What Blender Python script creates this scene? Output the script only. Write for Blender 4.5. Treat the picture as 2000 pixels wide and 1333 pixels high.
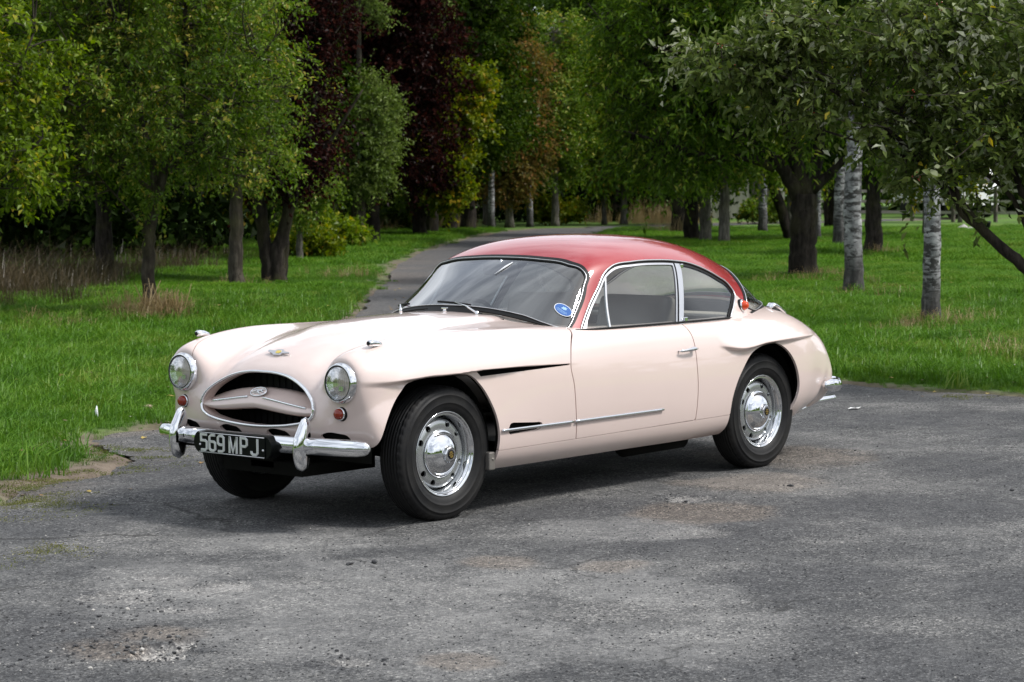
import bpy, bmesh, math, random, os
import numpy as np
from mathutils import Vector, Matrix

for _o in list(bpy.data.objects):
    bpy.data.objects.remove(_o)
SC = bpy.context.scene
COL = SC.collection
R = math.radians

# ------------------------------------------------------------------ camera
CAM_POS = np.array([8.2678, 8.3463, 1.6373])
YAW, PITCH, ROLL, FPX = 221.0619, -3.8973, -0.3546, 4545.6
cam_d = bpy.data.cameras.new("camera")
cam = bpy.data.objects.new("camera", cam_d)
COL.objects.link(cam)
SC.camera = cam
_d = Vector((math.cos(R(YAW)) * math.cos(R(PITCH)), math.sin(R(YAW)) * math.cos(R(PITCH)), math.sin(R(PITCH))))
_r = _d.cross(Vector((0, 0, 1))).normalized()
_u = _r.cross(_d)
_c, _s = math.cos(R(ROLL)), math.sin(R(ROLL))
_r2 = _r * _c + _u * _s
_u2 = -_r * _s + _u * _c
cam.matrix_world = Matrix(((_r2.x, _u2.x, -_d.x, CAM_POS[0]), (_r2.y, _u2.y, -_d.y, CAM_POS[1]),
                           (_r2.z, _u2.z, -_d.z, CAM_POS[2]), (0, 0, 0, 1)))
cam_d.sensor_width = 36.0
cam_d.lens = FPX / 2000.0 * 36.0
cam_d.clip_start = 0.05
cam_d.clip_end = 2000
cam_d.dof.use_dof = True
cam_d.dof.focus_distance = 11.0
cam_d.dof.aperture_fstop = 9.0

# ------------------------------------------------------------------ light
SUN_ELEV, SUN_AZ = R(50), R(124)          # direction towards the sun, azimuth from +X
w = bpy.data.worlds.new("World")
SC.world = w
w.use_nodes = True
nt = w.node_tree
bg = nt.nodes["Background"]
sky = nt.nodes.new("ShaderNodeTexSky")
sky.sky_type = 'NISHITA'
sky.sun_disc = False
sky.sun_elevation = SUN_ELEV
sky.sun_rotation = math.pi / 2 - SUN_AZ
sky.dust_density = 3.0
sky.ozone_density = 1.0
# broken cloud cover mixed over the clear sky: pale, a little brighter than the blue
tcw = nt.nodes.new("ShaderNodeTexCoord")
mpw = nt.nodes.new("ShaderNodeMapping")
mpw.inputs['Scale'].default_value = (1.0, 1.0, 2.6)
nsw = nt.nodes.new("ShaderNodeTexNoise")
nsw.inputs['Scale'].default_value = 2.3
nsw.inputs['Detail'].default_value = 6
nsw.inputs['Roughness'].default_value = 0.55
rmw = nt.nodes.new("ShaderNodeMapRange")
rmw.inputs['From Min'].default_value = 0.36
rmw.inputs['From Max'].default_value = 0.62
rmw.inputs['To Min'].default_value = 0.30
rmw.inputs['To Max'].default_value = 1.0
mxw = nt.nodes.new("ShaderNodeMix")
mxw.data_type = 'RGBA'
mxw.inputs['B'].default_value = (14.4, 15.2, 16.4, 1)
nt.links.new(tcw.outputs['Generated'], mpw.inputs['Vector'])
nt.links.new(mpw.outputs[0], nsw.inputs['Vector'])
nt.links.new(nsw.outputs['Fac'], rmw.inputs['Value'])
nt.links.new(rmw.outputs[0], mxw.inputs['Factor'])
nt.links.new(sky.outputs[0], mxw.inputs['A'])
nt.links.new(mxw.outputs['Result'], bg.inputs['Color'])
bg.inputs['Strength'].default_value = 0.078

sun_d = bpy.data.lights.new("sun", 'SUN')
sun_d.energy = 3.3
sun_d.angle = R(11)
sun_d.color = (1.0, 0.975, 0.94)
sun = bpy.data.objects.new("sun", sun_d)
COL.objects.link(sun)
sun.rotation_euler = Vector((math.cos(SUN_AZ) * math.cos(SUN_ELEV), math.sin(SUN_AZ) * math.cos(SUN_ELEV),
                             math.sin(SUN_ELEV))).to_track_quat('Z', 'Y').to_euler()
SC.view_settings.view_transform = 'Standard'
SC.view_settings.look = 'None'
SC.view_settings.exposure = 0.16
SC.view_settings.gamma = 1.0
SC.render.film_transparent = False
SC.cycles.max_bounces = 8
SC.cycles.transparent_max_bounces = 24
SC.cycles.caustics_reflective = False
SC.cycles.caustics_refractive = False

# ------------------------------------------------------------------ helpers
def empty(name, loc=(0, 0, 0), rz=0.0, parent=None):
    o = bpy.data.objects.new(name, None)
    o.empty_display_size = 0.2
    o.location = loc
    o.rotation_euler = (0, 0, rz)
    COL.objects.link(o)
    if parent is not None:
        o.parent = parent
    return o


def tag(o, label=None, cat=None, group=None, kind=None):
    if label:
        o["label"] = label
    if cat:
        o["category"] = cat
    if group:
        o["group"] = group
    if kind:
        o["kind"] = kind
    return o


def link(name, me, parent=None, mat=None):
    o = bpy.data.objects.new(name, me)
    COL.objects.link(o)
    if parent is not None:
        o.parent = parent
    if mat is not None:
        me.materials.clear()
        me.materials.append(mat)
    return o


def mesh_np(name, V, T, N=None, smooth=True):
    """mesh from numpy vertices and triangles (or quads); optional vertex normals"""
    me = bpy.data.meshes.new(name)
    V = np.asarray(V, np.float32)
    T = np.asarray(T, np.int32)
    k = T.shape[1]
    me.vertices.add(len(V))
    me.vertices.foreach_set("co", V.ravel())
    me.loops.add(T.size)
    me.loops.foreach_set("vertex_index", T.ravel())
    me.polygons.add(len(T))
    me.polygons.foreach_set("loop_start", np.arange(0, T.size, k, dtype=np.int32))
    me.polygons.foreach_set("loop_total", np.full(len(T), k, np.int32))
    me.polygons.foreach_set("use_smooth", np.full(len(T), smooth))
    me.update(calc_edges=True)
    me.validate()
    if N is not None:
        me.normals_split_custom_set_from_vertices(np.asarray(N, np.float32).tolist())
    return me


class MB:
    """collects boxes, tubes, lathes and sheets; build() links them as one mesh object"""
    def __init__(self):
        self.v, self.f, self.sm = [], [], []

    def add(self, v, f, smooth=True):
        b = len(self.v)
        self.v += [tuple(map(float, q)) for q in v]
        self.f += [tuple(i + b for i in q) for q in f]
        self.sm += [smooth] * len(f)
        return self

    def box(self, c, s, M=None, bev=0.0):
        x, y, z = (q / 2 for q in s)
        if bev <= 0:
            v = [Vector((i * x, j * y, k * z)) for i in (-1, 1) for j in (-1, 1) for k in (-1, 1)]
            f = [(0, 1, 3, 2), (4, 6, 7, 5), (0, 4, 5, 1), (2, 3, 7, 6), (0, 2, 6, 4), (1, 5, 7, 3)]
        else:
            bm = bmesh.new()
            bmesh.ops.create_cube(bm, size=1)
            bmesh.ops.scale(bm, vec=s, verts=bm.verts)
            bmesh.ops.bevel(bm, geom=bm.edges[:], offset=bev, segments=2, affect='EDGES', profile=0.5)
            v = [q.co.copy() for q in bm.verts]
            bm.verts.index_update()
            f = [tuple(q.index for q in g.verts) for g in bm.faces]
            bm.free()
        if M is not None:
            v = [M @ q for q in v]
        return self.add([q + Vector(c) for q in v], f, False)

    def tube(self, pts, rad, n=10, closed=False, caps=True, up=None):
        """round tube through pts; rad a number or one per point, or (ra, rb) for an oval"""
        P = [Vector(q) for q in pts]
        m = len(P)
        rs = rad if isinstance(rad, (list, np.ndarray)) else [rad] * m
        prev = None
        rings = []
        for i in range(m):
            if closed:
                t = P[(i + 1) % m] - P[i - 1]
            else:
                t = P[min(i + 1, m - 1)] - P[max(i - 1, 0)]
            t = t.normalized() if t.length > 1e-9 else Vector((0, 0, 1))
            if up is not None:
                a = Vector(up)
                a = (a - t * a.dot(t))
                a = a.normalized() if a.length > 1e-6 else t.orthogonal().normalized()
            elif prev is None:
                a = t.orthogonal().normalized()
            else:
                a = prev - t * prev.dot(t)
                a = a.normalized() if a.length > 1e-6 else t.orthogonal().normalized()
            prev = a
            b = t.cross(a)
            ra, rb = (rs[i], rs[i]) if not isinstance(rs[i], tuple) else rs[i]
            rings.append([P[i] + a * (ra * math.cos(2 * math.pi * k / n)) + b * (rb * math.sin(2 * math.pi * k / n)) for k in range(n)])
        v = [q for r in rings for q in r]
        f = []
        for i in range(m if closed else m - 1):
            j = (i + 1) % m
            for k in range(n):
                f.append((i * n + k, i * n + (k + 1) % n, j * n + (k + 1) % n, j * n + k))
        if caps and not closed:
            f.append(tuple(range(n - 1, -1, -1)))
            f.append(tuple((m - 1) * n + k for k in range(n)))
        return self.add(v, f)

    def lathe(self, prof, n=48, M=None, closed_prof=False):
        """prof: (radius, axial) pairs turned about the local Y axis"""
        v, f = [], []
        m = len(prof)
        for i in range(n):
            a = 2 * math.pi * i / n
            for r, h in prof:
                q = Vector((r * math.cos(a), h, r * math.sin(a)))
                v.append(M @ q if M is not None else q)
        for i in range(n):
            j = (i + 1) % n
            for k in range(m if closed_prof else m - 1):
                l = (k + 1) % m
                f.append((i * m + k, i * m + l, j * m + l, j * m + k))
        return self.add(v, f)

    def mesh(self, name):
        me = bpy.data.meshes.new(name)
        me.from_pydata(self.v, [], self.f)
        me.polygons.foreach_set("use_smooth", self.sm)
        me.update()
        return me

    def build(self, name, mat, parent=None):
        return link(name, self.mesh(name), parent, mat)


# ------------------------------------------------------------------ materials
def mat(name, col=(.5, .5, .5), rough=.5, metal=0.0, **kw):
    m = bpy.data.materials.new(name)
    m.use_nodes = True
    b = m.node_tree.nodes["Principled BSDF"]
    b.inputs['Base Color'].default_value = (*col, 1)
    b.inputs['Roughness'].default_value = rough
    b.inputs['Metallic'].default_value = metal
    for k, v in kw.items():
        b.inputs[k.replace('_', ' ')].default_value = v
    return m


def nodes(m):
    t = m.node_tree
    return t, t.nodes, t.links, t.nodes["Principled BSDF"]


def N_(t, typ, **kw):
    n = t.nodes.new(typ)
    for k, v in kw.items():
        if k in n.inputs:
            n.inputs[k].default_value = v
        else:
            setattr(n, k, v)
    return n


def ramp(t, stops, fac=None):
    n = t.nodes.new("ShaderNodeValToRGB")
    e = n.color_ramp.elements
    while len(e) < len(stops):
        e.new(0.5)
    for i, (p, c) in enumerate(stops):
        e[i].position = p
        e[i].color = (*c, 1) if len(c) == 3 else c
    if fac is not None:
        t.links.new(fac, n.inputs['Fac'])
    return n

# ------------------------------------------------------------------ surfaces
def bs_matrix(n, t, sym_end=False):
    """uniform cubic B-spline weights with linear (or mirrored) phantom ends"""
    t = np.asarray(t, float)
    B = np.zeros((len(t), n))
    s = np.clip(np.floor(t).astype(int), 0, n - 2)
    f = t - s
    w4 = [(1 - f) ** 3 / 6, (3 * f ** 3 - 6 * f ** 2 + 4) / 6, (-3 * f ** 3 + 3 * f ** 2 + 3 * f + 1) / 6, f ** 3 / 6]
    rows = np.arange(len(t))
    for k in range(4):
        idx = s + k - 1
        for sel, terms in ((idx < 0, ((0, 2.0), (1, -1.0))),
                           (idx > n - 1, ((n - 2, 1.0),) if sym_end else ((n - 1, 2.0), (n - 2, -1.0)))):
            for j, c in terms:
                np.add.at(B, (rows[sel], np.full(sel.sum(), j)), c * w4[k][sel])
        ok = (idx >= 0) & (idx < n)
        np.add.at(B, (rows[ok], idx[ok]), w4[k][ok])
    return B


def bs_surface(P, tu, tv, it=2, al=0.75):
    """P (nc, nr, 3), last rail is the centreline (mirror symmetric in y)"""
    P = np.asarray(P, float)
    nc, nr = P.shape[:2]
    Ku = bs_matrix(nc, np.arange(nc))
    Bu = bs_matrix(nc, tu)
    out = np.zeros((len(tu), len(tv), 3))
    for ax in range(3):
        sym = ax != 1
        Kv, Bv = bs_matrix(nr, np.arange(nr), sym), bs_matrix(nr, tv, sym)
        Q = P[:, :, ax].copy()
        for _ in range(it):
            Q = Q + al * (P[:, :, ax] - Ku @ Q @ Kv.T)
        out[:, :, ax] = Bu @ Q @ Bv.T
    return out


def samples(counts):
    t = [0.0]
    for i, c in enumerate(counts):
        t += [i + (k + 1) / c for k in range(c)]
    return np.array(t)


def grid_normals(G):
    du = np.gradient(G, axis=0)
    dv = np.gradient(G, axis=1)
    n = np.cross(du, dv)
    l = np.linalg.norm(n, axis=2, keepdims=True)
    n = n / np.maximum(l, 1e-12)
    return n


def mirror_grid(G):
    """half grid (rails 0..centre) -> whole grid"""
    M = G[:, -2::-1].copy()
    M[:, :, 1] *= -1
    H = G.copy()
    H[:, -1, 1] = 0
    return np.concatenate([H, M], axis=1)


def grid_tris(nu, nv):
    i = np.arange(nu * nv).reshape(nu, nv)
    a, b, c, d = i[:-1, :-1].ravel(), i[1:, :-1].ravel(), i[1:, 1:].ravel(), i[:-1, 1:].ravel()
    return np.concatenate([np.stack([a, b, c], 1), np.stack([a, c, d], 1)])


def smoothstep(a, b, x):
    t = np.clip((x - a) / (b - a), 0, 1)
    return t * t * (3 - 2 * t)


def pl(x, pts):
    """smooth interpolation through (x, value) pairs (monotone cubic)"""
    pts = sorted(pts)
    X = np.array([q[0] for q in pts], float)
    Y = np.array([q[1] for q in pts], float)
    h = np.diff(X)
    d = np.diff(Y) / h
    m = np.zeros(len(X))
    m[0], m[-1] = d[0], d[-1]
    for i in range(1, len(X) - 1):
        m[i] = 0 if d[i - 1] * d[i] <= 0 else 2 * d[i - 1] * d[i] / (d[i - 1] + d[i])
    x = np.asarray(x, float)
    xc = np.clip(x, X[0], X[-1])
    k = np.clip(np.searchsorted(X, xc) - 1, 0, len(X) - 2)
    t = (xc - X[k]) / h[k]
    return ((2 * t ** 3 - 3 * t ** 2 + 1) * Y[k] + (t ** 3 - 2 * t ** 2 + t) * h[k] * m[k]
            + (-2 * t ** 3 + 3 * t ** 2) * Y[k + 1] + (t ** 3 - t ** 2) * h[k] * m[k + 1])


def smooth_poly(pts, n=8, closed=True, corners=()):
    """Catmull-Rom through pts; corners: indices that stay sharp"""
    P = np.array(pts, float)
    m = len(P)
    out = []
    rng = range(m) if closed else range(m - 1)
    for i in rng:
        p1, p2 = P[i], P[(i + 1) % m]
        p0 = P[i - 1] if (closed or i > 0) else 2 * p1 - p2
        p3 = P[(i + 2) % m] if (closed or i < m - 2) else 2 * p2 - p1
        if i in corners:
            p0 = 2 * p1 - p2
        if (i + 1) % m in corners:
            p3 = 2 * p2 - p1
        # centripetal-like tangents
        l0, l1, l2 = (max(np.linalg.norm(q), 1e-6) for q in (p1 - p0, p2 - p1, p3 - p2))
        t1 = ((p1 - p0) / l0 * l1 + (p2 - p1) / l1 * l0) / (l0 + l1) * l1
        t2 = ((p2 - p1) / l1 * l2 + (p3 - p2) / l2 * l1) / (l1 + l2) * l1
        for k in range(n):
            t = k / n
            out.append((2 * t ** 3 - 3 * t ** 2 + 1) * p1 + (t ** 3 - 2 * t ** 2 + t) * t1
                       + (-2 * t ** 3 + 3 * t ** 2) * p2 + (t ** 3 - t ** 2) * t2)
    if not closed:
        out.append(P[-1])
    return np.array(out)


def sdist(poly, a, b, sel=None):
    """signed distance (negative inside) of points (a, b) to a closed polygon"""
    a, b = np.asarray(a, float), np.asarray(b, float)
    P = np.asarray(poly, float)
    lo, hi = P.min(0) - .06, P.max(0) + .06
    m = (a > lo[0]) & (a < hi[0]) & (b > lo[1]) & (b < hi[1])
    if sel is not None:
        m &= sel
    out = np.full(a.shape, 1.0)
    A, Bq = a[m], b[m]
    best = np.full(A.shape, 1e9)
    ins = np.zeros(A.shape, bool)
    for i in range(len(P)):
        x1, y1 = P[i]
        x2, y2 = P[(i + 1) % len(P)]
        dx, dy = x2 - x1, y2 - y1
        L = dx * dx + dy * dy
        if L < 1e-14:
            continue
        t = np.clip(((A - x1) * dx + (Bq - y1) * dy) / L, 0, 1)
        best = np.minimum(best, (A - x1 - t * dx) ** 2 + (Bq - y1 - t * dy) ** 2)
        if y1 != y2:
            ins ^= ((y1 > Bq) != (y2 > Bq)) & (A < (x2 - x1) * (Bq - y1) / (y2 - y1) + x1)
    d = np.sqrt(best)
    out[m] = np.where(ins, -d, d)
    return out


def clip(V, N, T, s, extra=None):
    """keep the part of a triangle mesh where s > 0, cutting triangles on s = 0"""
    s = np.where(np.abs(s) < 1e-6, 1e-6, s)
    pos = s > 0
    c = pos[T].sum(1)
    keep = T[c == 3]
    new_t = [keep]
    edges = {}
    A = T[(c == 1)]
    Bt = T[(c == 2)]
    nv = len(V)
    pairs = []

    def rot(Tt, want):
        P3 = pos[Tt] == want
        k = P3.argmax(1)
        return np.stack([Tt[np.arange(len(Tt)), (k + j) % 3] for j in range(3)], 1)
    A = rot(A, True) if len(A) else A.reshape(0, 3)
    Bt = rot(Bt, False) if len(Bt) else Bt.reshape(0, 3)
    ed = np.concatenate([A[:, [0, 1]], A[:, [0, 2]], Bt[:, [0, 1]], Bt[:, [0, 2]]])
    if len(ed):
        es = np.sort(ed, 1)
        key = es[:, 0].astype(np.int64) * nv + es[:, 1]
        uq, inv = np.unique(key, return_inverse=True)
        i, j = uq // nv, uq % nv
        t = (s[i] / (s[i] - s[j]))[:, None]
        VN = V[i] + (V[j] - V[i]) * t
        NN = N[i] + (N[j] - N[i]) * t
        NN /= np.maximum(np.linalg.norm(NN, axis=1, keepdims=True), 1e-9)
        inv = inv.ravel() + nv
        na, nb = len(A), len(Bt)
        a1, a2, b1, b2 = inv[:na], inv[na:2 * na], inv[2 * na:2 * na + nb], inv[2 * na + nb:]
        new_t.append(np.stack([A[:, 0], a1, a2], 1))
        new_t.append(np.stack([b1, Bt[:, 1], Bt[:, 2]], 1))
        new_t.append(np.stack([b1, Bt[:, 2], b2], 1))
        V = np.concatenate([V, VN])
        N = np.concatenate([N, NN])
    T2 = np.concatenate(new_t)
    used = np.zeros(len(V), bool)
    used[T2.ravel()] = True
    mp = np.cumsum(used) - 1
    return V[used], N[used], mp[T2]


def boundary(T, nv):
    e = np.concatenate([T[:, [0, 1]], T[:, [1, 2]], T[:, [2, 0]]])
    key = np.sort(e, 1)
    k = key[:, 0].astype(np.int64) * nv + key[:, 1]
    u, first, cnt = np.unique(k, return_index=True, return_counts=True)
    return e[first[cnt == 1]]


def loops(T, nv):
    nxt = {}
    for a, b in boundary(T, nv):
        nxt[int(a)] = int(b)
    out = []
    while nxt:
        s0, cur = next(iter(nxt.items()))
        lp = [s0]
        del nxt[s0]
        while cur in nxt and cur != s0:
            lp.append(cur)
            n2 = nxt.pop(cur)
            cur = n2
        out.append(lp)
    return sorted(out, key=len, reverse=True)


def lip(V, N, T, depth):
    """turn every open edge inwards: gives the sheet a visible thickness"""
    e = boundary(T, len(V))
    ids = np.unique(e)
    mp = {int(q): len(V) + k for k, q in enumerate(ids)}
    V2 = V[ids] - N[ids] * depth
    # the lip gets its own copy of the edge so that it shades as a crisp corner
    base = len(V) + len(ids)
    mp0 = {int(q): base + k for k, q in enumerate(ids)}
    ln = np.zeros((len(ids), 3))
    for a, b in e:
        t = V[b] - V[a]
        nn = np.cross(t, N[a])
        l = np.linalg.norm(nn)
        if l > 1e-12:
            nn /= l
            ln[mp[int(a)] - len(V)] += nn
            ln[mp[int(b)] - len(V)] += nn
    ln /= np.maximum(np.linalg.norm(ln, axis=1, keepdims=True), 1e-9)
    tr = []
    for a, b in e:
        a, b = int(a), int(b)
        tr.append((mp0[a], mp[a], mp[b]))
        tr.append((mp0[a], mp[b], mp0[b]))
    return np.concatenate([V, V2, V[ids]]), np.concatenate([N, ln, ln]), np.concatenate([T, np.array(tr, int).reshape(-1, 3)])


# ------------------------------------------------------------------ the car's body surface (metres, x forward, y left)
def S(x, *yz):
    return [(x, y, z) for y, z in yz]


BODY = [
    # rails: lip, sill, lower side, mid side, shoulder, crown, inner crown, valley, bonnet shoulder, centreline
    [(.37, .690, .325), (.390, .690, .333), (.400, .680, .340), (.410, .670, .345), (.42, .650, .350), (.43, .600, .358), (.46, .520, .365), (.490, .40, .370), (.50, .240, .370), (.500, 0, .370)],
    [(.37, .705, .325), (.425, .728, .358), (.450, .718, .380), (.475, .695, .392), (.495, .660, .40), (.525, .600, .41), (.555, .510, .42), (.580, .40, .425), (.595, .240, .43), (.600, 0, .430)],
    [(.365, .710, .325), (.420, .738, .372), (.455, .732, .430), (.495, .705, .49), (.525, .655, .525), (.550, .585, .54), (.565, .490, .54), (.583, .39, .535), (.600, .230, .525), (.605, 0, .525)],
    [(.340, .710, .320), (.385, .748, .385), (.420, .745, .470), (.475, .715, .58), (.530, .650, .650), (.550, .565, .67), (.548, .475, .66), (.553, .385, .645), (.570, .230, .635), (.575, 0, .635)],
    [(.300, .710, .315), (.330, .755, .390), (.360, .757, .500), (.410, .735, .64), (.470, .660, .765), (.530, .565, .792), (.515, .480, .775), (.490, .372, .708), (.517, .230, .727), (.525, 0, .730)],
    [(.220, .710, .310), (.250, .762, .400), (.280, .768, .520), (.320, .757, .67), (.375, .690, .805), (.420, .590, .852), (.420, .500, .842), (.415, .368, .758), (.435, .220, .787), (.430, 0, .803)],
    [(.100, .720, .300), (.120, .772, .400), (.150, .783, .530), (.180, .776, .68), (.240, .725, .820), (.280, .605, .881), (.280, .510, .876), (.280, .36, .812), (.280, .210, .850), (.280, 0, .862)],
    S(.08, (.72, .25), (.775, .37), (.788, .53), (.783, .69), (.742, .820), (.620, .897), (.53, .895), (.37, .863), (.21, .897), (0, .907)),
    S(-.12, (.71, .225), (.775, .33), (.791, .52), (.787, .68), (.752, .812), (.625, .899), (.545, .899), (.37, .891), (.21, .914), (0, .924)),
    S(-.40, (.70, .215), (.773, .30), (.793, .52), (.790, .68), (.755, .805), (.635, .895), (.555, .899), (.37, .910), (.21, .926), (0, .936)),
    S(-.70, (.70, .215), (.772, .30), (.795, .52), (.790, .68), (.755, .800), (.645, .886), (.565, .900), (.40, .918), (.22, .935), (0, .943)),
    S(-1.0, (.70, .216), (.772, .30), (.795, .52), (.789, .68), (.757, .800), (.678, .873), (.59, .890), (.42, .91), (.22, .93), (0, .938)),
    S(-1.5, (.70, .218), (.772, .30), (.795, .52), (.788, .68), (.758, .800), (.690, .870), (.60, .880), (.42, .89), (.22, .90), (0, .905)),
    S(-2.0, (.70, .220), (.772, .30), (.795, .52), (.788, .68), (.758, .800), (.688, .868), (.60, .880), (.42, .89), (.22, .90), (0, .905)),
    S(-2.4, (.70, .230), (.774, .31), (.795, .53), (.788, .69), (.756, .800), (.662, .868), (.56, .888), (.40, .91), (.22, .925), (0, .930)),
    S(-2.7, (.70, .250), (.773, .36), (.792, .53), (.786, .69), (.748, .798), (.630, .868), (.52, .895), (.37, .925), (.22, .945), (0, .952)),
    S(-3.0, (.68, .260), (.750, .37), (.770, .53), (.763, .68), (.722, .785), (.605, .860), (.50, .893), (.37, .925), (.22, .945), (0, .952)),
    [(-3.10, .65, .270), (-3.12, .720, .36), (-3.15, .740, .50), (-3.17, .733, .65), (-3.18, .690, .757), (-3.2, .580, .827), (-3.2, .480, .859), (-3.2, .36, .886), (-3.2, .22, .909), (-3.2, 0, .915)],
    [(-3.17, .63, .280), (-3.21, .690, .35), (-3.26, .708, .47), (-3.31, .695, .60), (-3.35, .655, .70), (-3.38, .560, .755), (-3.38, .470, .784), (-3.38, .36, .804), (-3.38, .22, .818), (-3.38, 0, .823)],
    [(-3.22, .61, .285), (-3.27, .672, .35), (-3.33, .690, .45), (-3.39, .675, .55), (-3.45, .630, .635), (-3.495, .550, .674), (-3.525, .460, .700), (-3.54, .36, .716), (-3.545, .22, .724), (-3.545, 0, .726)],
    [(-3.244, 0.600, 0.287), (-3.304, 0.655, 0.350), (-3.365, 0.672, 0.430), (-3.435, 0.662, 0.500), (-3.505, 0.627, 0.550), (-3.560, 0.555, 0.580), (-3.600, 0.470, 0.597), (-3.615, 0.360, 0.608), (-3.620, 0.220, 0.612), (-3.620, 0.000, 0.613)],
    [(-3.268, 0.585, 0.290), (-3.338, 0.640, 0.345), (-3.390, 0.658, 0.400), (-3.460, 0.655, 0.440), (-3.520, 0.630, 0.460), (-3.580, 0.570, 0.475), (-3.620, 0.470, 0.480), (-3.640, 0.360, 0.485), (-3.650, 0.220, 0.490), (-3.650, 0.000, 0.490)],
    [(-3.276, 0.570, 0.290), (-3.346, 0.620, 0.325), (-3.375, 0.635, 0.345), (-3.425, 0.630, 0.350), (-3.475, 0.615, 0.355), (-3.525, 0.560, 0.355), (-3.565, 0.470, 0.360), (-3.595, 0.360, 0.365), (-3.605, 0.220, 0.370), (-3.605, 0.000, 0.370)],
    [(-3.296, 0.560, 0.290), (-3.326, 0.580, 0.290), (-3.340, 0.585, 0.290), (-3.360, 0.580, 0.290), (-3.390, 0.570, 0.290), (-3.420, 0.540, 0.290), (-3.450, 0.460, 0.290), (-3.470, 0.360, 0.290), (-3.490, 0.220, 0.290), (-3.490, 0.000, 0.290)],
]

CABIN = [
    # rails: belt, lower glass, upper glass, roof edge, roof shoulder, roof mid, centreline
    [(-1.06, .690, .845), (-1.02, .670, .850), (-.970, .635, .862), (-.910, .570, .885), (-.850, .450, .915), (-.800, .25, .935), (-.770, 0, .943)],
    [(-1.28, .700, .850), (-1.19, .660, .910), (-1.11, .618, .950), (-1.05, .555, .982), (-.990, .430, 1.015), (-.950, .24, 1.040), (-.930, 0, 1.050)],
    [(-1.50, .703, .855), (-1.38, .648, .955), (-1.27, .597, 1.042), (-1.20, .540, 1.090), (-1.15, .420, 1.124), (-1.115, .23, 1.140), (-1.10, 0, 1.150)],
    [(-1.70, .705, .857), (-1.60, .650, .985), (-1.45, .593, 1.112), (-1.345, .532, 1.196), (-1.32, .412, 1.227), (-1.305, .22, 1.240), (-1.30, 0, 1.248)],
    [(-1.90, .705, .858), (-1.82, .660, .985), (-1.70, .610, 1.108), (-1.60, .555, 1.216), (-1.54, .430, 1.284), (-1.52, .24, 1.314), (-1.52, 0, 1.324)],
    [(-2.10, .700, .860), (-2.03, .662, .980), (-1.94, .618, 1.102), (-1.87, .560, 1.207), (-1.85, .435, 1.290), (-1.85, .25, 1.334), (-1.85, 0, 1.346)],
    [(-2.32, .685, .860), (-2.29, .645, .970), (-2.25, .598, 1.082), (-2.21, .545, 1.180), (-2.20, .425, 1.270), (-2.20, .25, 1.319), (-2.20, 0, 1.333)],
    [(-2.49, .668, .858), (-2.48, .632, .955), (-2.48, .585, 1.050), (-2.48, .522, 1.135), (-2.49, .40, 1.218), (-2.50, .24, 1.268), (-2.50, 0, 1.286)],
    [(-2.61, .645, .855), (-2.63, .605, .935), (-2.65, .560, 1.005), (-2.68, .497, 1.065), (-2.735, .395, 1.133), (-2.77, .25, 1.182), (-2.78, 0, 1.202)],
    [(-2.71, .615, .852), (-2.73, .582, .910), (-2.78, .548, .956), (-2.84, .492, .990), (-2.92, .410, 1.027), (-2.98, .26, 1.058), (-3.0, 0, 1.075)],
    [(-2.76, .605, .848), (-2.80, .582, .855), (-2.86, .555, .862), (-2.96, .515, .872), (-3.09, .440, .889), (-3.18, .26, .918), (-3.21, 0, .930)],
]


def body_features(G):
    """pressed-in shapes on the left half of the body grid"""
    x, y, z = (G[:, :, k].copy() for k in range(3))
    side = smoothstep(.42, .60, y)
    # front brow: the wing top stands proud of the side below a line at z ~ .70
    zl = pl(x, [(-.90, .709), (-.40, .719), (-.17, .719), (0, .712), (.15, .711), (.28, .702), (.40, .694), (.56, .700)])
    dep = pl(x, [(-.95, 0), (-.87, .001), (-.55, .016), (-.25, .032), (-.10, .034), (.20, .035), (.32, .034), (.45, .021), (.56, .0)])
    wdt = pl(x, [(-.90, .004), (-.20, .005), (.10, .012), (.28, .016), (.45, .022), (.56, .03)])
    fall = pl(x, [(-.90, .35), (-.30, .33), (.2, .30), (.5, .16)])
    below = smoothstep(0, 1, (zl - z) / wdt + .5) * np.exp(-np.clip((zl - z) / fall, 0, 9) ** 2 * 1.3)
    y = y - side * dep * below
    above = np.exp(-(((z - zl - .01) / .05) ** 2)) * (z > zl - wdt * .5)
    y = y + side * dep * .30 * np.where(z > zl - wdt * .5, np.exp(-(np.clip(z - zl, 0, 1) / .055) ** 2), np.exp(-((zl - z) / (wdt * .6)) ** 2))
    # the wing swells forward round the lamp
    dl = np.hypot(y - .561, z - .699)
    wl = (1 - smoothstep(.098, .185, dl)) * (x > .30)
    x = x + wl * np.maximum(0, .553 - x)
    # rear brow over the arch
    zr = pl(x, [(-3.30, .738), (-2.9, .735), (-2.6, .728), (-2.35, .706), (-2.15, .735)])
    dr = pl(x, [(-3.28, 0), (-3.05, .019), (-2.8, .032), (-2.45, .038), (-2.30, .029), (-2.16, 0)])
    up = np.clip(z - zr, 0, 1)
    dn = np.clip(zr - z, 0, 1)
    y = y + side * dr * np.where(z >= zr, np.exp(-(up / .040) ** 2), np.exp(-(dn / .011) ** 2))
    # raised centre of the bonnet, a long leaf widening to the scuttle
    hw = pl(x, [(-.80, .34), (-.40, .31), (0, .22), (.20, .10), (.30, .03)])
    hh = pl(x, [(-.90, .012), (-.72, .016), (-.30, .019), (0, .013), (.20, .006), (.32, 0)])
    onb = smoothstep(.70, .78, z) * (x < .34) * (x > -1.05)
    z = z + onb * hh * (1 - smoothstep(-.06, .06, y - hw))
    return np.stack([x, y, z], 2)


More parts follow.
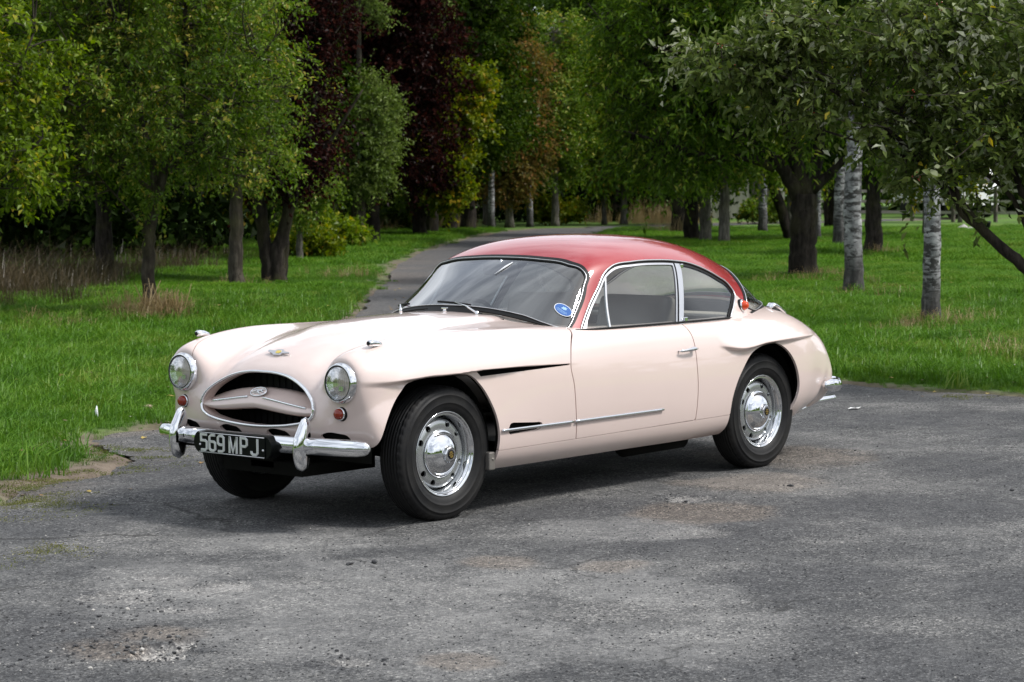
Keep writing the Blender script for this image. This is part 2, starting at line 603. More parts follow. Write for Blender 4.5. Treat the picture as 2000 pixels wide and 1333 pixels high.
# rays / outlines measured on the car (x, z) on its side, (y, z) on its nose, (x, y) on plan
FRONT_ARCH = [(.60, .10), (.60, .30), (.515, .335), (.487, .375), (.463, .44), (.430, .515), (.385, .585), (.335, .642), (.285, .685), (.22, .704), (.09, .709), (-.06, .7085), (-.135, .700), (-.205, .648), (-.270, .560), (-.312, .467), (-.327, .383), (-.325, .305), (-.325, .10)]
REAR_ARCH = [(-2.262, .05), (-2.263, .334), (-2.272, .425), (-2.307, .508), (-2.375, .598), (-2.452, .668), (-2.544, .703), (-2.66, .716), (-2.735, .708), (-2.82, .672), (-2.895, .607), (-2.950, .516), (-2.968, .444), (-2.955, .357), (-2.930, .30), (-2.90, .05)]
DOOR = [(-1.02, .93), (-1.0, .880), (-.978, .858), (-.945, .835), (-.906, .798), (-.876, .74), (-.868, .707), (-.885, .598), (-.897, .49), (-.908, .408), (-.919, .317), (-1.40, .3245), (-1.943, .3335), (-1.946, .523), (-1.939, .655), (-1.938, .747), (-1.936, .80), (-1.927, .84), (-1.912, .872), (-1.90, .93)]

# ------------------------------------------------------------------ car materials
def paint(name, col, coat_ior=1.65):
    m = mat(name, col, .38)
    t, ns, ln, b = nodes(m)
    b.inputs['Coat Weight'].default_value = 1.0
    b.inputs['Coat Roughness'].default_value = 0.025
    b.inputs['Coat IOR'].default_value = coat_ior
    b.inputs['Specular IOR Level'].default_value = .35
    tc = N_(t, "ShaderNodeTexCoord")
    n = N_(t, "ShaderNodeTexNoise", Scale=7.0, Detail=2.0)
    ln.new(tc.outputs['Object'], n.inputs['Vector'])
    bp = N_(t, "ShaderNodeBump", Strength=.05, Distance=.006)
    ln.new(n.outputs['Fac'], bp.inputs['Height'])
    ln.new(bp.outputs[0], b.inputs['Coat Normal'])
    # road dust towards the sills
    n2 = N_(t, "ShaderNodeTexNoise", Scale=3.0, Detail=6.0)
    ln.new(tc.outputs['Object'], n2.inputs['Vector'])
    mr = N_(t, "ShaderNodeMapRange")
    mr.inputs['From Min'].default_value, mr.inputs['From Max'].default_value = .3, .75
    mr.inputs['To Min'].default_value, mr.inputs['To Max'].default_value = .96, 1.0
    ln.new(n2.outputs['Fac'], mr.inputs['Value'])
    mx = N_(t, "ShaderNodeVectorMath", operation='SCALE')
    mx.inputs[0].default_value = col
    ln.new(mr.outputs[0], mx.inputs['Scale'])
    ln.new(mx.outputs[0], b.inputs['Base Color'])
    return m


M = {}
M['cream'] = paint("cream_paint", (.735, .595, .545))
M['red'] = paint("red_paint", (.35, .014, .018), 1.5)
M['chrome'] = mat("chrome", (.80, .81, .83), .045, 1.0)
M['chrome_dull'] = mat("polished_trim", (.66, .66, .67), .30, 1.0)
M['silver'] = mat("silver_wheel_paint", (.46, .475, .48), .27, .8)
M['rubber'] = mat("rubber_seal", (.006, .006, .006), .5, **{'Specular_IOR_Level': .22})
M['black'] = mat("satin_black", (.007, .007, .008), .55, **{'Specular_IOR_Level': .2})
M['under'] = mat("underbody", (.008, .008, .007), .9, **{'Specular_IOR_Level': .1})
M['plate'] = mat("plate_black", (.004, .005, .005), .35, **{'Specular_IOR_Level': .12})
M['digit'] = mat("pressed_aluminium", (.74, .75, .77), .38, .6)
M['leather'] = mat("brown_grey_leather", (.20, .165, .14), .5)
M['leather_light'] = mat("fawn_leather", (.42, .35, .29), .5)
M['dash'] = mat("dash_trim", (.05, .045, .045), .55)
M['headlining'] = mat("headlining_cloth", (.50, .46, .41), .9)
M['amber'] = mat("amber_lens", (.24, .018, .004), .2, **{'Coat_Weight': .3})
M['orange'] = mat("orange_lens", (.62, .055, .005), .18, **{'Coat_Weight': .4})
M['blue'] = mat("blue_sticker", (.0, .085, .33), .5)
M['white'] = mat("white_print", (.80, .82, .84), .5)
M['yellow'] = mat("yellow_enamel", (.66, .50, .10), .3)
M['gold'] = mat("gold_print", (.55, .38, .10), .35, .6)
M['grime'] = mat("bare_metal", (.24, .22, .20), .45, .6)


def tyre_mat():
    m = mat("tyre_rubber", (.021, .021, .022), .55, **{'Specular_IOR_Level': .22})
    t, ns, ln, b = nodes(m)
    tc = N_(t, "ShaderNodeTexCoord")
    n = N_(t, "ShaderNodeTexNoise", Scale=9.0, Detail=5.0, Roughness=.65)
    ln.new(tc.outputs['Object'], n.inputs['Vector'])
    r = ramp(t, [(.35, (.009, .009, .010)), (.7, (.021, .020, .019))], n.outputs['Fac'])
    ln.new(r.outputs[0], b.inputs['Base Color'])
    n2 = N_(t, "ShaderNodeTexNoise", Scale=160.0, Detail=2.0)
    ln.new(tc.outputs['Object'], n2.inputs['Vector'])
    bp = N_(t, "ShaderNodeBump", Strength=.25, Distance=.002)
    ln.new(n2.outputs['Fac'], bp.inputs['Height'])
    ln.new(bp.outputs[0], b.inputs['Normal'])
    return m


M['tyre'] = tyre_mat()


def glass_mat(name, tint, ior=1.5, film=0.0, gain=1.6):
    """thin pane: fresnel reflection over a tinted, straight-through pane"""
    m = bpy.data.materials.new(name)
    m.use_nodes = True
    t = m.node_tree
    t.nodes.remove(t.nodes["Principled BSDF"])
    out = t.nodes["Material Output"]
    fr = N_(t, "ShaderNodeFresnel", IOR=ior)
    ad = N_(t, "ShaderNodeMath", operation='MULTIPLY_ADD')
    ad.inputs[1].default_value = gain
    ad.inputs[2].default_value = film
    tr = N_(t, "ShaderNodeBsdfTransparent", Color=(*tint, 1))
    gl = N_(t, "ShaderNodeBsdfGlossy", Roughness=.012)
    mx = N_(t, "ShaderNodeMixShader")
    t.links.new(fr.outputs[0], ad.inputs[0])
    mn = N_(t, "ShaderNodeMath", operation='MINIMUM')
    mn.inputs[1].default_value = .62
    t.links.new(ad.outputs[0], mn.inputs[0])
    t.links.new(mn.outputs[0], mx.inputs[0])
    t.links.new(tr.outputs[0], mx.inputs[1])
    t.links.new(gl.outputs[0], mx.inputs[2])
    t.links.new(mx.outputs[0], out.inputs['Surface'])
    return m


M['glass'] = glass_mat("window_glass", (.86, .92, .91), 1.55, .0)
M['screen'] = glass_mat("windscreen_glass", (.84, .90, .91), 1.55, .03, 3.1)
M['lens'] = glass_mat("lamp_glass", (.93, .95, .95), 1.5, .02)

# ------------------------------------------------------------------ car
CAR = empty("classic_car")
tag(CAR, "cream two-door classic coupe with red roof parked on the worn tarmac", "car")

_cu = [16] * 6 + [24, 24, 32, 34, 34, 40, 40, 36, 34, 34, 26] + [16] * 6
_cv = [8, 14, 26, 32, 14, 12, 14, 12, 12]
BG = mirror_grid(body_features(bs_surface(BODY, samples(_cu), samples(_cv))))
BN = grid_normals(BG)
BV, BNn, BT = BG.reshape(-1, 3), BN.reshape(-1, 3), grid_tris(*BG.shape[:2])

GRILLE = [(0, .725), (.10, .722), (.19, .707), (.275, .676), (.345, .636), (.385, .597), (.398, .561), (.388, .527), (.345, .503), (.27, .487), (.15, .474), (0, .468)]
GRILLE = smooth_poly(GRILLE + [(-y, z) for y, z in GRILLE[-2:0:-1]], 8)
F_ARCH = smooth_poly(FRONT_ARCH, 6, corners=(0, 1, 17, 18))
R_ARCH = smooth_poly(REAR_ARCH, 6, corners=(0, 1, 14, 15))
DOORP = smooth_poly(DOOR, 6, corners=(0, 10, 12, 19))
VENT = [(-.175, .7235), (-.21, .6885), (-.50, .6965), (-.862, .7065), (-.862, .7135), (-.50, .7195), (-.30, .7225)]
OVENT = smooth_poly([(-.390, .400), (-.395, .428), (-.402, .440), (-.420, .445), (-.45, .4435), (-.52, .439), (-.59, .4345), (-.625, .432), (-.640, .425), (-.641, .414), (-.628, .401), (-.61, .396), (-.57, .3945), (-.50, .3915), (-.43, .389), (-.40, .389)], 4)
BON = [(.70, 0), (.70, .50), (.552, .50), (.488, .525), (.354, .55), (.154, .556), (-.095, .561), (-.412, .571), (-.70, .583), (-.93, .596), (-1.1, .60), (-1.1, 0)]
BONP = smooth_poly([(x, y) for x, y in BON] + [(x, -y) for x, y in BON[-2:0:-1]], 6, corners=(0, 1, 2, 9, 10, 11, 12, 13))
HOLE = [(-.93, 0), (-.96, .28), (-1.02, .50), (-1.12, .61), (-1.4, .655), (-2.0, .655), (-2.40, .63), (-2.62, .58), (-2.80, .45), (-2.98, .25), (-3.04, 0)]
HOLEP = smooth_poly(HOLE + [(x, -y) for x, y in HOLE[-2:0:-1]], 5)


def slot(yc, z, w=.075, h=.02):
    s = 1 if yc > 0 else -1
    return smooth_poly([(yc - w, z - h), (yc - w - .006, z + h * .3), (yc - w + .02, z + h), (yc + w * .3, z + h), (yc + w * .85, z + h * .5), (yc + w, z - h * .4), (yc + w * .95, z - h)], 5)


SLOTS = [slot(y, .437) for y in (-.50, -.17, .17, .52)]


def body_fields(V):
    x, y, z = V.T
    ay = np.abs(y)
    side = ay > .45
    f = {}
    f['arch'] = np.minimum(sdist(F_ARCH, x, z, side), sdist(R_ARCH, x, z, side))
    f['door'] = sdist(DOORP, x, z, side & (z < .92) & (ay > .60))
    f['vent'] = np.minimum(sdist(VENT, x, z, side), sdist(OVENT, x, z, side))
    top = (z > .62) & (x > -1.2)
    f['bon'] = sdist(BONP, x, y, top)
    f['hole'] = sdist(HOLEP, x, y, z > .80)
    nose = x > .40
    f['grille'] = sdist(GRILLE, y, z, nose)
    f['slots'] = np.min([sdist(q, y, z, nose) for q in SLOTS], axis=0)
    zs = .313 + (-.328 - x) * .0130
    f['sill'] = np.where((x < -.20) & (x > -2.45) & side, z - zs, 1.0)
    return f


def cut(V, N, T, *conds):
    """successive clips; each cond is a function of the field dict"""
    for c in conds:
        V, N, T = clip(V, N, T, c(V, body_fields(V)))
    return V, N, T


def panel(name, conds, depth=.014, material='cream', parent=CAR, ysign=0):
    V, N, T = BV, BNn, BT
    if ysign:
        V, N, T = clip(V, N, T, V[:, 1] * ysign - .30)
    V, N, T = cut(V, N, T, *conds)
    V, N, T = lip(V, N, T, depth)
    return link(name, mesh_np(name, V, T, N), parent, M[material])


gap = .0034
gbon = lambda V: np.where(V[:, 0] < .555, .0022, 0.0)
panel("body_shell", [lambda V, f: f['arch'], lambda V, f: f['door'] - gap, lambda V, f: f['bon'] - gbon(V), lambda V, f: f['hole'],
                     lambda V, f: f['vent'], lambda V, f: np.minimum(f['grille'], f['slots']), lambda V, f: f['sill'] - .0012])
panel("bonnet", [lambda V, f: -f['bon'] - gbon(V), lambda V, f: f['hole'], lambda V, f: np.minimum(f['grille'], f['slots'])])
DOORS = {}
for s_, nm in ((1, "door"), (-1, "door")):
    DOORS[s_] = panel(nm, [lambda V, f: -f['door'] - gap, lambda V, f: f['hole'], lambda V, f: f['sill'] - .0012], ysign=s_)
    panel("sill", [lambda V, f: -f['sill'] - .0012, lambda V, f: f['arch']], ysign=s_)

# black inner skin, added to make the gaps, arches and slots read dark
_G2 = mirror_grid(body_features(bs_surface(BODY, samples([6] * 23), samples([5] * 9))))
_N2 = grid_normals(_G2)
_V2, _NN2, _T2 = (_G2 - _N2 * .03).reshape(-1, 3), -_N2.reshape(-1, 3), grid_tris(*_G2.shape[:2])
_V2, _NN2, _T2 = clip(_V2, _NN2, _T2, np.minimum(np.minimum(body_fields(_V2)['arch'], body_fields(_V2)['hole'] + .02), body_fields(_V2)['grille'] - .0))
link("inner_skin", mesh_np("inner_skin", _V2, _T2[:, ::-1]), CAR, M['under'])

# wheel wells, floor
for wx, nm in ((.07, "front"), (-2.63, "rear")):
    for s_ in (1, -1):
        b = MB()
        v, f = [], []
        n = 20
        for k in range(n + 1):
            a = math.pi * (-.015 + (1.0 if wx > -1 else 1.03) * k / n)
            for yy in (.34, .685):
                v.append((wx + .415 * math.cos(a), s_ * yy, .335 + .395 * math.sin(a)))
        for k in range(n):
            f.append((2 * k, 2 * k + 1, 2 * k + 3, 2 * k + 2))
        c0 = len(v)
        v.append((wx, s_ * .34, .33))
        for k in range(n):
            f.append((2 * k, 2 * k + 2, c0))
        b.add(v, f)
        b.build("wheel_well", M['under'], CAR)
b = MB()
b.box((-1.30, 0, .245), (1.86, 1.34, .05))
b.box((.30, 0, .26), (.50, .56, .06))
b.box((.05, 0, .31), (1.0, .16, .10))
b.build("floor_pan", M['under'], CAR)
b = MB()
b.tube([(.0, -.60, .30), (.0, .60, .30)], .022, 8)
b.build("axle", M['under'], CAR)
b = MB()
b.tube([(.18, -.35, .27), (.30, 0, .25), (.18, .35, .27)], .016, 8)
b.build("anti_roll_bar", M['under'], CAR)
b = MB()
b.tube([(-2.667, -.60, .322), (-2.667, .60, .322)], .045, 10)
b.build("axle", M['under'], CAR)
# exhaust box under the sill
b = MB()
b.tube([(-1.55, .54, .205), (-1.60, .54, .205), (-2.12, .54, .21), (-2.18, .54, .21)], [.02, .06, .06, .02], 14)
b.build("silencer", M['under'], CAR)
# bracket between the front arch and the sill
for s_ in (1, -1):
    b = MB()
    b.box((-.300, s_ * .725, .262), (.045, .05, .090), bev=.006)
    b.tube([(-.302, s_ * .748, .272), (-.302, s_ * .752, .272)], .007, 10)
    b.build("jacking_bracket", M['grime'], CAR)

# ------------------------------------------------------------------ cabin
CG = mirror_grid(bs_surface(CABIN, samples([24] * 10), samples([20] * 6)))
CN = grid_normals(CG)
CV, CNn, CT = CG.reshape(-1, 3), CN.reshape(-1, 3), grid_tris(*CG.shape[:2])
OPEN = smooth_poly([(-1.02, .80), (-1.080, .862), (-1.204, .975), (-1.333, 1.085), (-1.396, 1.145), (-1.475, 1.184), (-1.654, 1.204), (-1.859, 1.206), (-2.034, 1.198), (-2.188, 1.180), (-2.334, 1.140), (-2.432, 1.101), (-2.535, 1.045), (-2.558, 1.003), (-2.497, .940), (-2.41, .862), (-2.38, .80)], 8, corners=(0, 16))
WS = [(0, .969), (.147, .966), (.297, .953), (.438, .929), (.555, .899), (.63, .872), (.651, .870), (.6462, .888), (.6196, .960), (.5937, 1.03), (.5733, 1.085), (.551, 1.148), (.515, 1.186), (.426, 1.216), (.237, 1.236), (0, 1.243)]
WSP = smooth_poly(WS + [(-y, z) for y, z in WS[-2:0:-1]], 6)
RW = [(0, 1.185), (.2, 1.176), (.33, 1.148), (.43, 1.098), (.505, 1.035), (.558, .985), (.588, .945), (.600, .912), (.585, .893), (.50, .893), (.40, .905), (.25, .930), (0, .945)]
RWP = smooth_poly(RW + [(-y, z) for y, z in RW[-2:0:-1]], 6)


def line_sd(x, z, a, b):
    """signed distance to the line a->b, positive to its front (larger x)"""
    dx, dz = b[0] - a[0], b[1] - a[1]
    l = math.hypot(dx, dz)
    return ((x - a[0]) * dz - (z - a[1]) * dx) / l


def cabin_fields(V):
    x, y, z = V.T
    side = np.abs(y) > .40
    f = {}
    f['open'] = sdist(OPEN, x, z, side)
    f['ws'] = sdist(WSP, y, z, x > -1.6)
    f['rw'] = sdist(RWP, y, z, x < -2.45)
    f['b1'] = line_sd(x, z, (-1.883, .86), (-2.027, 1.179))
    f['b2'] = line_sd(x, z, (-1.936, .865), (-2.088, 1.177))
    f['vp'] = line_sd(x, z, (-1.315, .876), (-1.418, 1.156))
    f['fp'] = line_sd(x, z, (-1.128, .870), (-1.215, .985))
    f['cream'] = np.where(x < -2.3, z - (.945 + (x + 2.66) * .58), 1.0)
    return f


def cab(name, conds, off=0.0, depth=.008, material='red', parent=CAR, ysign=0):
    V, N, T = CV, CNn, CT
    if ysign:
        V, N, T = clip(V, N, T, V[:, 1] * ysign - .35)
    for c in conds:
        V, N, T = clip(V, N, T, c(V, cabin_fields(V)))
    raw = (V + N * off, N, T)
    if depth:
        V, N, T = lip(V + N * off, N, T, depth)
    else:
        V = V + N * off
    o = link(name, mesh_np(name, V, T, N), parent, M[material])
    return o, raw


_no = [lambda V, f: np.where(V[:, 0] > -1.05, np.abs(V[:, 1]) - .650, 1.0), lambda V, f: f['open'], lambda V, f: f['ws'] + .004, lambda V, f: f['rw'] + .004]
ROOF, _ = cab("roof", _no + [lambda V, f: f['cream']], 0, .012)
for s_ in (1, -1):
    cab("roof_pillar_foot", _no + [lambda V, f: -f['cream']], 0, .012, 'cream', ysign=s_)
# headlining: the roof again, a little lower
_V, _N, _T = clip(CV, CNn, CT, cabin_fields(CV)['open'] + .01)
for _k in ('ws', 'rw'):
    _V, _N, _T = clip(_V, _N, _T, cabin_fields(_V)[_k] + .004)
link("headlining", mesh_np("headlining", _V - _N * .02, _T[:, ::-1]), CAR, M['headlining'])

# windscreen and rear window: seal, bright bead, glass
for key, nm in (('ws', 'windscreen'), ('rw', 'rear_window')):
    seal, raw = cab("%s_seal" % nm, [lambda V, f: -f[key] + .020 * (V[:, 2] < .988 - .17 * np.abs(V[:, 1])), lambda V, f: f[key] + .020 - .010 * smoothstep(.44, .57, np.abs(V[:, 1]))], .003, .008, 'rubber')
    g, raw = cab(nm, [lambda V, f: -f[key] - .016 + .009 * smoothstep(.44, .57, np.abs(V[:, 1]))], -.002, 0, 'screen' if key == 'ws' else 'glass')
    V, N, T = raw
    lp = loops(T, len(V))[0]
    V2, N2 = V[lp], N[lp]
    pts = V2[::3] + N2[::3] * .0085
    b = MB()
    b.tube(pts, .0026, 6, closed=True)
    b.build("bright_bead", M['chrome_dull'], seal)

for s_ in (1, -1):
    # black seal between the roof edge and the door frame
    cab("window_seal", [lambda V, f: -f['open'], lambda V, f: f['open'] + .012], -.003, .012, 'rubber', ysign=s_)
    fr, _ = cab("window_frame", [lambda V, f: -f['open'] - .012, lambda V, f: f['b1'] - .002,
                              lambda V, f: np.maximum(f['open'] + .022, np.maximum(.012 - f['b1'],
                                                      np.maximum(np.minimum(.0055 - f['vp'], .0055 + f['vp']), np.minimum(.004 - f['fp'], .004 + f['fp']))))],
                -.001, .010, 'chrome_dull', ysign=s_)
    # glazing of the door: front light, swivelling quarter light, main light
    cab("quarter_light", [lambda V, f: -f['open'] - .022, lambda V, f: f['vp'] - .003, lambda V, f: -f['fp'] - .001], -.006, 0, 'glass', ysign=s_)
    cab("front_light", [lambda V, f: -f['open'] - .022, lambda V, f: f['fp'] - .001], -.006, 0, 'glass', ysign=s_)
    cab("door_window", [lambda V, f: -f['open'] - .022, lambda V, f: -f['vp'] - .003, lambda V, f: f['b1'] - .012], -.007, 0, 'glass', ysign=s_)
    # B pillar: two bright strips with a dark gap
    cab("pillar_core", [lambda V, f: -f['open'] - .010, lambda V, f: .002 - f['b1'], lambda V, f: f['b2'] + .001], -.008, .01, 'rubber', ysign=s_)
    pb, _ = cab("pillar_strip", [lambda V, f: -f['open'] - .011, lambda V, f: -f['b1'] - .012, lambda V, f: f['b2'] + .002], -.001, .008, 'chrome_dull', ysign=s_)
    cab("rear_side_seal", [lambda V, f: -f['open'] - .012, lambda V, f: f['open'] + .021, lambda V, f: -f['b2'] - .002], -.003, .01, 'rubber', ysign=s_)
    cab("rear_side_window", [lambda V, f: -f['open'] - .019, lambda V, f: -f['b2'] - .001], -.006, 0, 'glass', ysign=s_)
    # bright gutter strip along the roof edge
    V, N, T = clip(CV, CNn, CT, CV[:, 1] * s_ - .35)
    V, N, T = clip(V, N, T, -cabin_fields(V)['open'])
    lp = np.array(loops(T, len(V))[0])
    q = V[lp]
    k0 = int(np.argmin(q[:, 2]))
    q, nn = np.roll(q, -k0, 0), np.roll(N[lp], -k0, 0)
    keep = q[:, 2] > .868
    q, nn = q[keep], nn[keep]
    pts = (q + nn * .004)[::3]
    b = MB()
    b.tube(pts, .0044, 8)
    b.build("gutter_strip", M['chrome_dull'], CAR)
    # pillar catches
    for (px, py, pz) in ((-2.098, s_ * .563, 1.168), (-1.955, s_ * .700, .884)):
        b = MB()
        b.box((px, py + s_ * .004, pz), (.026, .012, .024), bev=.004)
        b.build("window_catch", M['chrome'], pb)
    # waist rubber under the glass
    pts = []
    for x in np.linspace(-1.04, -2.40, 40):
        pts.append((x, s_ * float(pl(x, [(-2.40, .675), (-2.2, .694), (-1.8, .706), (-1.4, .702), (-1.2, .694), (-1.04, .674)])), .8695))
    b = MB()
    b.tube(pts, .006, 6)
    b.build("waist_rubber", M['rubber'], CAR)

# ------------------------------------------------------------------ wheels
TR, TZ = .331, .323          # tyre radius, hub height


def tyre_mesh():
    # half profile (radius, axial) outboard face at +; closed loop
    pr = [(.205, .060), (.215, .070), (.235, .078), (.246, .0805), (.248, .0825), (.252, .0825), (.254, .0815), (.270, .083), (.284, .081), (.286, .0825), (.290, .0818), (.292, .0785), (.300, .0755), (.305, .0745), (.309, .0725), (.316, .068),
          (.322, .062), (.3225, .0595), (.3265, .056), (.329, .048), (.3225, .0465), (.3225, .0425), (.3302, .0410), (.3306, .031), (.3225, .0295), (.3225, .0255),
          (.3310, .0240), (.3312, .012), (.3228, .0105), (.3228, .0065), (.3314, .005)]
    full = pr + [(r, -h) for r, h in pr[::-1]]
    n = 192
    m = len(full)
    V = np.zeros((n, m, 3))
    for i in range(n):
        a = 2 * math.pi * i / n
        for k, (r, h) in enumerate(full):
            kk = k if k < len(pr) else m - 1 - k
            rr = r
            if kk in (16, 17, 18, 19) and i % 4 == 0:
                rr -= .0055
            V[i, k] = (rr * math.cos(a), h, rr * math.sin(a))
    # flat contact patch
    V[:, :, 2] = np.where(V[:, :, 2] < -TZ + .001, -TZ + .001, V[:, :, 2])
    i = np.arange(n * m).reshape(n, m)
    a, b = i, np.roll(i, -1, 0)
    Q = np.stack([a[:, :-1].ravel(), a[:, 1:].ravel(), b[:, 1:].ravel(), b[:, :-1].ravel()], 1)
    return mesh_np("tyre", V.reshape(-1, 3), Q)


def disc_mesh():
    """wheel disc with four pairs of round holes"""
    nr, na = 26, 240
    prof_r = np.linspace(.085, .178, nr)
    h = pl(prof_r, [(.085, .040), (.105, .040), (.118, .033), (.140, .034), (.162, .029), (.171, .017), (.178, -.002)])
    A = np.linspace(0, 2 * math.pi, na + 1)
    Rr, Aa = np.meshgrid(prof_r, A)
    H = np.broadcast_to(h, Rr.shape)
    G = np.stack([Rr * np.cos(Aa), H, Rr * np.sin(Aa)], 2)
    Nn = grid_normals(G)
    Nn = Nn * np.sign(Nn[:, :, 1:2] + 1e-9)
    V, Nf, T = G.reshape(-1, 3), Nn.reshape(-1, 3), grid_tris(na + 1, nr)
    for c in (40, 127, 217, 307):
        for d in (-16, 16):
            a = R(c + d)
            cx, cz = .149 * math.cos(a), .149 * math.sin(a)
            V, Nf, T = clip(V, Nf, T, np.hypot(V[:, 0] - cx, V[:, 2] - cz) - .0160)
    V, Nf, T = lip(V, Nf, T, .012)
    return mesh_np("wheel_disc", V, T, Nf)


TYRE, DISC = tyre_mesh(), disc_mesh()
_b = MB()
_b.lathe([(.196, .020), (.200, .050), (.2075, .0635), (.2085, .067), (.206, .069), (.201, .066), (.198, .060), (.1955, .0585), (.193, .0600), (.190, .0585), (.1865, .050), (.1835, .040), (.181, .030), (.179, .020), (.178, .010)], 96)
RING = _b.mesh("trim_ring")
_b = MB()
_b.lathe([(.118, .036), (.117, .042), (.112, .0445), (.107, .045), (.1045, .048), (.098, .058), (.088, .067), (.074, .0755), (.058, .082), (.046, .0855), (.041, .0865), (.040, .088)], 96)
CAP = _b.mesh("hub_cap")
_b = MB()
v, f = [], []
for k in range(8):
    a = 2 * math.pi * (k + .5) / 8
    v += [(.042 * math.cos(a), .084, .042 * math.sin(a)), (.0385 * math.cos(a), .101, .0385 * math.sin(a)), (.033 * math.cos(a), .105, .033 * math.sin(a))]
for k in range(8):
    j = (k + 1) % 8
    f += [(3 * k, 3 * j, 3 * j + 1, 3 * k + 1), (3 * k + 1, 3 * j + 1, 3 * j + 2, 3 * k + 2)]
f.append(tuple(3 * k + 2 for k in range(8)))
_b.add(v, f, False)
BOSS = _b.mesh("hub_boss")
_b = MB()
_b.lathe([(.0, .1066), (.022, .1066), (.0235, .1055)], 32)
BADGE = _b.mesh("hub_badge")
_b = MB()
for dz_, L in ((.009, .012), (.0, .017), (-.009, .012)):
    for i in range(4 if dz_ == 0 else 3):
        _b.box(((i - (1.5 if dz_ == 0 else 1)) * .0075, .1072, dz_), (.004, .0008, .0055))
_b.box((0, .1072, .014), (.014, .0008, .0018))
_b.box((0, .1072, -.0145), (.018, .0008, .0018))
BTXT = _b.mesh("hub_badge_lettering")
_b = MB()
_b.lathe([(.0, -.05), (.14, -.05), (.155, -.02), (.155, .0)], 48)
DRUM = _b.mesh("brake_drum")
_b = MB()
_b.lathe([(.196, .018), (.186, .0), (.186, -.05), (.200, -.066)], 64)
BARREL = _b.mesh("rim_barrel")

for wx, wy, ang in ((0, 1, 17), (0, -1, 60), (-2.667, 1, 0), (-2.667, -1, 33)):
    wn = empty("wheel", (wx, wy * .642, TZ), 0 if wy > 0 else math.pi, CAR)
    link("tyre", TYRE, wn, M['tyre'])
    sp = link("rim", DISC, wn, M['silver'])
    link("rim_barrel", BARREL, wn, M['silver'])
    link("trim_ring", RING, wn, M['chrome'])
    hc = link("hub_cap", CAP, wn, M['chrome'])
    hb = link("hub_boss", BOSS, wn, M['chrome'])
    bd = link("hub_badge", BADGE, wn, M['black'])
    bt = link("hub_badge_lettering", BTXT, wn, M['gold'])
    link("brake_drum", DRUM, wn, M['under'])
    for o in (hb, bd, bt):
        o.rotation_euler = (0, R(ang), 0)

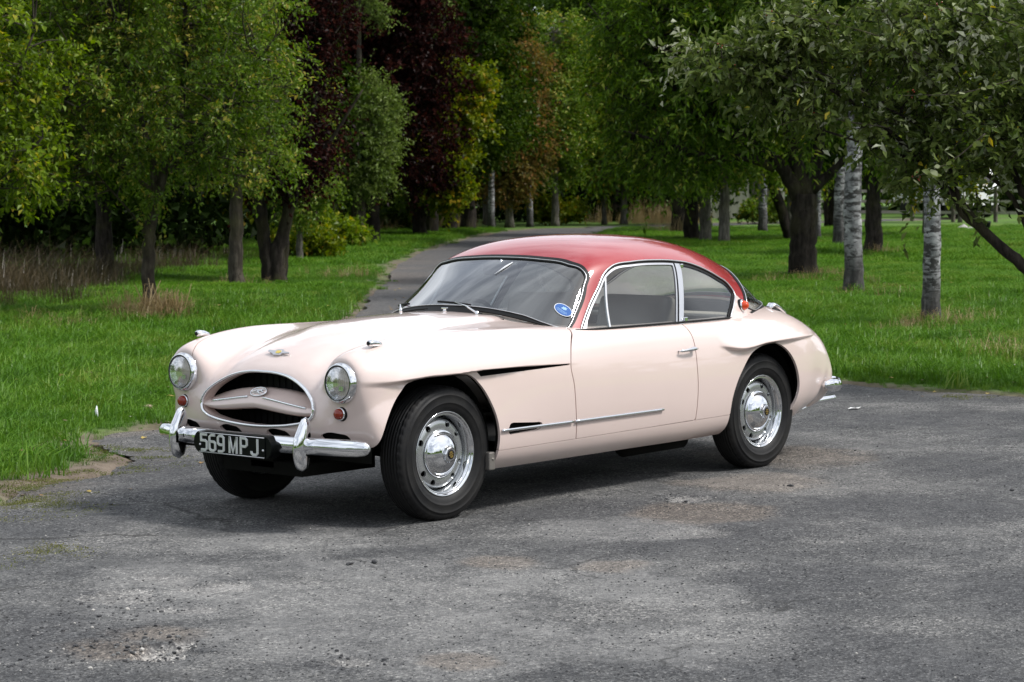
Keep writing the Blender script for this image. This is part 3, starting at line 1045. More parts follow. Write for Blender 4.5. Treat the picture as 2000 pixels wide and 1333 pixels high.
# ------------------------------------------------------------------ headlamps and small lamps
for s_ in (1, -1):
    hl = empty("headlamp", (.556, s_ * .561, .699), 0, CAR)
    Mx = Matrix.Rotation(R(-90), 4, 'Z') @ Matrix.Identity(4)      # lathe axis +y -> +x
    Mx = Matrix.Rotation(R(-2), 4, 'Y') @ Mx
    b = MB()
    b.lathe([(.090, -.06), (.101, -.045), (.1005, -.015), (.0985, .004), (.0945, .018), (.0895, .027), (.0855, .030), (.0835, .029), (.0825, .025), (.0820, .016)], 72, Mx)
    b.build("headlamp_rim", M['chrome'], hl)
    b = MB()
    b.lathe([(.0835, .027), (.0845, .030), (.0815, .031), (.0805, .028)], 64, Mx)
    b.build("lens_gasket", M['rubber'], hl)
    b = MB()
    n = 72
    pr = [(.0815 * math.sin(t), .024 + .022 * (math.cos(t) - math.cos(1.25)) / (1 - math.cos(1.25)) * 1.0) for t in np.linspace(0, 1.25, 12)]
    pr = [(r / math.sin(1.25), h) for r, h in pr]
    b.lathe(pr, 72, Mx)
    # fluted lens relief
    b.build("headlamp_lens", M['lens'], hl)
    b = MB()
    pr = [(.080 * t, -.055 + .080 * t * t) for t in np.linspace(0, 1, 12)]
    b.lathe(pr, 60, Mx)
    b.build("headlamp_reflector", M['chrome'], hl)
    b = MB()
    b.tube([(-.05, 0, 0), (-.012, 0, 0), (-.004, 0, 0)], [.012, .012, .006], 12)
    b.box((.004, 0, -.026), (.004, .034, .022))
    b.build("bulb", M['chrome'], hl)
    b = MB()
    for k in range(-6, 7):
        yy = k * .0115
        hh = math.sqrt(max(.074 ** 2 - yy ** 2, 0))
        b.tube([(.034 - 3.2 * (yy * yy + z * z) , yy, z) for z in np.linspace(-hh, hh, 7)], .0012, 4)
    b.build("lens_fluting", M['lens'], hl)

    # amber indicator in a dark base with a bright ring
    il = empty("indicator_lamp", (.553, s_ * .557, .552), 0, CAR)
    b = MB()
    b.lathe([(.0, -.03), (.034, -.03), (.035, .000), (.031, .008), (.029, .008)], 40, Mx)
    b.build("indicator_base", M['rubber'], il)
    b = MB()
    b.lathe([(.029, .006), (.0305, .012), (.0285, .017), (.0265, .015)], 40, Mx)
    b.build("indicator_ring", M['chrome'], il)
    b = MB()
    b.lathe([(.027, .010), (.0265, .022), (.024, .032), (.018, .038), (.009, .041), (0, .042)], 40, Mx)
    b.build("indicator_lens", M['amber'], il)

    # bullet side lamp on the wing
    ml = empty("side_lamp", (.375, s_ * .612, .868), 0, CAR)
    b = MB()
    b.tube([(.050, 0, .013), (.046, 0, .013), (.030, 0, .014), (.0, 0, .011), (-.03, 0, .004), (-.055, 0, -.006)], [.0125, .0155, .0170, .0155, .0105, .002], 16)
    b.build("side_lamp_shell", M['chrome'], ml)
    b = MB()
    b.tube([(.047, 0, .013), (.054, 0, .013), (.058, 0, .013)], [.0115, .0095, .004], 14)
    b.build("side_lamp_lens", M['black'], ml)

    # orange beehive lamp at the foot of the rear pillar
    tl = empty("tail_lamp", (-2.595, s_ * .616, .927), 0, CAR)
    ax = Vector((-.30, s_ * .93, .15)).normalized()
    Mt = ax.to_track_quat('Y', 'Z').to_matrix().to_4x4()
    b = MB()
    b.lathe([(.0, -.02), (.037, -.02), (.039, .004), (.034, .010)], 36, Mt)
    b.build("tail_lamp_base", M['rubber'], tl)
    b = MB()
    b.lathe([(.034, .004), (.0345, .013), (.030, .018), (.027, .016)], 36, Mt)
    b.build("tail_lamp_ring", M['chrome'], tl)
    b = MB()
    b.lathe([(.029, .012), (.0285, .020), (.0272, .022), (.0268, .027), (.0250, .029), (.0240, .034), (.0205, .037), (.0190, .041), (.014, .045), (.007, .047), (0, .048)], 36, Mt)
    b.build("tail_lamp_lens", M['orange'], tl)

# ------------------------------------------------------------------ grille
def surf_x(y, z):
    """front body surface x at (y, z)"""
    m = BV[:, 0] > .38
    q = BV[m]
    d = (q[:, 1] - y) ** 2 + (q[:, 2] - z) ** 2
    i = np.argsort(d)[:4]
    w_ = 1 / (d[i] + 1e-7)
    return float((q[i, 0] * w_).sum() / w_.sum())


GR = empty("grille", (.5, 0, .46), 0, CAR)
gp = [(surf_x(y, z) - .5, y, z - .46) for y, z in GRILLE[::2]]
b = MB()
b.tube([Vector(q) + Vector((.004, 0, 0)) for q in gp], [(.013 if q[2] > .10 else .009, .0072) for q in gp], 12, closed=True, up=(1, 0, 0))
b.build("grille_surround", M['chrome'], GR)
# tunnel walls behind the surround, body colour, and the dark core
v, f = [], []
n = len(gp)
for d, k in ((.0, .985), (-.03, .985), (-.062, .98)):
    for q in gp:
        v.append((q[0] + d, q[1] * k, (q[2] - .12) * k + .12))
for r_ in range(2):
    for i in range(n):
        j = (i + 1) % n
        f.append((r_ * n + i, r_ * n + j, (r_ + 1) * n + j, (r_ + 1) * n + i))
b = MB()
b.add(v, f)
b.build("grille_tunnel", M['cream'], GR)
b = MB()
b.box((-.145, 0, .13), (.06, .95, .32))
for k in range(-8, 9):
    b.tube([(-.112, k * .045, -.02), (-.112, k * .045, .26)], .003, 6)
b.tube([(-.10, -.05, .055), (-.10, .0, .075), (-.10, .03, .055)], .005, 6)
b.build("radiator_core", M['black'], GR)
# body-colour flap across the mouth
ys = np.linspace(-.392, .392, 61)
ay = np.abs(ys)
zlow = pl(ay, [(0, .550), (.07, .545), (.20, .533), (.29, .528), (.36, .530), (.392, .533)])
zcr = pl(ay, [(0, .606), (.05, .603), (.20, .584), (.33, .567), (.392, .564)])
ztop = pl(ay, [(0, .643), (.12, .638), (.22, .626), (.32, .606), (.392, .588)])
xn = pl(ay, [(0, .603), (.20, .598), (.32, .588), (.392, .577)])
rows = []
for i in range(len(ys)):
    zl_, zc_, zt_, x_ = zlow[i], zcr[i], ztop[i], xn[i]
    prof = [(x_ - .10, zl_ - .004), (x_ - .045, zl_ - .004), (x_ - .016, zl_ + .0), (x_ - .003, zl_ + .008), (x_ + .002, (zl_ * .55 + zc_ * .45)), (x_ - .004, zc_ * .7 + zl_ * .3), (x_ - .014, zc_), (x_ - .035, zc_ * .75 + zt_ * .25), (x_ - .065, zc_ * .38 + zt_ * .62), (x_ - .095, zt_), (x_ - .125, zt_ + .002)]
    rows.append(smooth_poly(prof, 4, closed=False))
Gf = np.stack([np.stack([r_[:, 0] - .5, np.full(len(r_), ys[i]), r_[:, 1] - .46], 1) for i, r_ in enumerate(rows)])
flap = link("grille_flap", mesh_np("grille_flap", Gf.reshape(-1, 3), grid_tris(*Gf.shape[:2])), GR, M['cream'])
for s_ in (1, -1):
    b = MB()
    pts = []
    for yy in np.linspace(.055, .335, 14):
        pts.append((float(pl(yy, [(0, .603), (.20, .598), (.32, .588), (.392, .577)])) - .011 - .5, s_ * yy, float(pl(yy, [(0, .606), (.05, .603), (.20, .584), (.33, .566), (.388, .557)])) + .001 - .46))
    b.tube(pts, [(.006, .004)] * len(pts), 8, up=(0, 0, 1))
    b.build("flap_strip", M['chrome'], flap)
nb = Vector((.62, 0, .78)).normalized()
Mb = Matrix.Translation((.566 - .5, 0, .628 - .46)) @ nb.to_track_quat('Y', 'X').to_matrix().to_4x4()
b = MB()
E_ = [(math.cos(t) * .030, math.sin(t) * .052) for t in np.linspace(0, 2 * math.pi, 40, endpoint=False)]
b.tube([Mb @ Vector((q[0], .001, q[1])) for q in E_], .0035, 8, closed=True)
b.build("flap_badge_rim", M['chrome'], flap)
b = MB()
b.add([Mb @ Vector((0, .002, 0))] + [Mb @ Vector((q[0] * .95, .0, q[1] * .95)) for q in E_], [(0, i + 1, (i + 1) % 40 + 1) for i in range(40)])
b.build("flap_badge", M['cream'], flap)
b = MB()
b.tube([Mb @ Vector(q) for q in ((-.012, .004, -.038), (.004, .006, -.016), (.010, .005, .004), (.002, .006, .022), (-.006, .004, .038))], [.002, .004, .003, .004, .002], 6)
b.tube([Mb @ Vector(q) for q in ((.016, .004, -.022), (.0, .006, -.006), (-.012, .005, .012), (-.016, .004, .026))], [.002, .004, .004, .002], 6)
b.tube([Mb @ Vector(q) for q in ((-.016, .004, -.018), (-.004, .006, .0), (.012, .005, .016), (.016, .004, .030))], [.002, .003, .004, .002], 6)
b.build("flap_badge_emblem", M['chrome'], flap)

# bonnet badge: winged shield
bb = empty("bonnet_badge", (.428, 0, .806), 0, CAR)
nb = Vector((.60, 0, .80)).normalized()
Mb = Matrix.Translation((.006 * .6, 0, .006)) @ nb.to_track_quat('Z', 'Y').to_matrix().to_4x4()
# local axes: Z normal, Y ~ world lateral
def flat(mb_, pts, z0, z1):
    n_ = len(pts)
    v_ = [Mb @ Vector((p[1], -p[0], z0)) for p in pts] + [Mb @ Vector((p[1], -p[0], z1)) for p in pts]
    mb_.add(v_, [tuple(range(n_, 2 * n_))] + [(i, (i + 1) % n_, n_ + (i + 1) % n_, n_ + i) for i in range(n_)], False)


b = MB()
flat(b, [(-.014, -.078), (-.010, -.030), (-.020, -.020), (-.022, .022), (-.008, .030), (-.004, .075), (.0, .075), (.006, .030), (.018, .024), (.020, -.022), (.010, -.034), (-.004, -.078)], -.004, .003)
b.build("badge_wings", M['chrome_dull'], bb)
b = MB()
flat(b, [(-.011, -.014), (-.011, .014), (0, .017), (.009, .012), (.009, -.012), (0, -.017)], .003, .0045)
b.build("badge_shield", M['yellow'], bb)

# ------------------------------------------------------------------ bumpers and plate
FB = empty("front_bumper", (.6, 0, .40), 0, CAR)
half = [(.545, .737, .393), (.549, .730, .394), (.557, .716, .396), (.577, .682, .398), (.607, .620, .399), (.634, .540, .400), (.655, .44, .400), (.672, .30, .400), (.682, .15, .40), (.686, 0, .400)]
path = half + [(x, -y, z) for x, y, z in half[-2::-1]]
rad = [.006, .023, .034, .0405, .0415, .0415, .0415, .0415, .0415, .0415]
rad = rad + rad[-2::-1]
pp = smooth_poly([(x - .6, y, z - .4) for x, y, z in path], 5, closed=False)
rr = np.interp(np.linspace(0, len(rad) - 1, len(pp)), np.arange(len(rad)), rad)
b = MB()
b.tube(pp, [(float(r_) * .85, float(r_)) for r_ in rr], 28, up=(1, 0, 0))
b.build("bumper_bar", M['chrome'], FB)
for s_ in (1, -1):
    b = MB()
    zs = np.linspace(0, 1, 19)
    P_, r_ = [], []
    for t in zs:
        z = .285 + .255 * t
        lat = float(pl(t, [(0, .004), (.04, .020), (.15, .0255), (.35, .0275), (.5, .0270), (.70, .0240), (.88, .0190), (.96, .0125), (1, .003)]))
        fwd = float(pl(t, [(0, .005), (.04, .028), (.2, .046), (.45, .054), (.62, .049), (.80, .038), (.93, .026), (.98, .015), (1, .003)]))
        xc = float(pl(t, [(0, .700), (.3, .706), (.5, .704), (.75, .688), (1, .676)]))
        P_.append((xc - .6, s_ * .441, z - .4))
        r_.append((fwd, lat))
    b.tube(P_, r_, 24, up=(1, 0, 0))
    b.build("overrider", M['chrome'], FB)
    b = MB()
    b.tube([(.02, s_ * .37, -.02), (-.12, s_ * .37, -.04)], .016, 8)
    b.build("bumper_iron", M['under'], FB)

PLX = .752
NP = empty("number_plate", (.74, .0, .385), 0, CAR)


def stadium(w_, h_, r_, n_=6):
    o = []
    for cx, cy, a0 in ((w_ - r_, h_ - r_, 0), (-w_ + r_, h_ - r_, 90), (-w_ + r_, -h_ + r_, 180), (w_ - r_, -h_ + r_, 270)):
        for k in range(n_ + 1):
            a = R(a0 + 90 * k / n_)
            o.append((cx + r_ * math.cos(a), cy + r_ * math.sin(a)))
    return o


def prism_x(mb_, pts, x0, x1, bev=0.0):
    """outline in (y, z), extruded along x, optional chamfer at the front"""
    n_ = len(pts)
    c = np.mean(pts, 0)
    v_ = [(x0, p[0], p[1]) for p in pts]
    v_ += [(x1 - bev, p[0], p[1]) for p in pts]
    q = [(x1, c[0] + (p[0] - c[0]) * (1 - bev * 6), c[1] + (p[1] - c[1]) * (1 - bev * 8)) for p in pts] if bev else None
    f_ = [(i, (i + 1) % n_, n_ + (i + 1) % n_, n_ + i) for i in range(n_)]
    if q:
        v_ += q
        f_ += [(n_ + i, n_ + (i + 1) % n_, 2 * n_ + (i + 1) % n_, 2 * n_ + i) for i in range(n_)]
        f_.append(tuple(range(2 * n_, 3 * n_)))
    else:
        f_.append(tuple(range(n_, 2 * n_)))
    f_.append(tuple(range(n_ - 1, -1, -1)))
    mb_.add(v_, f_, False)


b = MB()
prism_x(b, stadium(.275, .054, .050), -.06, .006)
b.build("plate_backing", M['plate'], NP)
b = MB()
prism_x(b, stadium(.235, .0505, .004, 3), .007, .010)
b.build("plate_panel", M['plate'], NP)
for zz in (.0475, -.0475):
    b = MB()
    b.tube([(.0110, -.232, zz), (.0110, .232, zz)], .0021, 6)
    b.build("plate_edge", M['digit'], NP)
for s_ in (1, -1):
    b = MB()
    b.lathe([(.006, .0), (.0055, .003), (.003, .0055), (0, .006)], 14, Matrix.Translation((.0105, s_ * .224, -.012)) @ Matrix.Rotation(R(-90), 4, 'Z'))
    b.build("plate_bolt", M['digit'], NP)

# pressed characters as strokes with a bevelled section; glyph box 1 x 2
GL = {
    '5': [[(.98, 2), (.10, 2), (.10, 1.22), (.70, 1.22), (.92, 1.05), (.92, .22), (.72, .0), (.10, .0)]],
    '6': [[(.95, 2), (.34, 2), (.10, 1.76), (.10, .22), (.32, 0), (.72, 0), (.92, .22), (.92, .98), (.72, 1.16), (.14, 1.16)]],
    '9': [[(.12, 0), (.70, 0), (.92, .22), (.92, 1.78), (.70, 2), (.30, 2), (.10, 1.78), (.10, 1.06), (.30, .86), (.88, .86)]],
    'M': [[(.06, -.08), (.06, 2.08)], [(.06, 2.0), (.56, .02), (1.06, 2.0)], [(1.06, 2.08), (1.06, -.08)]],
    'P': [[(.10, -.08), (.10, 2.0), (.74, 2.0), (.95, 1.78), (.95, 1.16), (.74, .94), (.14, .94)]],
    'J': [[(.90, 2.08), (.90, .26), (.68, 0), (.26, 0), (.06, .22), (.06, .46)]],
}


def stroke(mb_, pts, y0, z0, sc, hw=.0069, x0=.010, hgt=.0042):
    P = [np.array((y0 + p[0] * sc * 1.34, z0 + p[1] * sc)) for p in pts]
    n_ = len(P)
    L, Rr_ = [], []
    for i in range(n_):
        d0 = P[i] - P[i - 1] if i else P[1] - P[0]
        d1 = P[i + 1] - P[i] if i < n_ - 1 else d0
        d0, d1 = d0 / np.linalg.norm(d0), d1 / np.linalg.norm(d1)
        n0, n1 = np.array((-d0[1], d0[0])), np.array((-d1[1], d1[0]))
        m_ = n0 + n1
        m_ = m_ / max(np.dot(m_, n0), .45)
        L.append(m_)
    v_, f_ = [], []
    for i in range(n_):
        for o, x in ((1, x0), (.72, x0 + hgt), (-.72, x0 + hgt), (-1, x0)):
            q = P[i] + L[i] * hw * o
            v_.append((x, q[0], q[1]))
    for i in range(n_ - 1):
        for k in range(3):
            f_.append((4 * i + k, 4 * i + k + 1, 4 * i + 4 + k + 1, 4 * i + 4 + k))
    f_.append((0, 3, 2, 1))
    f_.append(tuple(4 * (n_ - 1) + k for k in range(4)))
    mb_.add(v_, f_, False)


sc_ = .0375
# the plate is read from the front, where +y is on the reader's right
for ch, y0 in (('5', -.222), ('6', -.161), ('9', -.100), ('M', -.014), ('P', .063), ('J', .140)):
    b = MB()
    gl = GL[ch]
    for st in gl:
        stroke(b, st, y0, -.0375, sc_)
    b.build("plate_character", M['digit'], NP)

# rear bumper corner and tailpipe
RB = empty("rear_bumper", (-3.6, 0, .42), 0, CAR)
half = [(-3.315, .695, .425), (-3.325, .706, .4245), (-3.38, .711, .423), (-3.46, .700, .42), (-3.545, .652, .418), (-3.615, .55, .417), (-3.67, .35, .417), (-3.69, .15, .417), (-3.69, 0, .417)]
path = half + [(x, -y, z) for x, y, z in half[-2::-1]]
rad = [.006, .024, .037, .0405, .0405, .0405, .0405, .0405, .0405]
rad = rad + rad[-2::-1]
pp = smooth_poly([(x + 3.6, y, z - .42) for x, y, z in path], 6, closed=False)
rr = np.interp(np.linspace(0, len(rad) - 1, len(pp)), np.arange(len(rad)), rad)
b = MB()
b.tube(pp, [(float(q), float(q) * .62) for q in rr], 24, up=(0, 0, 1))
b.build("bumper_bar", M['chrome'], RB)
b = MB()
b.tube([(-3.2, .48, .24), (-3.42, .49, .27), (-3.50, .50, .302), (-3.69, .515, .312), (-3.71, .517, .312)], [.018, .019, .020, .021, .019], 16)
b.tube([(-3.52, .50, .302), (-3.50, .50, .38)], .008, 8)
b.build("tailpipe", M['chrome'], CAR)

# boot hinge: bright arm over a black tube standing in for the gap's shade, on the deck beside the rear window
for s_ in (1, -1):
    hg = empty("boot_hinge", (-3.13, s_ * .47, .895), 0, CAR)
    b = MB()
    b.tube([(.07, s_ * .015, -.004), (.03, s_ * .012, .012), (-.03, s_ * .005, -.004), (-.10, 0, -.035), (-.14, 0, -.058)], [(.010, .022), (.014, .030), (.014, .026), (.010, .018), (.006, .012)], 14, up=(0, 0, 1))
    b.build("hinge_arm", M['chrome'], hg)
    b = MB()
    b.tube([(.06, s_ * .030, -.012), (.0, s_ * .032, -.026), (-.05, s_ * .026, -.044)], [(.008, .010), (.014, .016), (.006, .010)], 12, up=(0, 0, 1))
    b.build("hinge_gap_shade", M['rubber'], hg)

# ------------------------------------------------------------------ door furniture and strips
def side_y(x, z):
    m = (BV[:, 1] > .5) & (np.abs(BV[:, 0] - x) < .05) & (np.abs(BV[:, 2] - z) < .05)
    q = BV[m]
    d = (q[:, 0] - x) ** 2 + (q[:, 2] - z) ** 2
    return float(q[np.argmin(d), 1])


for s_ in (1, -1):
    dr = DOORS[s_]
    y0 = side_y(-1.85, .725)
    b = MB()
    b.tube([(-1.775, s_ * (y0 + .021), .722), (-1.79, s_ * (y0 + .024), .723), (-1.84, s_ * (y0 + .030), .726), (-1.90, s_ * (y0 + .030), .729), (-1.922, s_ * (y0 + .028), .729)],
           [(.003, .004), (.005, .0065), (.0065, .009), (.008, .010), (.006, .007)], 14, up=(0, 1, 0))
    b.tube([(-1.905, s_ * (y0 - .004), .727), (-1.905, s_ * (y0 + .026), .729)], [.015, .010], 14)
    b.tube([(-1.785, s_ * (y0 - .002), .722), (-1.785, s_ * (y0 + .022), .722)], [.005, .004], 10)
    b.build("door_handle", M['chrome'], dr)
    for xa, xb, par in ((-.336, -.872, CAR), (-.892, -1.634, dr)):
        pts = []
        for x in np.linspace(xa, xb, 24):
            z = .412 + (-.338 - x) * .0046
            e = min(abs(x - xa), abs(x - xb)) if par is dr or x > -.5 else .1
            pts.append((x, s_ * (side_y(x, z) + .006), z))
        b = MB()
        b.tube(pts, [(.0062, .0082)] * len(pts), 8, up=(0, 1, 0))
        b.build("side_strip", M['chrome'], par)

# ------------------------------------------------------------------ screen furniture
CGh = CG
def cab_pt(px, py, front=True):
    """point on the windscreen at lateral y and height z"""
    m = (CV[:, 0] > -1.45)
    q = CV[m]
    d = (q[:, 1] - px) ** 2 + (q[:, 2] - py) ** 2
    i = np.argsort(d)[:4]
    w_ = 1 / (d[i] + 1e-7)
    x = float((q[i, 0] * w_).sum() / w_.sum())
    n_ = CNn[m][i[0]]
    return Vector((x, px, py)), Vector(n_)


for (y_piv, y_mid, z_mid, y0, z0, y1, z1) in ((.235, .02, .990, .125, .985, -.125, .996), (-.315, -.46, .965, -.37, .975, -.56, .955)):
    wn = empty("wiper", (-.75, y_piv, .955), 0, CAR)
    off = Vector((.75, -y_piv, -.955))
    a, na = cab_pt(y0, z0)
    c, nc_ = cab_pt(y1, z1)
    mid, nm_ = cab_pt(y_mid, z_mid)
    pv = Vector((-.765, y_piv, .957))
    b = MB()
    b.tube([pv + off, pv * .55 + mid * .45 + off + Vector((.012, 0, .020)), mid + off + nm_ * .018], [.0055, .004, .003], 8)
    b.tube([pv + off + Vector((0, 0, -.02)), pv + off + Vector((0, 0, .012))], [.010, .008], 10)
    b.build("wiper_arm", M['chrome'], wn)
    b = MB()
    b.tube([a + na * .010 + off, (a + c) / 2 + nm_ * .013 + off, c + nc_ * .010 + off], [(.006, .0035)] * 3, 6, up=(0, 0, 1))
    b.build("wiper_blade", M['rubber'], wn)
b = MB()
b.tube([(-.772, 0, .955), (-.772, 0, .972)], [.012, .008], 10)
b.box((-.772, 0, .976), (.016, .036, .007), bev=.002)
b.build("washer_jet", M['chrome'], CAR)

# round sticker low on the near corner of the screen: blue disc, white rim, beast and three text lines
cp, cn = cab_pt(.576, .971)
ty = (Vector((0, 1, 0)) - cn * cn.y).normalized()
tz = cn.cross(ty) * -1
if tz.z < 0:
    tz = -tz
SK = empty("screen_sticker", cp, 0, CAR)


def stk(mb_, outline, h_):
    v_ = [ty * q[0] + tz * q[1] + cn * h_ for q in outline]
    mb_.add(v_, [tuple(range(len(v_)))], False)


ell = [(math.cos(t), math.sin(t)) for t in np.linspace(0, 2 * math.pi, 36, endpoint=False)]
b = MB()
stk(b, [(q[0] * .052, q[1] * .038) for q in ell], .0015)
b.build("sticker_rim", M['white'], SK)
b = MB()
stk(b, [(q[0] * .0485, q[1] * .0345) for q in ell], .0022)
b.build("sticker_face", M['blue'], SK)
b = MB()
stk(b, [(-.016, .006), (-.010, .012), (-.013, .020), (-.004, .017), (.0, .025), (.004, .018), (.013, .023), (.010, .014), (.018, .012), (.010, .008), (.012, .001), (.005, .005), (.001, -.002), (-.003, .005), (-.010, .0)], .003)
for zz, w_ in ((-.008, .030), (-.0145, .034), (-.021, .024)):
    for k in range(7):
        x0_ = -w_ + 2 * w_ * k / 7
        stk(b, [(x0_, zz - .0012), (x0_ + w_ * .2, zz - .0012), (x0_ + w_ * .2, zz + .0012), (x0_, zz + .0012)], .003)
b.build("sticker_print", mat("pale_blue_print", (.30, .50, .78), .5), SK)
# slim white sliver on the face of the screen
p0, n0_ = cab_pt(.095, 1.205)
p1, n1_ = cab_pt(.070, 1.145)
b = MB()
b.tube([p0 + n0_ * .003, p0 * .6 + p1 * .4 + n0_ * .004, p1 + n1_ * .003], [.002, .0055, .002], 8)
b.build("white_sliver", M['white'], CAR)

# ------------------------------------------------------------------ interior
def cushion(mb_, c, s, bev=.05, M_=None):
    bm = bmesh.new()
    bmesh.ops.create_cube(bm, size=1)
    bmesh.ops.scale(bm, vec=s, verts=bm.verts)
    bmesh.ops.bevel(bm, geom=bm.edges[:], offset=bev, segments=4, affect='EDGES', profile=.6)
    bm.verts.index_update()
    v_ = [(M_ @ q.co if M_ else q.co) + Vector(c) for q in bm.verts]
    f_ = [tuple(q.index for q in g.verts) for g in bm.faces]
    bm.free()
    mb_.add(v_, f_)


for s_ in (1, -1):
    st = empty("seat", (-1.70, s_ * .34, .30), 0, CAR)
    b = MB()
    cushion(b, (.05, 0, .16), (.50, .48, .17), .06)
    b.build("seat_cushion", M['leather'], st)
    b = MB()
    Mr = Matrix.Rotation(R(-14), 4, 'Y')
    cushion(b, (-.25, 0, .42), (.15, .50, .58), .065, Mr)
    b.build("seat_back", M['leather'], st)
    b = MB()
    for k in (-1, 0, 1):
        b.tube([(-.17 - .0 * k, k * .11, .20), (-.235, k * .11, .45), (-.29, k * .11, .66)], .006, 6)
    b.build("seat_piping", M['dash'], st)
rs = empty("rear_seat", (-2.35, 0, .35), 0, CAR)
b = MB()
for s_ in (1, -1):
    cushion(b, (-.10, s_ * .29, .22), (.16, .52, .46), .07, Matrix.Rotation(R(-22), 4, 'Y'))
    cushion(b, (.14, s_ * .29, .06), (.42, .52, .14), .05)
b.build("rear_cushions", M['leather_light'], rs)
b = MB()
b.box((-2.72, 0, .855), (.42, 1.06, .02), bev=.006)
b.build("parcel_shelf", M['leather_light'], CAR)
b = MB()
pts = [(-.90, y, .885 - .09 * abs(y)) for y in np.linspace(-.62, .62, 15)]
b.tube([(-1.06 - .05 * abs(q[1]), q[1], q[2] - .05) for q in pts], [(.06, .09)] * 15, 14, up=(0, 0, 1))
b.build("dashboard", M['dash'], CAR)
sw = empty("steering_wheel", (-1.30, -.34, .80), 0, CAR)
Ms = Matrix.Rotation(R(-28), 4, 'Y')
ring = [Ms @ Vector((0, .205 * math.cos(t), .205 * math.sin(t))) for t in np.linspace(0, 2 * math.pi, 48, endpoint=False)]
b = MB()
b.tube(ring, .0125, 10, closed=True)
b.build("steering_rim", M['black'], sw)
b = MB()
for a in (0, 180, 270):
    b.tube([Ms @ Vector((.02, 0, 0)), Ms @ Vector((0, .2 * math.cos(R(a)), .2 * math.sin(R(a))))], [(.008, .014)] * 2, 8)
b.tube([Ms @ Vector((-.02, 0, 0)), Ms @ Vector((.25, 0, .0))], .02, 10)
b.build("steering_column", M['dash'], sw)
mr_ = empty("rear_view_mirror", (-1.22, 0, 1.165), 0, CAR)
b = MB()
b.box((0, 0, 0), (.022, .235, .062), bev=.009)
b.build("mirror_housing", M['dash'], mr_)
b = MB()
b.tube([(.0, 0, .02), (-.01, 0, .055)], .006, 8)
b.build("mirror_stem", M['chrome'], mr_)
for s_ in (1, -1):
    b = MB()
    v_ = []
    xs = np.linspace(-.98, -2.22, 15)
    for x in xs:
        yy = side_y(x, .60) - .055
        v_ += [(x, s_ * yy, .30), (x, s_ * yy, .60), (x, s_ * (yy - .035), .85)]
    f_ = []
    for i in range(14):
        for k in range(2):
            f_.append((3 * i + k, 3 * i + k + 1, 3 * i + 4 + k, 3 * i + 3 + k))
    b.add(v_, f_)
    b.build("side_trim", M['leather'], CAR)
b = MB()
b.box((-1.55, 0, .285), (1.6, 1.36, .02))
b.build("carpet", M['dash'], CAR)

# ------------------------------------------------------------------ ground
rng = np.random.default_rng(7)
_perm = np.random.default_rng(3).random((256, 256))


def vnoise(x, y):
    xi, yi = np.floor(x).astype(int), np.floor(y).astype(int)
    fx, fy = x - xi, y - yi
    fx, fy = fx * fx * (3 - 2 * fx), fy * fy * (3 - 2 * fy)
    g = lambda i, j: _perm[i % 256, j % 256]
    return (g(xi, yi) * (1 - fx) + g(xi + 1, yi) * fx) * (1 - fy) + (g(xi, yi + 1) * (1 - fx) + g(xi + 1, yi + 1) * fx) * fy


def fbm(x, y, s, o=4):
    r, a, t = 0, .5, 0
    for k in range(o):
        r = r + a * vnoise(x / s * 2 ** k + 17.3 * k, y / s * 2 ** k + 5.1 * k)
        t += a
        a *= .5
    return r / t


FOOT = np.array([8.2678, 8.3463])
VDIR = math.atan2(-.657, -.754)            # heading of the view on plan


def polar(r0, r1, step, a0, a1, astep):
    nr = int(math.log(r1 / r0) / step) + 1
    na = int((a1 - a0) / astep) + 1
    rr = r0 * np.exp(np.linspace(0, math.log(r1 / r0), nr))
    aa = np.linspace(a0, a1, na) + VDIR
    Rg, Ag = np.meshgrid(rr, aa, indexing='ij')
    return FOOT[0] + Rg * np.cos(Ag), FOOT[1] + Rg * np.sin(Ag)


LOT_L = [(9, -3.6), (6, -3.0), (3, -2.3), (1.6, -1.9), (.9, -1.63), (.34, -1.93), (-.11, -2.08), (-.80, -2.62), (-1.0, -3.15), (-1.23, -3.53), (-1.67, -3.76), (-2.1, -3.75), (-3.2, -4.4), (-5, -6.0),
         (-8, -8.6), (-12.63, -12.43), (-15.21, -14.8), (-16.95, -16.34), (-21.26, -20.24), (-27.28, -25.62), (-32.9, -30.3), (-40.8, -36.3), (-48.8, -42.2), (-54.6, -45.2), (-60, -46.2), (-68, -46), (-80, -44)]
LOT_R = [(-80, -41), (-68, -42.6), (-60.5, -42.8), (-55.6, -41.8), (-50.6, -39.2), (-43.2, -33.4), (-35.4, -27.4), (-29.8, -22.8), (-23.8, -17.4), (-18.2, -12.3), (-14.4, -8.9), (-10.6, -5.6), (-8.4, -3.4), (-7.75, -2.3),
         (-7.70, -1.76), (-7.64, -1.44), (-7.58, -.99), (-7.56, -.3), (-7.6, 1.5), (-7.8, 4), (-8.2, 8), (-7.5, 12.5), (-2, 15.5), (6, 15.5), (12.5, 12.0), (14, 5), (12, -2.5)]
LOT = np.array(LOT_L + LOT_R)
LOTP = smooth_poly(LOT, 5, corners=(26, 27))


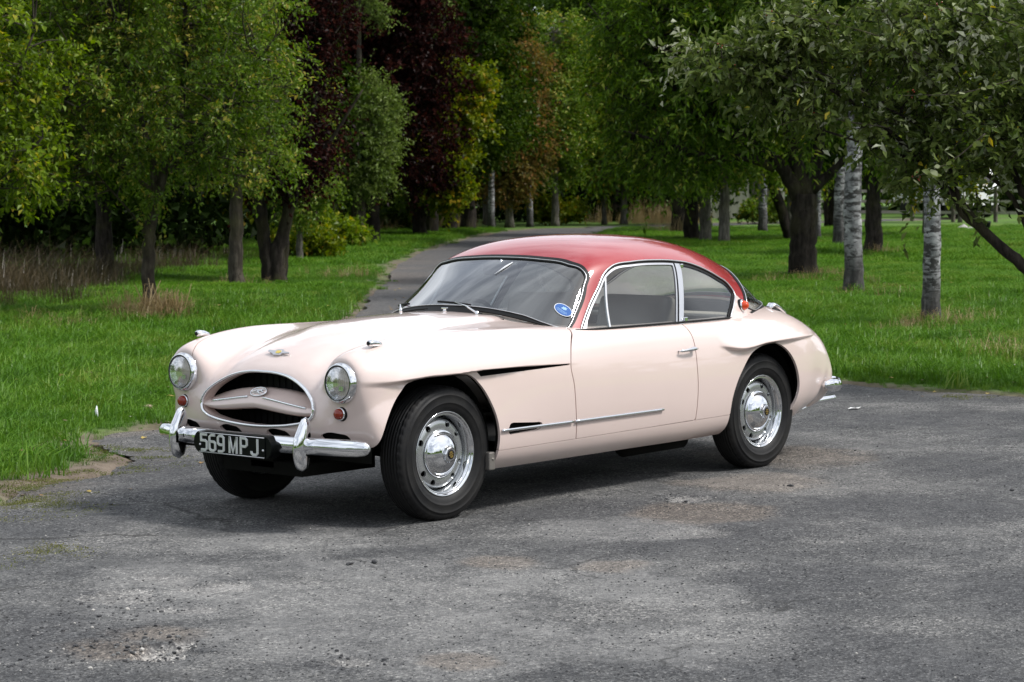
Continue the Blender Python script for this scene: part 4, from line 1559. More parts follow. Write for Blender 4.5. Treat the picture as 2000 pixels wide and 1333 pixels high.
def sd_big(P, x, y):
    """signed distance to a large polygon, negative inside"""
    sh = x.shape
    a, b_ = x.ravel(), y.ravel()
    best = np.full(a.shape, 1e9)
    ins = np.zeros(a.shape, bool)
    for i in range(len(P)):
        x1, y1 = P[i]
        x2, y2 = P[(i + 1) % len(P)]
        dx, dy = x2 - x1, y2 - y1
        L = dx * dx + dy * dy
        if L < 1e-12:
            continue
        t = np.clip(((a - x1) * dx + (b_ - y1) * dy) / L, 0, 1)
        best = np.minimum(best, (a - x1 - t * dx) ** 2 + (b_ - y1 - t * dy) ** 2)
        if y1 != y2:
            ins ^= ((y1 > b_) != (y2 > b_)) & (a < (x2 - x1) * (b_ - y1) / (y2 - y1) + x1)
    d = np.sqrt(best)
    return np.where(ins, -d, d).reshape(sh)


def edge_noise(x, y):
    return (fbm(x, y, .55, 4) - .5) * .34 + (fbm(x + 50, y, .12, 3) - .5) * .10


def lot_sd(x, y):
    return sd_big(LOTP, x, y) + edge_noise(x, y)


POTS = [(2.98, 2.09, .15, .036), (2.80, 2.02, .07, .020), (1.94, 1.27, .16, .012), (2.37, 1.12, .17, .012), (1.95, .97, .16, .010), (-1.32, 1.18, .14, .014), (2.66, 2.74, .10, .014), (2.38, 1.54, .12, .012), (-.4, 1.9, .2, .008)]
LIGHT = [(2.13, 1.51, .60), (1.2, 1.49, .50), (.92, 2.62, .45), (2.1, 2.84, .60), (.62, 2.2, .30), (2.49, 2.22, .55), (1.92, .8, .45), (2.45, 2.99, .45), (-2.15, 1.05, .45), (.9, .74, .5), (1.6, 3.31, .5), (-.32, 1.5, .4), (1.1, .48, .4), (.97, 1.98, .4), (1.7, 2.1, .7)]
DARK = [(2.65, 2.74, .30), (-.5, 1.97, .7), (-.65, 1.08, .5), (2.39, 1.54, .22), (3.3, 1.5, .7), (1.61, 4.14, .8), (-1.6, 2.27, .8), (.32, 2.98, .5), (-.1, -1.9, .8), (2.34, 2.41, .25), (-5.74, .31, .9), (1.2, -.8, .6), (-3.4, 2.2, 1.0), (-.2, 4.2, .9)]
BROWN = [(.81, 1.75, .22), (-2.06, 1.11, .5), (3.06, 1.96, .25), (2.43, 3.02, .16), (.56, 2.17, .2), (2.75, 1.85, .2), (-1.0, 1.5, .4), (-3.2, .4, .6)]


def blobs(x, y, L, jag=.62):
    w_ = (fbm(x + 9, y - 4, .5, 4) - .5) * 2
    w2 = (fbm(x - 30, y + 14, .10, 3) - .5)
    o = np.zeros(x.shape)
    for bx, by, br in L:
        d = np.hypot(x - bx, y - by) / br
        o = np.maximum(o, 1 - smoothstep(.50, 1.02, d + w_ * jag + w2 * .55))
    return o


def tar_height(x, y):
    h = (fbm(x, y, 1.6, 3) - .5) * .020 + (fbm(x + 3, y + 8, .25, 4) - .5) * .012
    h = h + (fbm(x + 21, y + 3, .05, 2) - .5) * .0045
    for px, py, pr, pd in POTS:
        m = (np.abs(x - px) < .6) & (np.abs(y - py) < .6)
        if m.any():
            d = np.hypot(x[m] - px, y[m] - py) + (fbm(x[m] * 1.0 + px, y[m], .12, 3) - .5) * pr * 1.1
            h[m] -= pd * (1 - smoothstep(pr * .72, pr * .95, d))
    # level under the car's tyres
    k = np.ones(x.shape)
    for tx in (0, -2.667):
        for ty_ in (.642, -.642):
            k *= smoothstep(.16, .40, np.hypot(x - tx, y - ty_))
    return h * k - .001 * (1 - k)


def set_attr(me, name, val):
    a = me.attributes.new(name, 'FLOAT', 'POINT')
    a.data.foreach_set("value", np.asarray(val, np.float32))


def tar_attrs(me, x, y, sd):
    pot = np.zeros(x.shape)
    for px, py, pr, pd in POTS:
        d = np.hypot(x - px, y - py) + (fbm(x + px, y, .12, 3) - .5) * pr * 1.1
        pot = np.maximum(pot, (1 - smoothstep(pr * .74, pr * .90, d)) * min(pd / .02, 1))
    set_attr(me, "light", blobs(x, y, LIGHT))
    rim = np.zeros(x.shape)
    for px, py, pr, pd in POTS:
        d = np.hypot(x - px, y - py) + (fbm(x + px, y, .12, 3) - .5) * pr * 1.1
        # darker edge, strongest on the far side of each hole
        sidew = smoothstep(-.6, .5, ((px - x) * .75 + (py - y) * .66) / pr)
        rim = np.maximum(rim, np.exp(-((d - pr * .95) / (pr * .13)) ** 2) * (.35 + .65 * sidew) * min(pd / .012, 1))
    set_attr(me, "dark", np.maximum(blobs(x, y, DARK), rim * 1.25))
    set_attr(me, "brown", np.maximum(blobs(x, y, BROWN), (1 - smoothstep(.0, .5, -sd)) * (.25 + .6 * (fbm(x, y, .9, 3) > .52))))
    set_attr(me, "pot", pot)


def tar_mat(name="worn_tarmac", worn=1.0):
    m = mat(name, (.08, .08, .08), .9)
    t, ns, ln, b = nodes(m)
    b.inputs['Specular IOR Level'].default_value = .25
    g = N_(t, "ShaderNodeNewGeometry")

    def noise(s, d=4.0, r=.55, off=0):
        mp = N_(t, "ShaderNodeMapping")
        mp.inputs['Location'].default_value = (off, off * .7, 0)
        ln.new(g.outputs['Position'], mp.inputs['Vector'])
        n_ = N_(t, "ShaderNodeTexNoise", Scale=s, Detail=d, Roughness=r)
        ln.new(mp.outputs[0], n_.inputs['Vector'])
        return n_.outputs['Fac']

    def attr(nm):
        a = N_(t, "ShaderNodeAttribute", attribute_name=nm)
        return a.outputs['Fac']

    def mixc(fac, a, b_):
        x = N_(t, "ShaderNodeMix", data_type='RGBA')
        for sock, val in ((x.inputs['Factor'], fac), (x.inputs['A'], a), (x.inputs['B'], b_)):
            if hasattr(val, 'links') or hasattr(val, 'is_linked'):
                ln.new(val, sock)
            elif isinstance(val, tuple):
                sock.default_value = (*val, 1)
            else:
                sock.default_value = val
        return x.outputs['Result']

    def mul(a, c):
        x = N_(t, "ShaderNodeMath", operation='MULTIPLY')
        ln.new(a, x.inputs[0])
        if hasattr(c, 'is_linked'):
            ln.new(c, x.inputs[1])
        else:
            x.inputs[1].default_value = c
        return x.outputs[0]
    base = ramp(t, [(.36, (.076, .077, .079)), (.50, (.115, .115, .114)), (.62, (.168, .166, .161))] if worn == 1 else [(.3, (.080, .080, .083)), (.7, (.105, .104, .104))], noise(1.1, 7, .62)).outputs[0]
    base = mixc(mul(attr("dark"), .70), base, (.074, .075, .078))
    base = mixc(mul(attr("light"), .42), base, (.270, .266, .256))
    base = mixc(mul(attr("brown"), .36), base, (.215, .170, .130))
    base = mixc(mul(attr("pot"), .8), base, (.30, .29, .275))
    # aggregate: pale and dark chips
    v1 = N_(t, "ShaderNodeTexVoronoi", Scale=120.0)
    ln.new(g.outputs['Position'], v1.inputs['Vector'])
    sv = N_(t, "ShaderNodeSeparateColor")
    ln.new(v1.outputs['Color'], sv.inputs[0])
    chip = ramp(t, [(0, (.34, .34, .35)), (.35, (.68, .68, .69)), (.70, (1.05, 1.05, 1.04)), (.90, (1.40, 1.39, 1.36)), (1, (2.4, 2.35, 2.25))], sv.outputs[0]).outputs[0]
    rough_mask = ramp(t, [(.36, (.55, .55, .55)), (.54, (1, 1, 1))], noise(2.3, 5, .6, 11)).outputs[0]
    sm = N_(t, "ShaderNodeMath", operation='MULTIPLY_ADD', use_clamp=True)
    ln.new(attr("light"), sm.inputs[0])
    sm.inputs[1].default_value = -.30
    ln.new(rough_mask, sm.inputs[2])
    one = mixc(sm.outputs[0], (1.0, 1.0, 1.0), chip)
    mm = N_(t, "ShaderNodeMix", data_type='RGBA', blend_type='MULTIPLY')
    mm.inputs['Factor'].default_value = 1.0
    ln.new(base, mm.inputs['A'])
    ln.new(one, mm.inputs['B'])
    n3 = ramp(t, [(.3, (.58, .58, .58)), (.7, (1.42, 1.42, 1.42))], noise(38, 6, .75, 3)).outputs[0]
    m2 = N_(t, "ShaderNodeMix", data_type='RGBA', blend_type='MULTIPLY')
    m2.inputs['Factor'].default_value = 1.0
    ln.new(mm.outputs['Result'], m2.inputs['A'])
    n4 = ramp(t, [(.32, (.76, .76, .77)), (.68, (1.24, 1.23, 1.22))], noise(6.5, 6, .7, 19)).outputs[0]
    m3 = N_(t, "ShaderNodeMix", data_type='RGBA', blend_type='MULTIPLY')
    m3.inputs['Factor'].default_value = 1.0
    ln.new(n3, m3.inputs['A'])
    ln.new(n4, m3.inputs['B'])
    ln.new(m3.outputs['Result'], m2.inputs['B'])
    ln.new(m2.outputs['Result'], b.inputs['Base Color'])
    # old cracks
    dn = N_(t, "ShaderNodeTexNoise", Scale=2.2, Detail=5.0, Roughness=.6)
    ln.new(g.outputs['Position'], dn.inputs['Vector'])
    va = N_(t, "ShaderNodeVectorMath", operation='MULTIPLY_ADD')
    ln.new(dn.outputs['Color'], va.inputs[0])
    va.inputs[1].default_value = (.55, .55, 0)
    ln.new(g.outputs['Position'], va.inputs[2])
    vc = N_(t, "ShaderNodeTexVoronoi", feature='DISTANCE_TO_EDGE', Scale=.75)
    ln.new(va.outputs[0], vc.inputs['Vector'])
    ck = ramp(t, [(.0, (1, 1, 1)), (.0045, (.7, .7, .7)), (.010, (0, 0, 0))], vc.outputs['Distance']).outputs[0]
    cm = ramp(t, [(.50, (0, 0, 0)), (.60, (.8, .8, .8))], noise(.55, 3, .5, 31)).outputs[0]
    crk = mul(ck, cm)
    base_c = mixc(crk, m2.outputs['Result'], (.026, .025, .024))
    ln.new(base_c, b.inputs['Base Color'])
    # relief
    bp = N_(t, "ShaderNodeBump", Strength=.9 * worn, Distance=.010)
    ln.new(noise(60, 4, .7, 5), bp.inputs['Height'])
    bp2 = N_(t, "ShaderNodeBump", Strength=.8 * worn, Distance=.005)
    ln.new(v1.outputs['Distance'], bp2.inputs['Height'])
    ln.new(bp.outputs[0], bp2.inputs['Normal'])
    ln.new(bp2.outputs[0], b.inputs['Normal'])
    return m


M['tar'] = tar_mat()
M['drive'] = tar_mat("drive_tarmac", .3)

# fine tarmac in front of the camera
X, Y = polar(6.0, 26.0, .0030, -.42, .42, .0030)
Z = tar_height(X, Y)
SDt = lot_sd(X, Y)
Z = Z - .02 * smoothstep(-.25, .02, SDt)
V = np.stack([X.ravel(), Y.ravel(), Z.ravel()], 1)
Nn = np.tile((0., 0, 1), (len(V), 1))
V, Nn, T = clip(V, Nn, grid_tris(*X.shape), -SDt.ravel())
me = mesh_np("tarmac", V, T[:, ::-1])
tar_attrs(me, V[:, 0], V[:, 1], lot_sd(V[:, 0], V[:, 1]))
tag(link("tarmac", me, None, M['tar']), kind="structure")

# the rest of the yard and the drive, coarser
X, Y = polar(.6, 130.0, .030, -math.pi, math.pi, .035)
V = np.stack([X.ravel(), Y.ravel(), np.full(X.size, -.012)], 1)
Nn = np.tile((0., 0, 1), (len(V), 1))
rd = np.hypot(V[:, 0] - FOOT[0], V[:, 1] - FOOT[1])
an = np.abs((np.arctan2(V[:, 1] - FOOT[1], V[:, 0] - FOOT[0]) - VDIR + math.pi) % (2 * math.pi) - math.pi)
V, Nn, T = clip(V, Nn, grid_tris(*X.shape), -lot_sd(X, Y).ravel())
rd = np.hypot(V[:, 0] - FOOT[0], V[:, 1] - FOOT[1])
an = np.abs((np.arctan2(V[:, 1] - FOOT[1], V[:, 0] - FOOT[0]) - VDIR + math.pi) % (2 * math.pi) - math.pi)
V, Nn, T = clip(V, Nn, T, np.maximum(np.maximum(rd - 25.5, 6.2 - rd), (an - .41) * rd))
me = mesh_np("drive", V, T[:, ::-1])
tar_attrs(me, V[:, 0], V[:, 1], lot_sd(V[:, 0], V[:, 1]))
tag(link("drive", me, None, M['drive']), kind="structure")


def soil_mat():
    m = mat("turf_soil", (.03, .06, .01), .95)
    t, ns, ln, b = nodes(m)
    g = N_(t, "ShaderNodeNewGeometry")
    n1 = N_(t, "ShaderNodeTexNoise", Scale=.25, Detail=6.0)
    n2 = N_(t, "ShaderNodeTexNoise", Scale=6.0, Detail=6.0, Roughness=.7)
    for n_ in (n1, n2):
        ln.new(g.outputs['Position'], n_.inputs['Vector'])
    a = ramp(t, [(.30, (.055, .115, .010)), (.55, (.085, .175, .015)), (.75, (.120, .180, .028))], n1.outputs['Fac']).outputs[0]
    c = ramp(t, [(.25, (.45, .45, .40)), (.6, (1.1, 1.1, 1.0)), (.8, (1.35, 1.30, 1.2))], n2.outputs['Fac']).outputs[0]
    mx = N_(t, "ShaderNodeMix", data_type='RGBA', blend_type='MULTIPLY')
    mx.inputs['Factor'].default_value = 1.0
    ln.new(a, mx.inputs['A'])
    ln.new(c, mx.inputs['B'])
    # bare earth along the edge of the tarmac
    at = N_(t, "ShaderNodeAttribute", attribute_name="bare")
    m2 = N_(t, "ShaderNodeMix", data_type='RGBA')
    ln.new(at.outputs['Fac'], m2.inputs['Factor'])
    ln.new(mx.outputs['Result'], m2.inputs['A'])
    e = ramp(t, [(.35, (.085, .062, .042)), (.65, (.18, .14, .105))], n2.outputs['Fac']).outputs[0]
    ln.new(e, m2.inputs['B'])
    ln.new(m2.outputs['Result'], b.inputs['Base Color'])
    bp = N_(t, "ShaderNodeBump", Strength=.8, Distance=.05)
    ln.new(n2.outputs['Fac'], bp.inputs['Height'])
    ln.new(bp.outputs[0], b.inputs['Normal'])
    return m


def ground_z(x, y, sd=None):
    if sd is None:
        sd = lot_sd(x, y)
    return -.10 + .098 * smoothstep(-.10, .12, sd) + (fbm(x, y, 3.5, 3) - .5) * .10 * smoothstep(0, 3.0, sd)


M['soil'] = soil_mat()
X, Y = polar(.6, 600.0, .0115, -math.pi, math.pi, .05)
X1, Y1 = polar(10.0, 150.0, .0075, -.42, .42, .010)
for nm, (xx, yy) in (("grass_ground", (X1, Y1)), ("ground", (X, Y))):
    sd = lot_sd(xx, yy)
    zz = ground_z(xx, yy, sd) - (.03 if nm == "ground" else 0)
    V = np.stack([xx.ravel(), yy.ravel(), zz.ravel()], 1)
    T = grid_tris(*xx.shape)
    if nm == "ground":
        rd = np.hypot(V[:, 0] - FOOT[0], V[:, 1] - FOOT[1])
        an = np.abs((np.arctan2(V[:, 1] - FOOT[1], V[:, 0] - FOOT[0]) - VDIR + math.pi) % (2 * math.pi) - math.pi)
        V, _, T = clip(V, np.tile((0., 0, 1), (len(V), 1)), T, np.maximum(np.maximum(rd - 148, 10.3 - rd), (an - .40) * rd))
    me = mesh_np(nm, V, T[:, ::-1])
    sdv = lot_sd(V[:, 0], V[:, 1])
    bare = (1 - smoothstep(.05, .55, sdv + (fbm(V[:, 0], V[:, 1], .8, 3) - .5) * .9))
    set_attr(me, "bare", np.clip(bare, 0, 1))
    tag(link(nm, me, None, M['soil']), kind="structure")

# ------------------------------------------------------------------ grass
def blade_mat(name, stops, trans=.35):
    m = bpy.data.materials.new(name)
    m.use_nodes = True
    t = m.node_tree
    t.nodes.remove(t.nodes["Principled BSDF"])
    out = t.nodes["Material Output"]
    oi = N_(t, "ShaderNodeObjectInfo")
    g = N_(t, "ShaderNodeNewGeometry")
    n1 = N_(t, "ShaderNodeTexNoise", Scale=.9, Detail=4.0)
    t.links.new(g.outputs['Position'], n1.inputs['Vector'])
    ad = N_(t, "ShaderNodeMath", operation='MULTIPLY_ADD')
    ad.inputs[1].default_value = .42
    t.links.new(oi.outputs['Random'], ad.inputs[0])
    sb = N_(t, "ShaderNodeMath", operation='MULTIPLY_ADD')
    sb.inputs[1].default_value = 1.3
    sb.inputs[2].default_value = -.36
    t.links.new(n1.outputs['Fac'], sb.inputs[0])
    t.links.new(sb.outputs[0], ad.inputs[2])
    c = ramp(t, stops, ad.outputs[0]).outputs[0]
    df = N_(t, "ShaderNodeBsdfDiffuse")
    tr = N_(t, "ShaderNodeBsdfTranslucent")
    gl = N_(t, "ShaderNodeBsdfGlossy", Roughness=.38)
    gl.inputs['Color'].default_value = (.5, .5, .5, 1)
    m1 = N_(t, "ShaderNodeMixShader")
    m1.inputs[0].default_value = trans
    m2 = N_(t, "ShaderNodeMixShader")
    m2.inputs[0].default_value = .045
    t.links.new(c, df.inputs[0])
    t.links.new(c, tr.inputs[0])
    t.links.new(df.outputs[0], m1.inputs[1])
    t.links.new(tr.outputs[0], m1.inputs[2])
    t.links.new(m1.outputs[0], m2.inputs[1])
    t.links.new(gl.outputs[0], m2.inputs[2])
    t.links.new(m2.outputs[0], out.inputs['Surface'])
    return m


M['blade'] = blade_mat("grass_blade", [(.12, (.050, .130, .008)), (.42, (.085, .205, .012)), (.70, (.130, .250, .020)), (.95, (.235, .265, .055))])
M['stalk'] = blade_mat("shaded_stalk", [(.1, (.030, .030, .010)), (.5, (.060, .045, .020)), (.9, (.10, .070, .035))], .25)  # brown dead stalks, colour darkened further for the wood's shade
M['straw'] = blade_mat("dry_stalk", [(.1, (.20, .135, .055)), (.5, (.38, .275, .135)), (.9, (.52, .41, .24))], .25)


def tuft(name, nb, h0, h1, spread, w_, lean, material, seed):
    rg = np.random.default_rng(seed)
    v, f = [], []
    for k in range(nb):
        a = rg.random() * 2 * math.pi
        r0 = spread * math.sqrt(rg.random())
        bx, by = r0 * math.cos(a), r0 * math.sin(a)
        h = h0 + (h1 - h0) * rg.random() ** 1.3
        a2 = rg.random() * 2 * math.pi
        ln_ = lean * (.3 + rg.random())
        dx, dy = math.cos(a2) * ln_ * h, math.sin(a2) * ln_ * h
        px, py = -math.sin(a2 + .6) * w_ / 2, math.cos(a2 + .6) * w_ / 2
        b0 = len(v)
        for t_, ww in ((0, 1), (.5, .85)):
            cx, cy, cz = bx + dx * t_ ** 2, by + dy * t_ ** 2, h * (t_ - .10 * lean * t_ ** 2)
            v += [(cx - px * ww, cy - py * ww, cz), (cx + px * ww, cy + py * ww, cz)]
        v.append((bx + dx, by + dy, h * (1 - .35 * lean * lean)))
        f += [(b0, b0 + 1, b0 + 3, b0 + 2), (b0 + 2, b0 + 3, b0 + 4)]
    me = bpy.data.meshes.new(name)
    me.from_pydata(v, [], f)
    me.materials.append(material)
    return bpy.data.objects.new(name, me)


def scatter(name, pts, rot, scl, kind, protos):
    """one object whose points carry instances of a few small meshes"""
    me = bpy.data.meshes.new(name)
    me.vertices.add(len(pts))
    me.vertices.foreach_set("co", np.asarray(pts, np.float32).ravel())
    set_attr(me, "rot", rot)
    set_attr(me, "scl", scl)
    set_attr(me, "pick", kind)
    me.update()
    o = link(name, me)
    ng = bpy.data.node_groups.new(name + "_nodes", 'GeometryNodeTree')
    ng.interface.new_socket("Geometry", in_out='INPUT', socket_type='NodeSocketGeometry')
    ng.interface.new_socket("Geometry", in_out='OUTPUT', socket_type='NodeSocketGeometry')
    gi, go = ng.nodes.new("NodeGroupInput"), ng.nodes.new("NodeGroupOutput")
    mp = ng.nodes.new("GeometryNodeMeshToPoints")
    ng.links.new(gi.outputs[0], mp.inputs['Mesh'])
    join = ng.nodes.new("GeometryNodeJoinGeometry")

    def named(nm):
        n_ = ng.nodes.new("GeometryNodeInputNamedAttribute")
        n_.data_type = 'FLOAT'
        n_.inputs['Name'].default_value = nm
        return n_.outputs['Attribute']
    cx = ng.nodes.new("ShaderNodeCombineXYZ")
    ng.links.new(named("rot"), cx.inputs['Z'])
    for k, p in enumerate(protos):
        oi = ng.nodes.new("GeometryNodeObjectInfo")
        oi.inputs['Object'].default_value = p
        oi.inputs['As Instance'].default_value = True
        cmp_ = ng.nodes.new("FunctionNodeCompare")
        cmp_.data_type = 'FLOAT'
        cmp_.operation = 'EQUAL'
        ng.links.new(named("pick"), cmp_.inputs['A'])
        cmp_.inputs['B'].default_value = float(k)
        cmp_.inputs['Epsilon'].default_value = .1
        ip = ng.nodes.new("GeometryNodeInstanceOnPoints")
        ng.links.new(mp.outputs[0], ip.inputs['Points'])
        ng.links.new(cmp_.outputs[0], ip.inputs['Selection'])
        ng.links.new(oi.outputs['Geometry'], ip.inputs['Instance'])
        ng.links.new(cx.outputs[0], ip.inputs['Rotation'])
        ng.links.new(named("scl"), ip.inputs['Scale'])
        ng.links.new(ip.outputs[0], join.inputs[0])
    ng.links.new(join.outputs[0], go.inputs[0])
    md = o.modifiers.new("scatter", 'NODES')
    md.node_group = ng
    return o


G_SHORT = [tuft("grass_tuft", 24, .035, .10, .055, .0052, .9, M['blade'], 1), tuft("grass_tuft", 20, .05, .14, .06, .0056, 1.2, M['blade'], 2), tuft("grass_tuft", 16, .03, .20, .06, .0058, .9, M['blade'], 3)]
G_FAR = tuft("grass_tuft", 30, .05, .14, .13, .010, .9, M['blade'], 4)
M['moss'] = blade_mat("thin_turf", [(.1, (.075, .105, .018)), (.5, (.135, .150, .030)), (.9, (.20, .185, .055))], .3)
G_MOSS = tuft("grass_tuft", 14, .006, .020, .06, .004, 1.6, M['moss'], 5)


def polar_points(n, r0, r1, a0, a1, rg):
    r_ = np.sqrt(rg.random(n) * (r1 * r1 - r0 * r0) + r0 * r0)
    a_ = VDIR + a0 + rg.random(n) * (a1 - a0)
    return FOOT[0] + r_ * np.cos(a_), FOOT[1] + r_ * np.sin(a_)


gx, gy, gs, gk = [], [], [], []
for (r0, r1, dens, kind, sc0) in ((11.5, 20, 330, 's', 1.0), (20, 30, 260, 's', 1.05), (30, 46, 62, 'f', 1.05), (46, 80, 22, 'f', 1.5)):
    area = .5 * (r1 * r1 - r0 * r0) * .60
    n = int(area * dens)
    x_, y_ = polar_points(n, r0, r1, -.30, .30, rng)
    sd = lot_sd(x_, y_)
    ed = (fbm(x_, y_, .8, 3) - .5) * .9
    p_keep = smoothstep(-.02, .45, sd + ed * .8)
    patch = fbm(x_ + 80, y_, 1.7, 3)
    ok = rng.random(n) < p_keep * (.55 + .9 * patch)
    x_, y_, sd, patch = x_[ok], y_[ok], sd[ok], patch[ok]
    s_ = sc0 * (.25 + 1.5 * patch) * (.75 + .5 * rng.random(len(x_))) * (.45 + .55 * smoothstep(0, .8, sd))
    k_ = rng.integers(0, 3, len(x_)) if kind == 's' else np.full(len(x_), 3)
    gx.append(x_), gy.append(y_), gs.append(s_), gk.append(k_)
# longer, looser tufts along the verges
x_, y_ = polar_points(16000, 12.5, 34, -.29, .29, rng)
sd = lot_sd(x_, y_)
ok = (sd > .15) & (rng.random(16000) < .30 * np.exp(-sd / 2.5) + .9 * (fbm(x_ + 7, y_ + 31, 1.1, 3) > .56))
gx.append(x_[ok]), gy.append(y_[ok]), gs.append(1.1 + .9 * rng.random(ok.sum())), gk.append(np.where(rng.random(ok.sum()) < .6, 2, 1))
# moss and thin turf creeping over the tarmac's edge on the left
MOSS = [(1.10, -1.15, .50), (.75, -1.35, .35), (2.02, -.05, .42), (1.75, -.15, .28), (-.45, -2.25, .55), (-.2, -2.45, .45), (.45, -1.95, .35), (-1.0, -2.9, .4), (-7.3, -.6, .3), (-7.2, .8, .35)]
for mx_, my_, mr2 in MOSS:
    n = int(620 * mr2)
    a_ = rng.random(n) * 6.283
    r_ = mr2 * np.sqrt(rng.random(n))
    x_, y_ = mx_ + r_ * np.cos(a_), my_ + r_ * np.sin(a_) * .7
    ok = fbm(x_, y_, .3, 3) + .25 * rng.random(n) > .60
    gx.append(x_[ok]), gy.append(y_[ok]), gs.append(.7 + .6 * rng.random(ok.sum())), gk.append(np.full(ok.sum(), 4))
gx, gy, gs, gk = map(np.concatenate, (gx, gy, gs, gk))
gsd = lot_sd(gx, gy)
gz = np.where(gsd < 0, tar_height(gx, gy) - .004, ground_z(gx, gy, gsd))
grass = scatter("grass", np.stack([gx, gy, gz], 1), rng.random(len(gx)) * 6.283, gs, gk, G_SHORT + [G_FAR, G_MOSS])
tag(grass, "short green grass on the verges and under the trees", "grass", kind="stuff")

# tall dry grass at the tree feet and along the wood's edge
D1 = tuft("dry_tuft", 22, .06, .44, .09, .0045, 1.25, M['straw'], 11)
D2 = tuft("dry_tuft", 18, .30, .80, .16, .007, .45, M['straw'], 12)
dx_, dy_, ds_, dk_ = [], [], [], []
for (cx_, cy_, rr_, n_, k_, s0) in ((-10.45, -13.85, .55, 64, 0, 1.35), (-10.2, -13.5, .35, 30, 0, 1.5), (-8.45, -13.4, .55, 30, 0, .8), (-9.4, -13.3, .9, 26, 0, .7), (-14.45, -5.1, .42, 44, 0, .75), (-14.9, -5.0, .5, 26, 0, .7), (-13.7, -4.6, .8, 26, 0, .65),
                                  (-19.3, -8.8, .9, 22, 0, .7), (-19.9, -9.6, .4, 26, 0, .6), (-24.3, -13.4, .7, 50, 0, .9), (-22.8, -12.2, 1.1, 34, 0, .8), (-10.84, -2.13, .5, 18, 0, .9), (-34.2, -18.4, .7, 40, 0, 1.0),
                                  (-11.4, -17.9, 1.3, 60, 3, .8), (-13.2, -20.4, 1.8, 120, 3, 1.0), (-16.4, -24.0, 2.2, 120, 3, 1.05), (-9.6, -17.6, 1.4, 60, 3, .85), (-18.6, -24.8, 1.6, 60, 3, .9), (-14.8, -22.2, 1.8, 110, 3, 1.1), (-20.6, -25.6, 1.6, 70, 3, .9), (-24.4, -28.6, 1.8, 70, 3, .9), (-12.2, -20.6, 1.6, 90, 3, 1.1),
                                  (-52.2, -49.2, 2.2, 110, 1, 1.15), (-53.6, -49.0, 1.6, 70, 1, 1.0), (-43.2, -43.2, 1.6, 60, 1, .8), (-65.5, -48.8, 2.6, 110, 1, 1.0), (-64.9, -46.6, 1.4, 50, 1, .9), (-41.3, -42.6, 1.3, 40, 1, .8), (-49.6, -35.5, .9, 34, 1, .8), (-20.4, -20.6, .8, 22, 0, .9), (-16.9, -19.4, .5, 24, 0, .8)):
    a_ = rng.random(n_) * 6.283
    r_ = rr_ * np.sqrt(rng.random(n_))
    dx_.append(cx_ + r_ * np.cos(a_)), dy_.append(cy_ + r_ * np.sin(a_)), ds_.append(s0 * 1.2 * (.35 + 1.0 * rng.random(n_)) * (1.15 - .45 * (r_ / rr_) ** 2)), dk_.append(np.full(n_, k_))
x_, y_ = polar_points(1500, 13, 34, -.26, .26, rng)      # lone stalks through the turf
ok = (lot_sd(x_, y_) > .3) & (fbm(x_, y_, 2.2, 3) > .53)
dx_.append(x_[ok]), dy_.append(y_[ok]), ds_.append(.35 + .3 * rng.random(ok.sum())), dk_.append(np.full(ok.sum(), 2))
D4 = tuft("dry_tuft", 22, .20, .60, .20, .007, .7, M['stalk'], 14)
D3 = tuft("dry_tuft", 3, .25, .6, .10, .0035, .8, M['straw'], 13)
dx_, dy_, ds_, dk_ = map(np.concatenate, (dx_, dy_, ds_, dk_))
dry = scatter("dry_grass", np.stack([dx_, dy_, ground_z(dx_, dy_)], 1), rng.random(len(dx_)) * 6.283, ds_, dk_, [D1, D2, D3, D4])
tag(dry, "tall straw coloured dry grass at tree feet and the wood's edge", "grass", kind="stuff")

# fallen leaves
def fallen(name, seed, col):
    rg = random.Random(seed)
    me = bpy.data.meshes.new(name)
    me.from_pydata([(0, 0, 0), (.32, .45, .10), (.22, .8, .16), (0, 1.0, .05), (-.24, .75, .18), (-.30, .42, .06), (0, .5, .02)], [], [(0, 1, 6), (1, 2, 6), (2, 3, 6), (3, 4, 6), (4, 5, 6), (5, 0, 6)])
    me.materials.append(mat(name, col, .7))
    return bpy.data.objects.new(name, me)


FL = [fallen("fallen_leaf", 1, (.22, .13, .04)), fallen("fallen_leaf", 2, (.34, .25, .06)), fallen("fallen_leaf", 3, (.12, .08, .045)), fallen("fallen_leaf", 4, (.45, .42, .36))]
x_, y_ = polar_points(1500, 11, 40, -.27, .27, rng)
sd = lot_sd(x_, y_)
ok = ((sd > .02) & (rng.random(1500) < .8)) | ((sd > -1.2) & (sd <= .02) & (rng.random(1500) < .35)) | ((sd < -1.2) & (rng.random(1500) < .03))
ok &= (np.abs(y_) > 1.1) | (x_ > 1.2) | (x_ < -4.2)
x_, y_, sd = x_[ok], y_[ok], sd[ok]
z_ = np.where(sd < 0, tar_height(x_, y_) - .02 * smoothstep(-.25, .02, sd) + .003, ground_z(x_, y_, sd) + .045 + .03 * rng.random(len(x_)))
fl = scatter("fallen_leaves", np.stack([x_, y_, z_], 1), rng.random(len(x_)) * 6.283, .03 + .035 * rng.random(len(x_)), rng.choice(4, len(x_), p=[.4, .25, .28, .07]), FL)
tag(fl, "fallen leaves lying in the turf and at the tarmac's edge", "leaves", kind="stuff")

# ------------------------------------------------------------------ loose stones
def stone(name, seed, m_):
    bm = bmesh.new()
    bmesh.ops.create_icosphere(bm, subdivisions=1, radius=1)
    rg = random.Random(seed)
    for q in bm.verts:
        q.co = Vector((q.co.x * rg.uniform(.7, 1.2), q.co.y * rg.uniform(.6, 1.1), q.co.z * rg.uniform(.45, .8)))
    me = bpy.data.meshes.new(name)
    bm.to_mesh(me)
    bm.free()
    me.materials.append(m_)
    return bpy.data.objects.new(name, me)


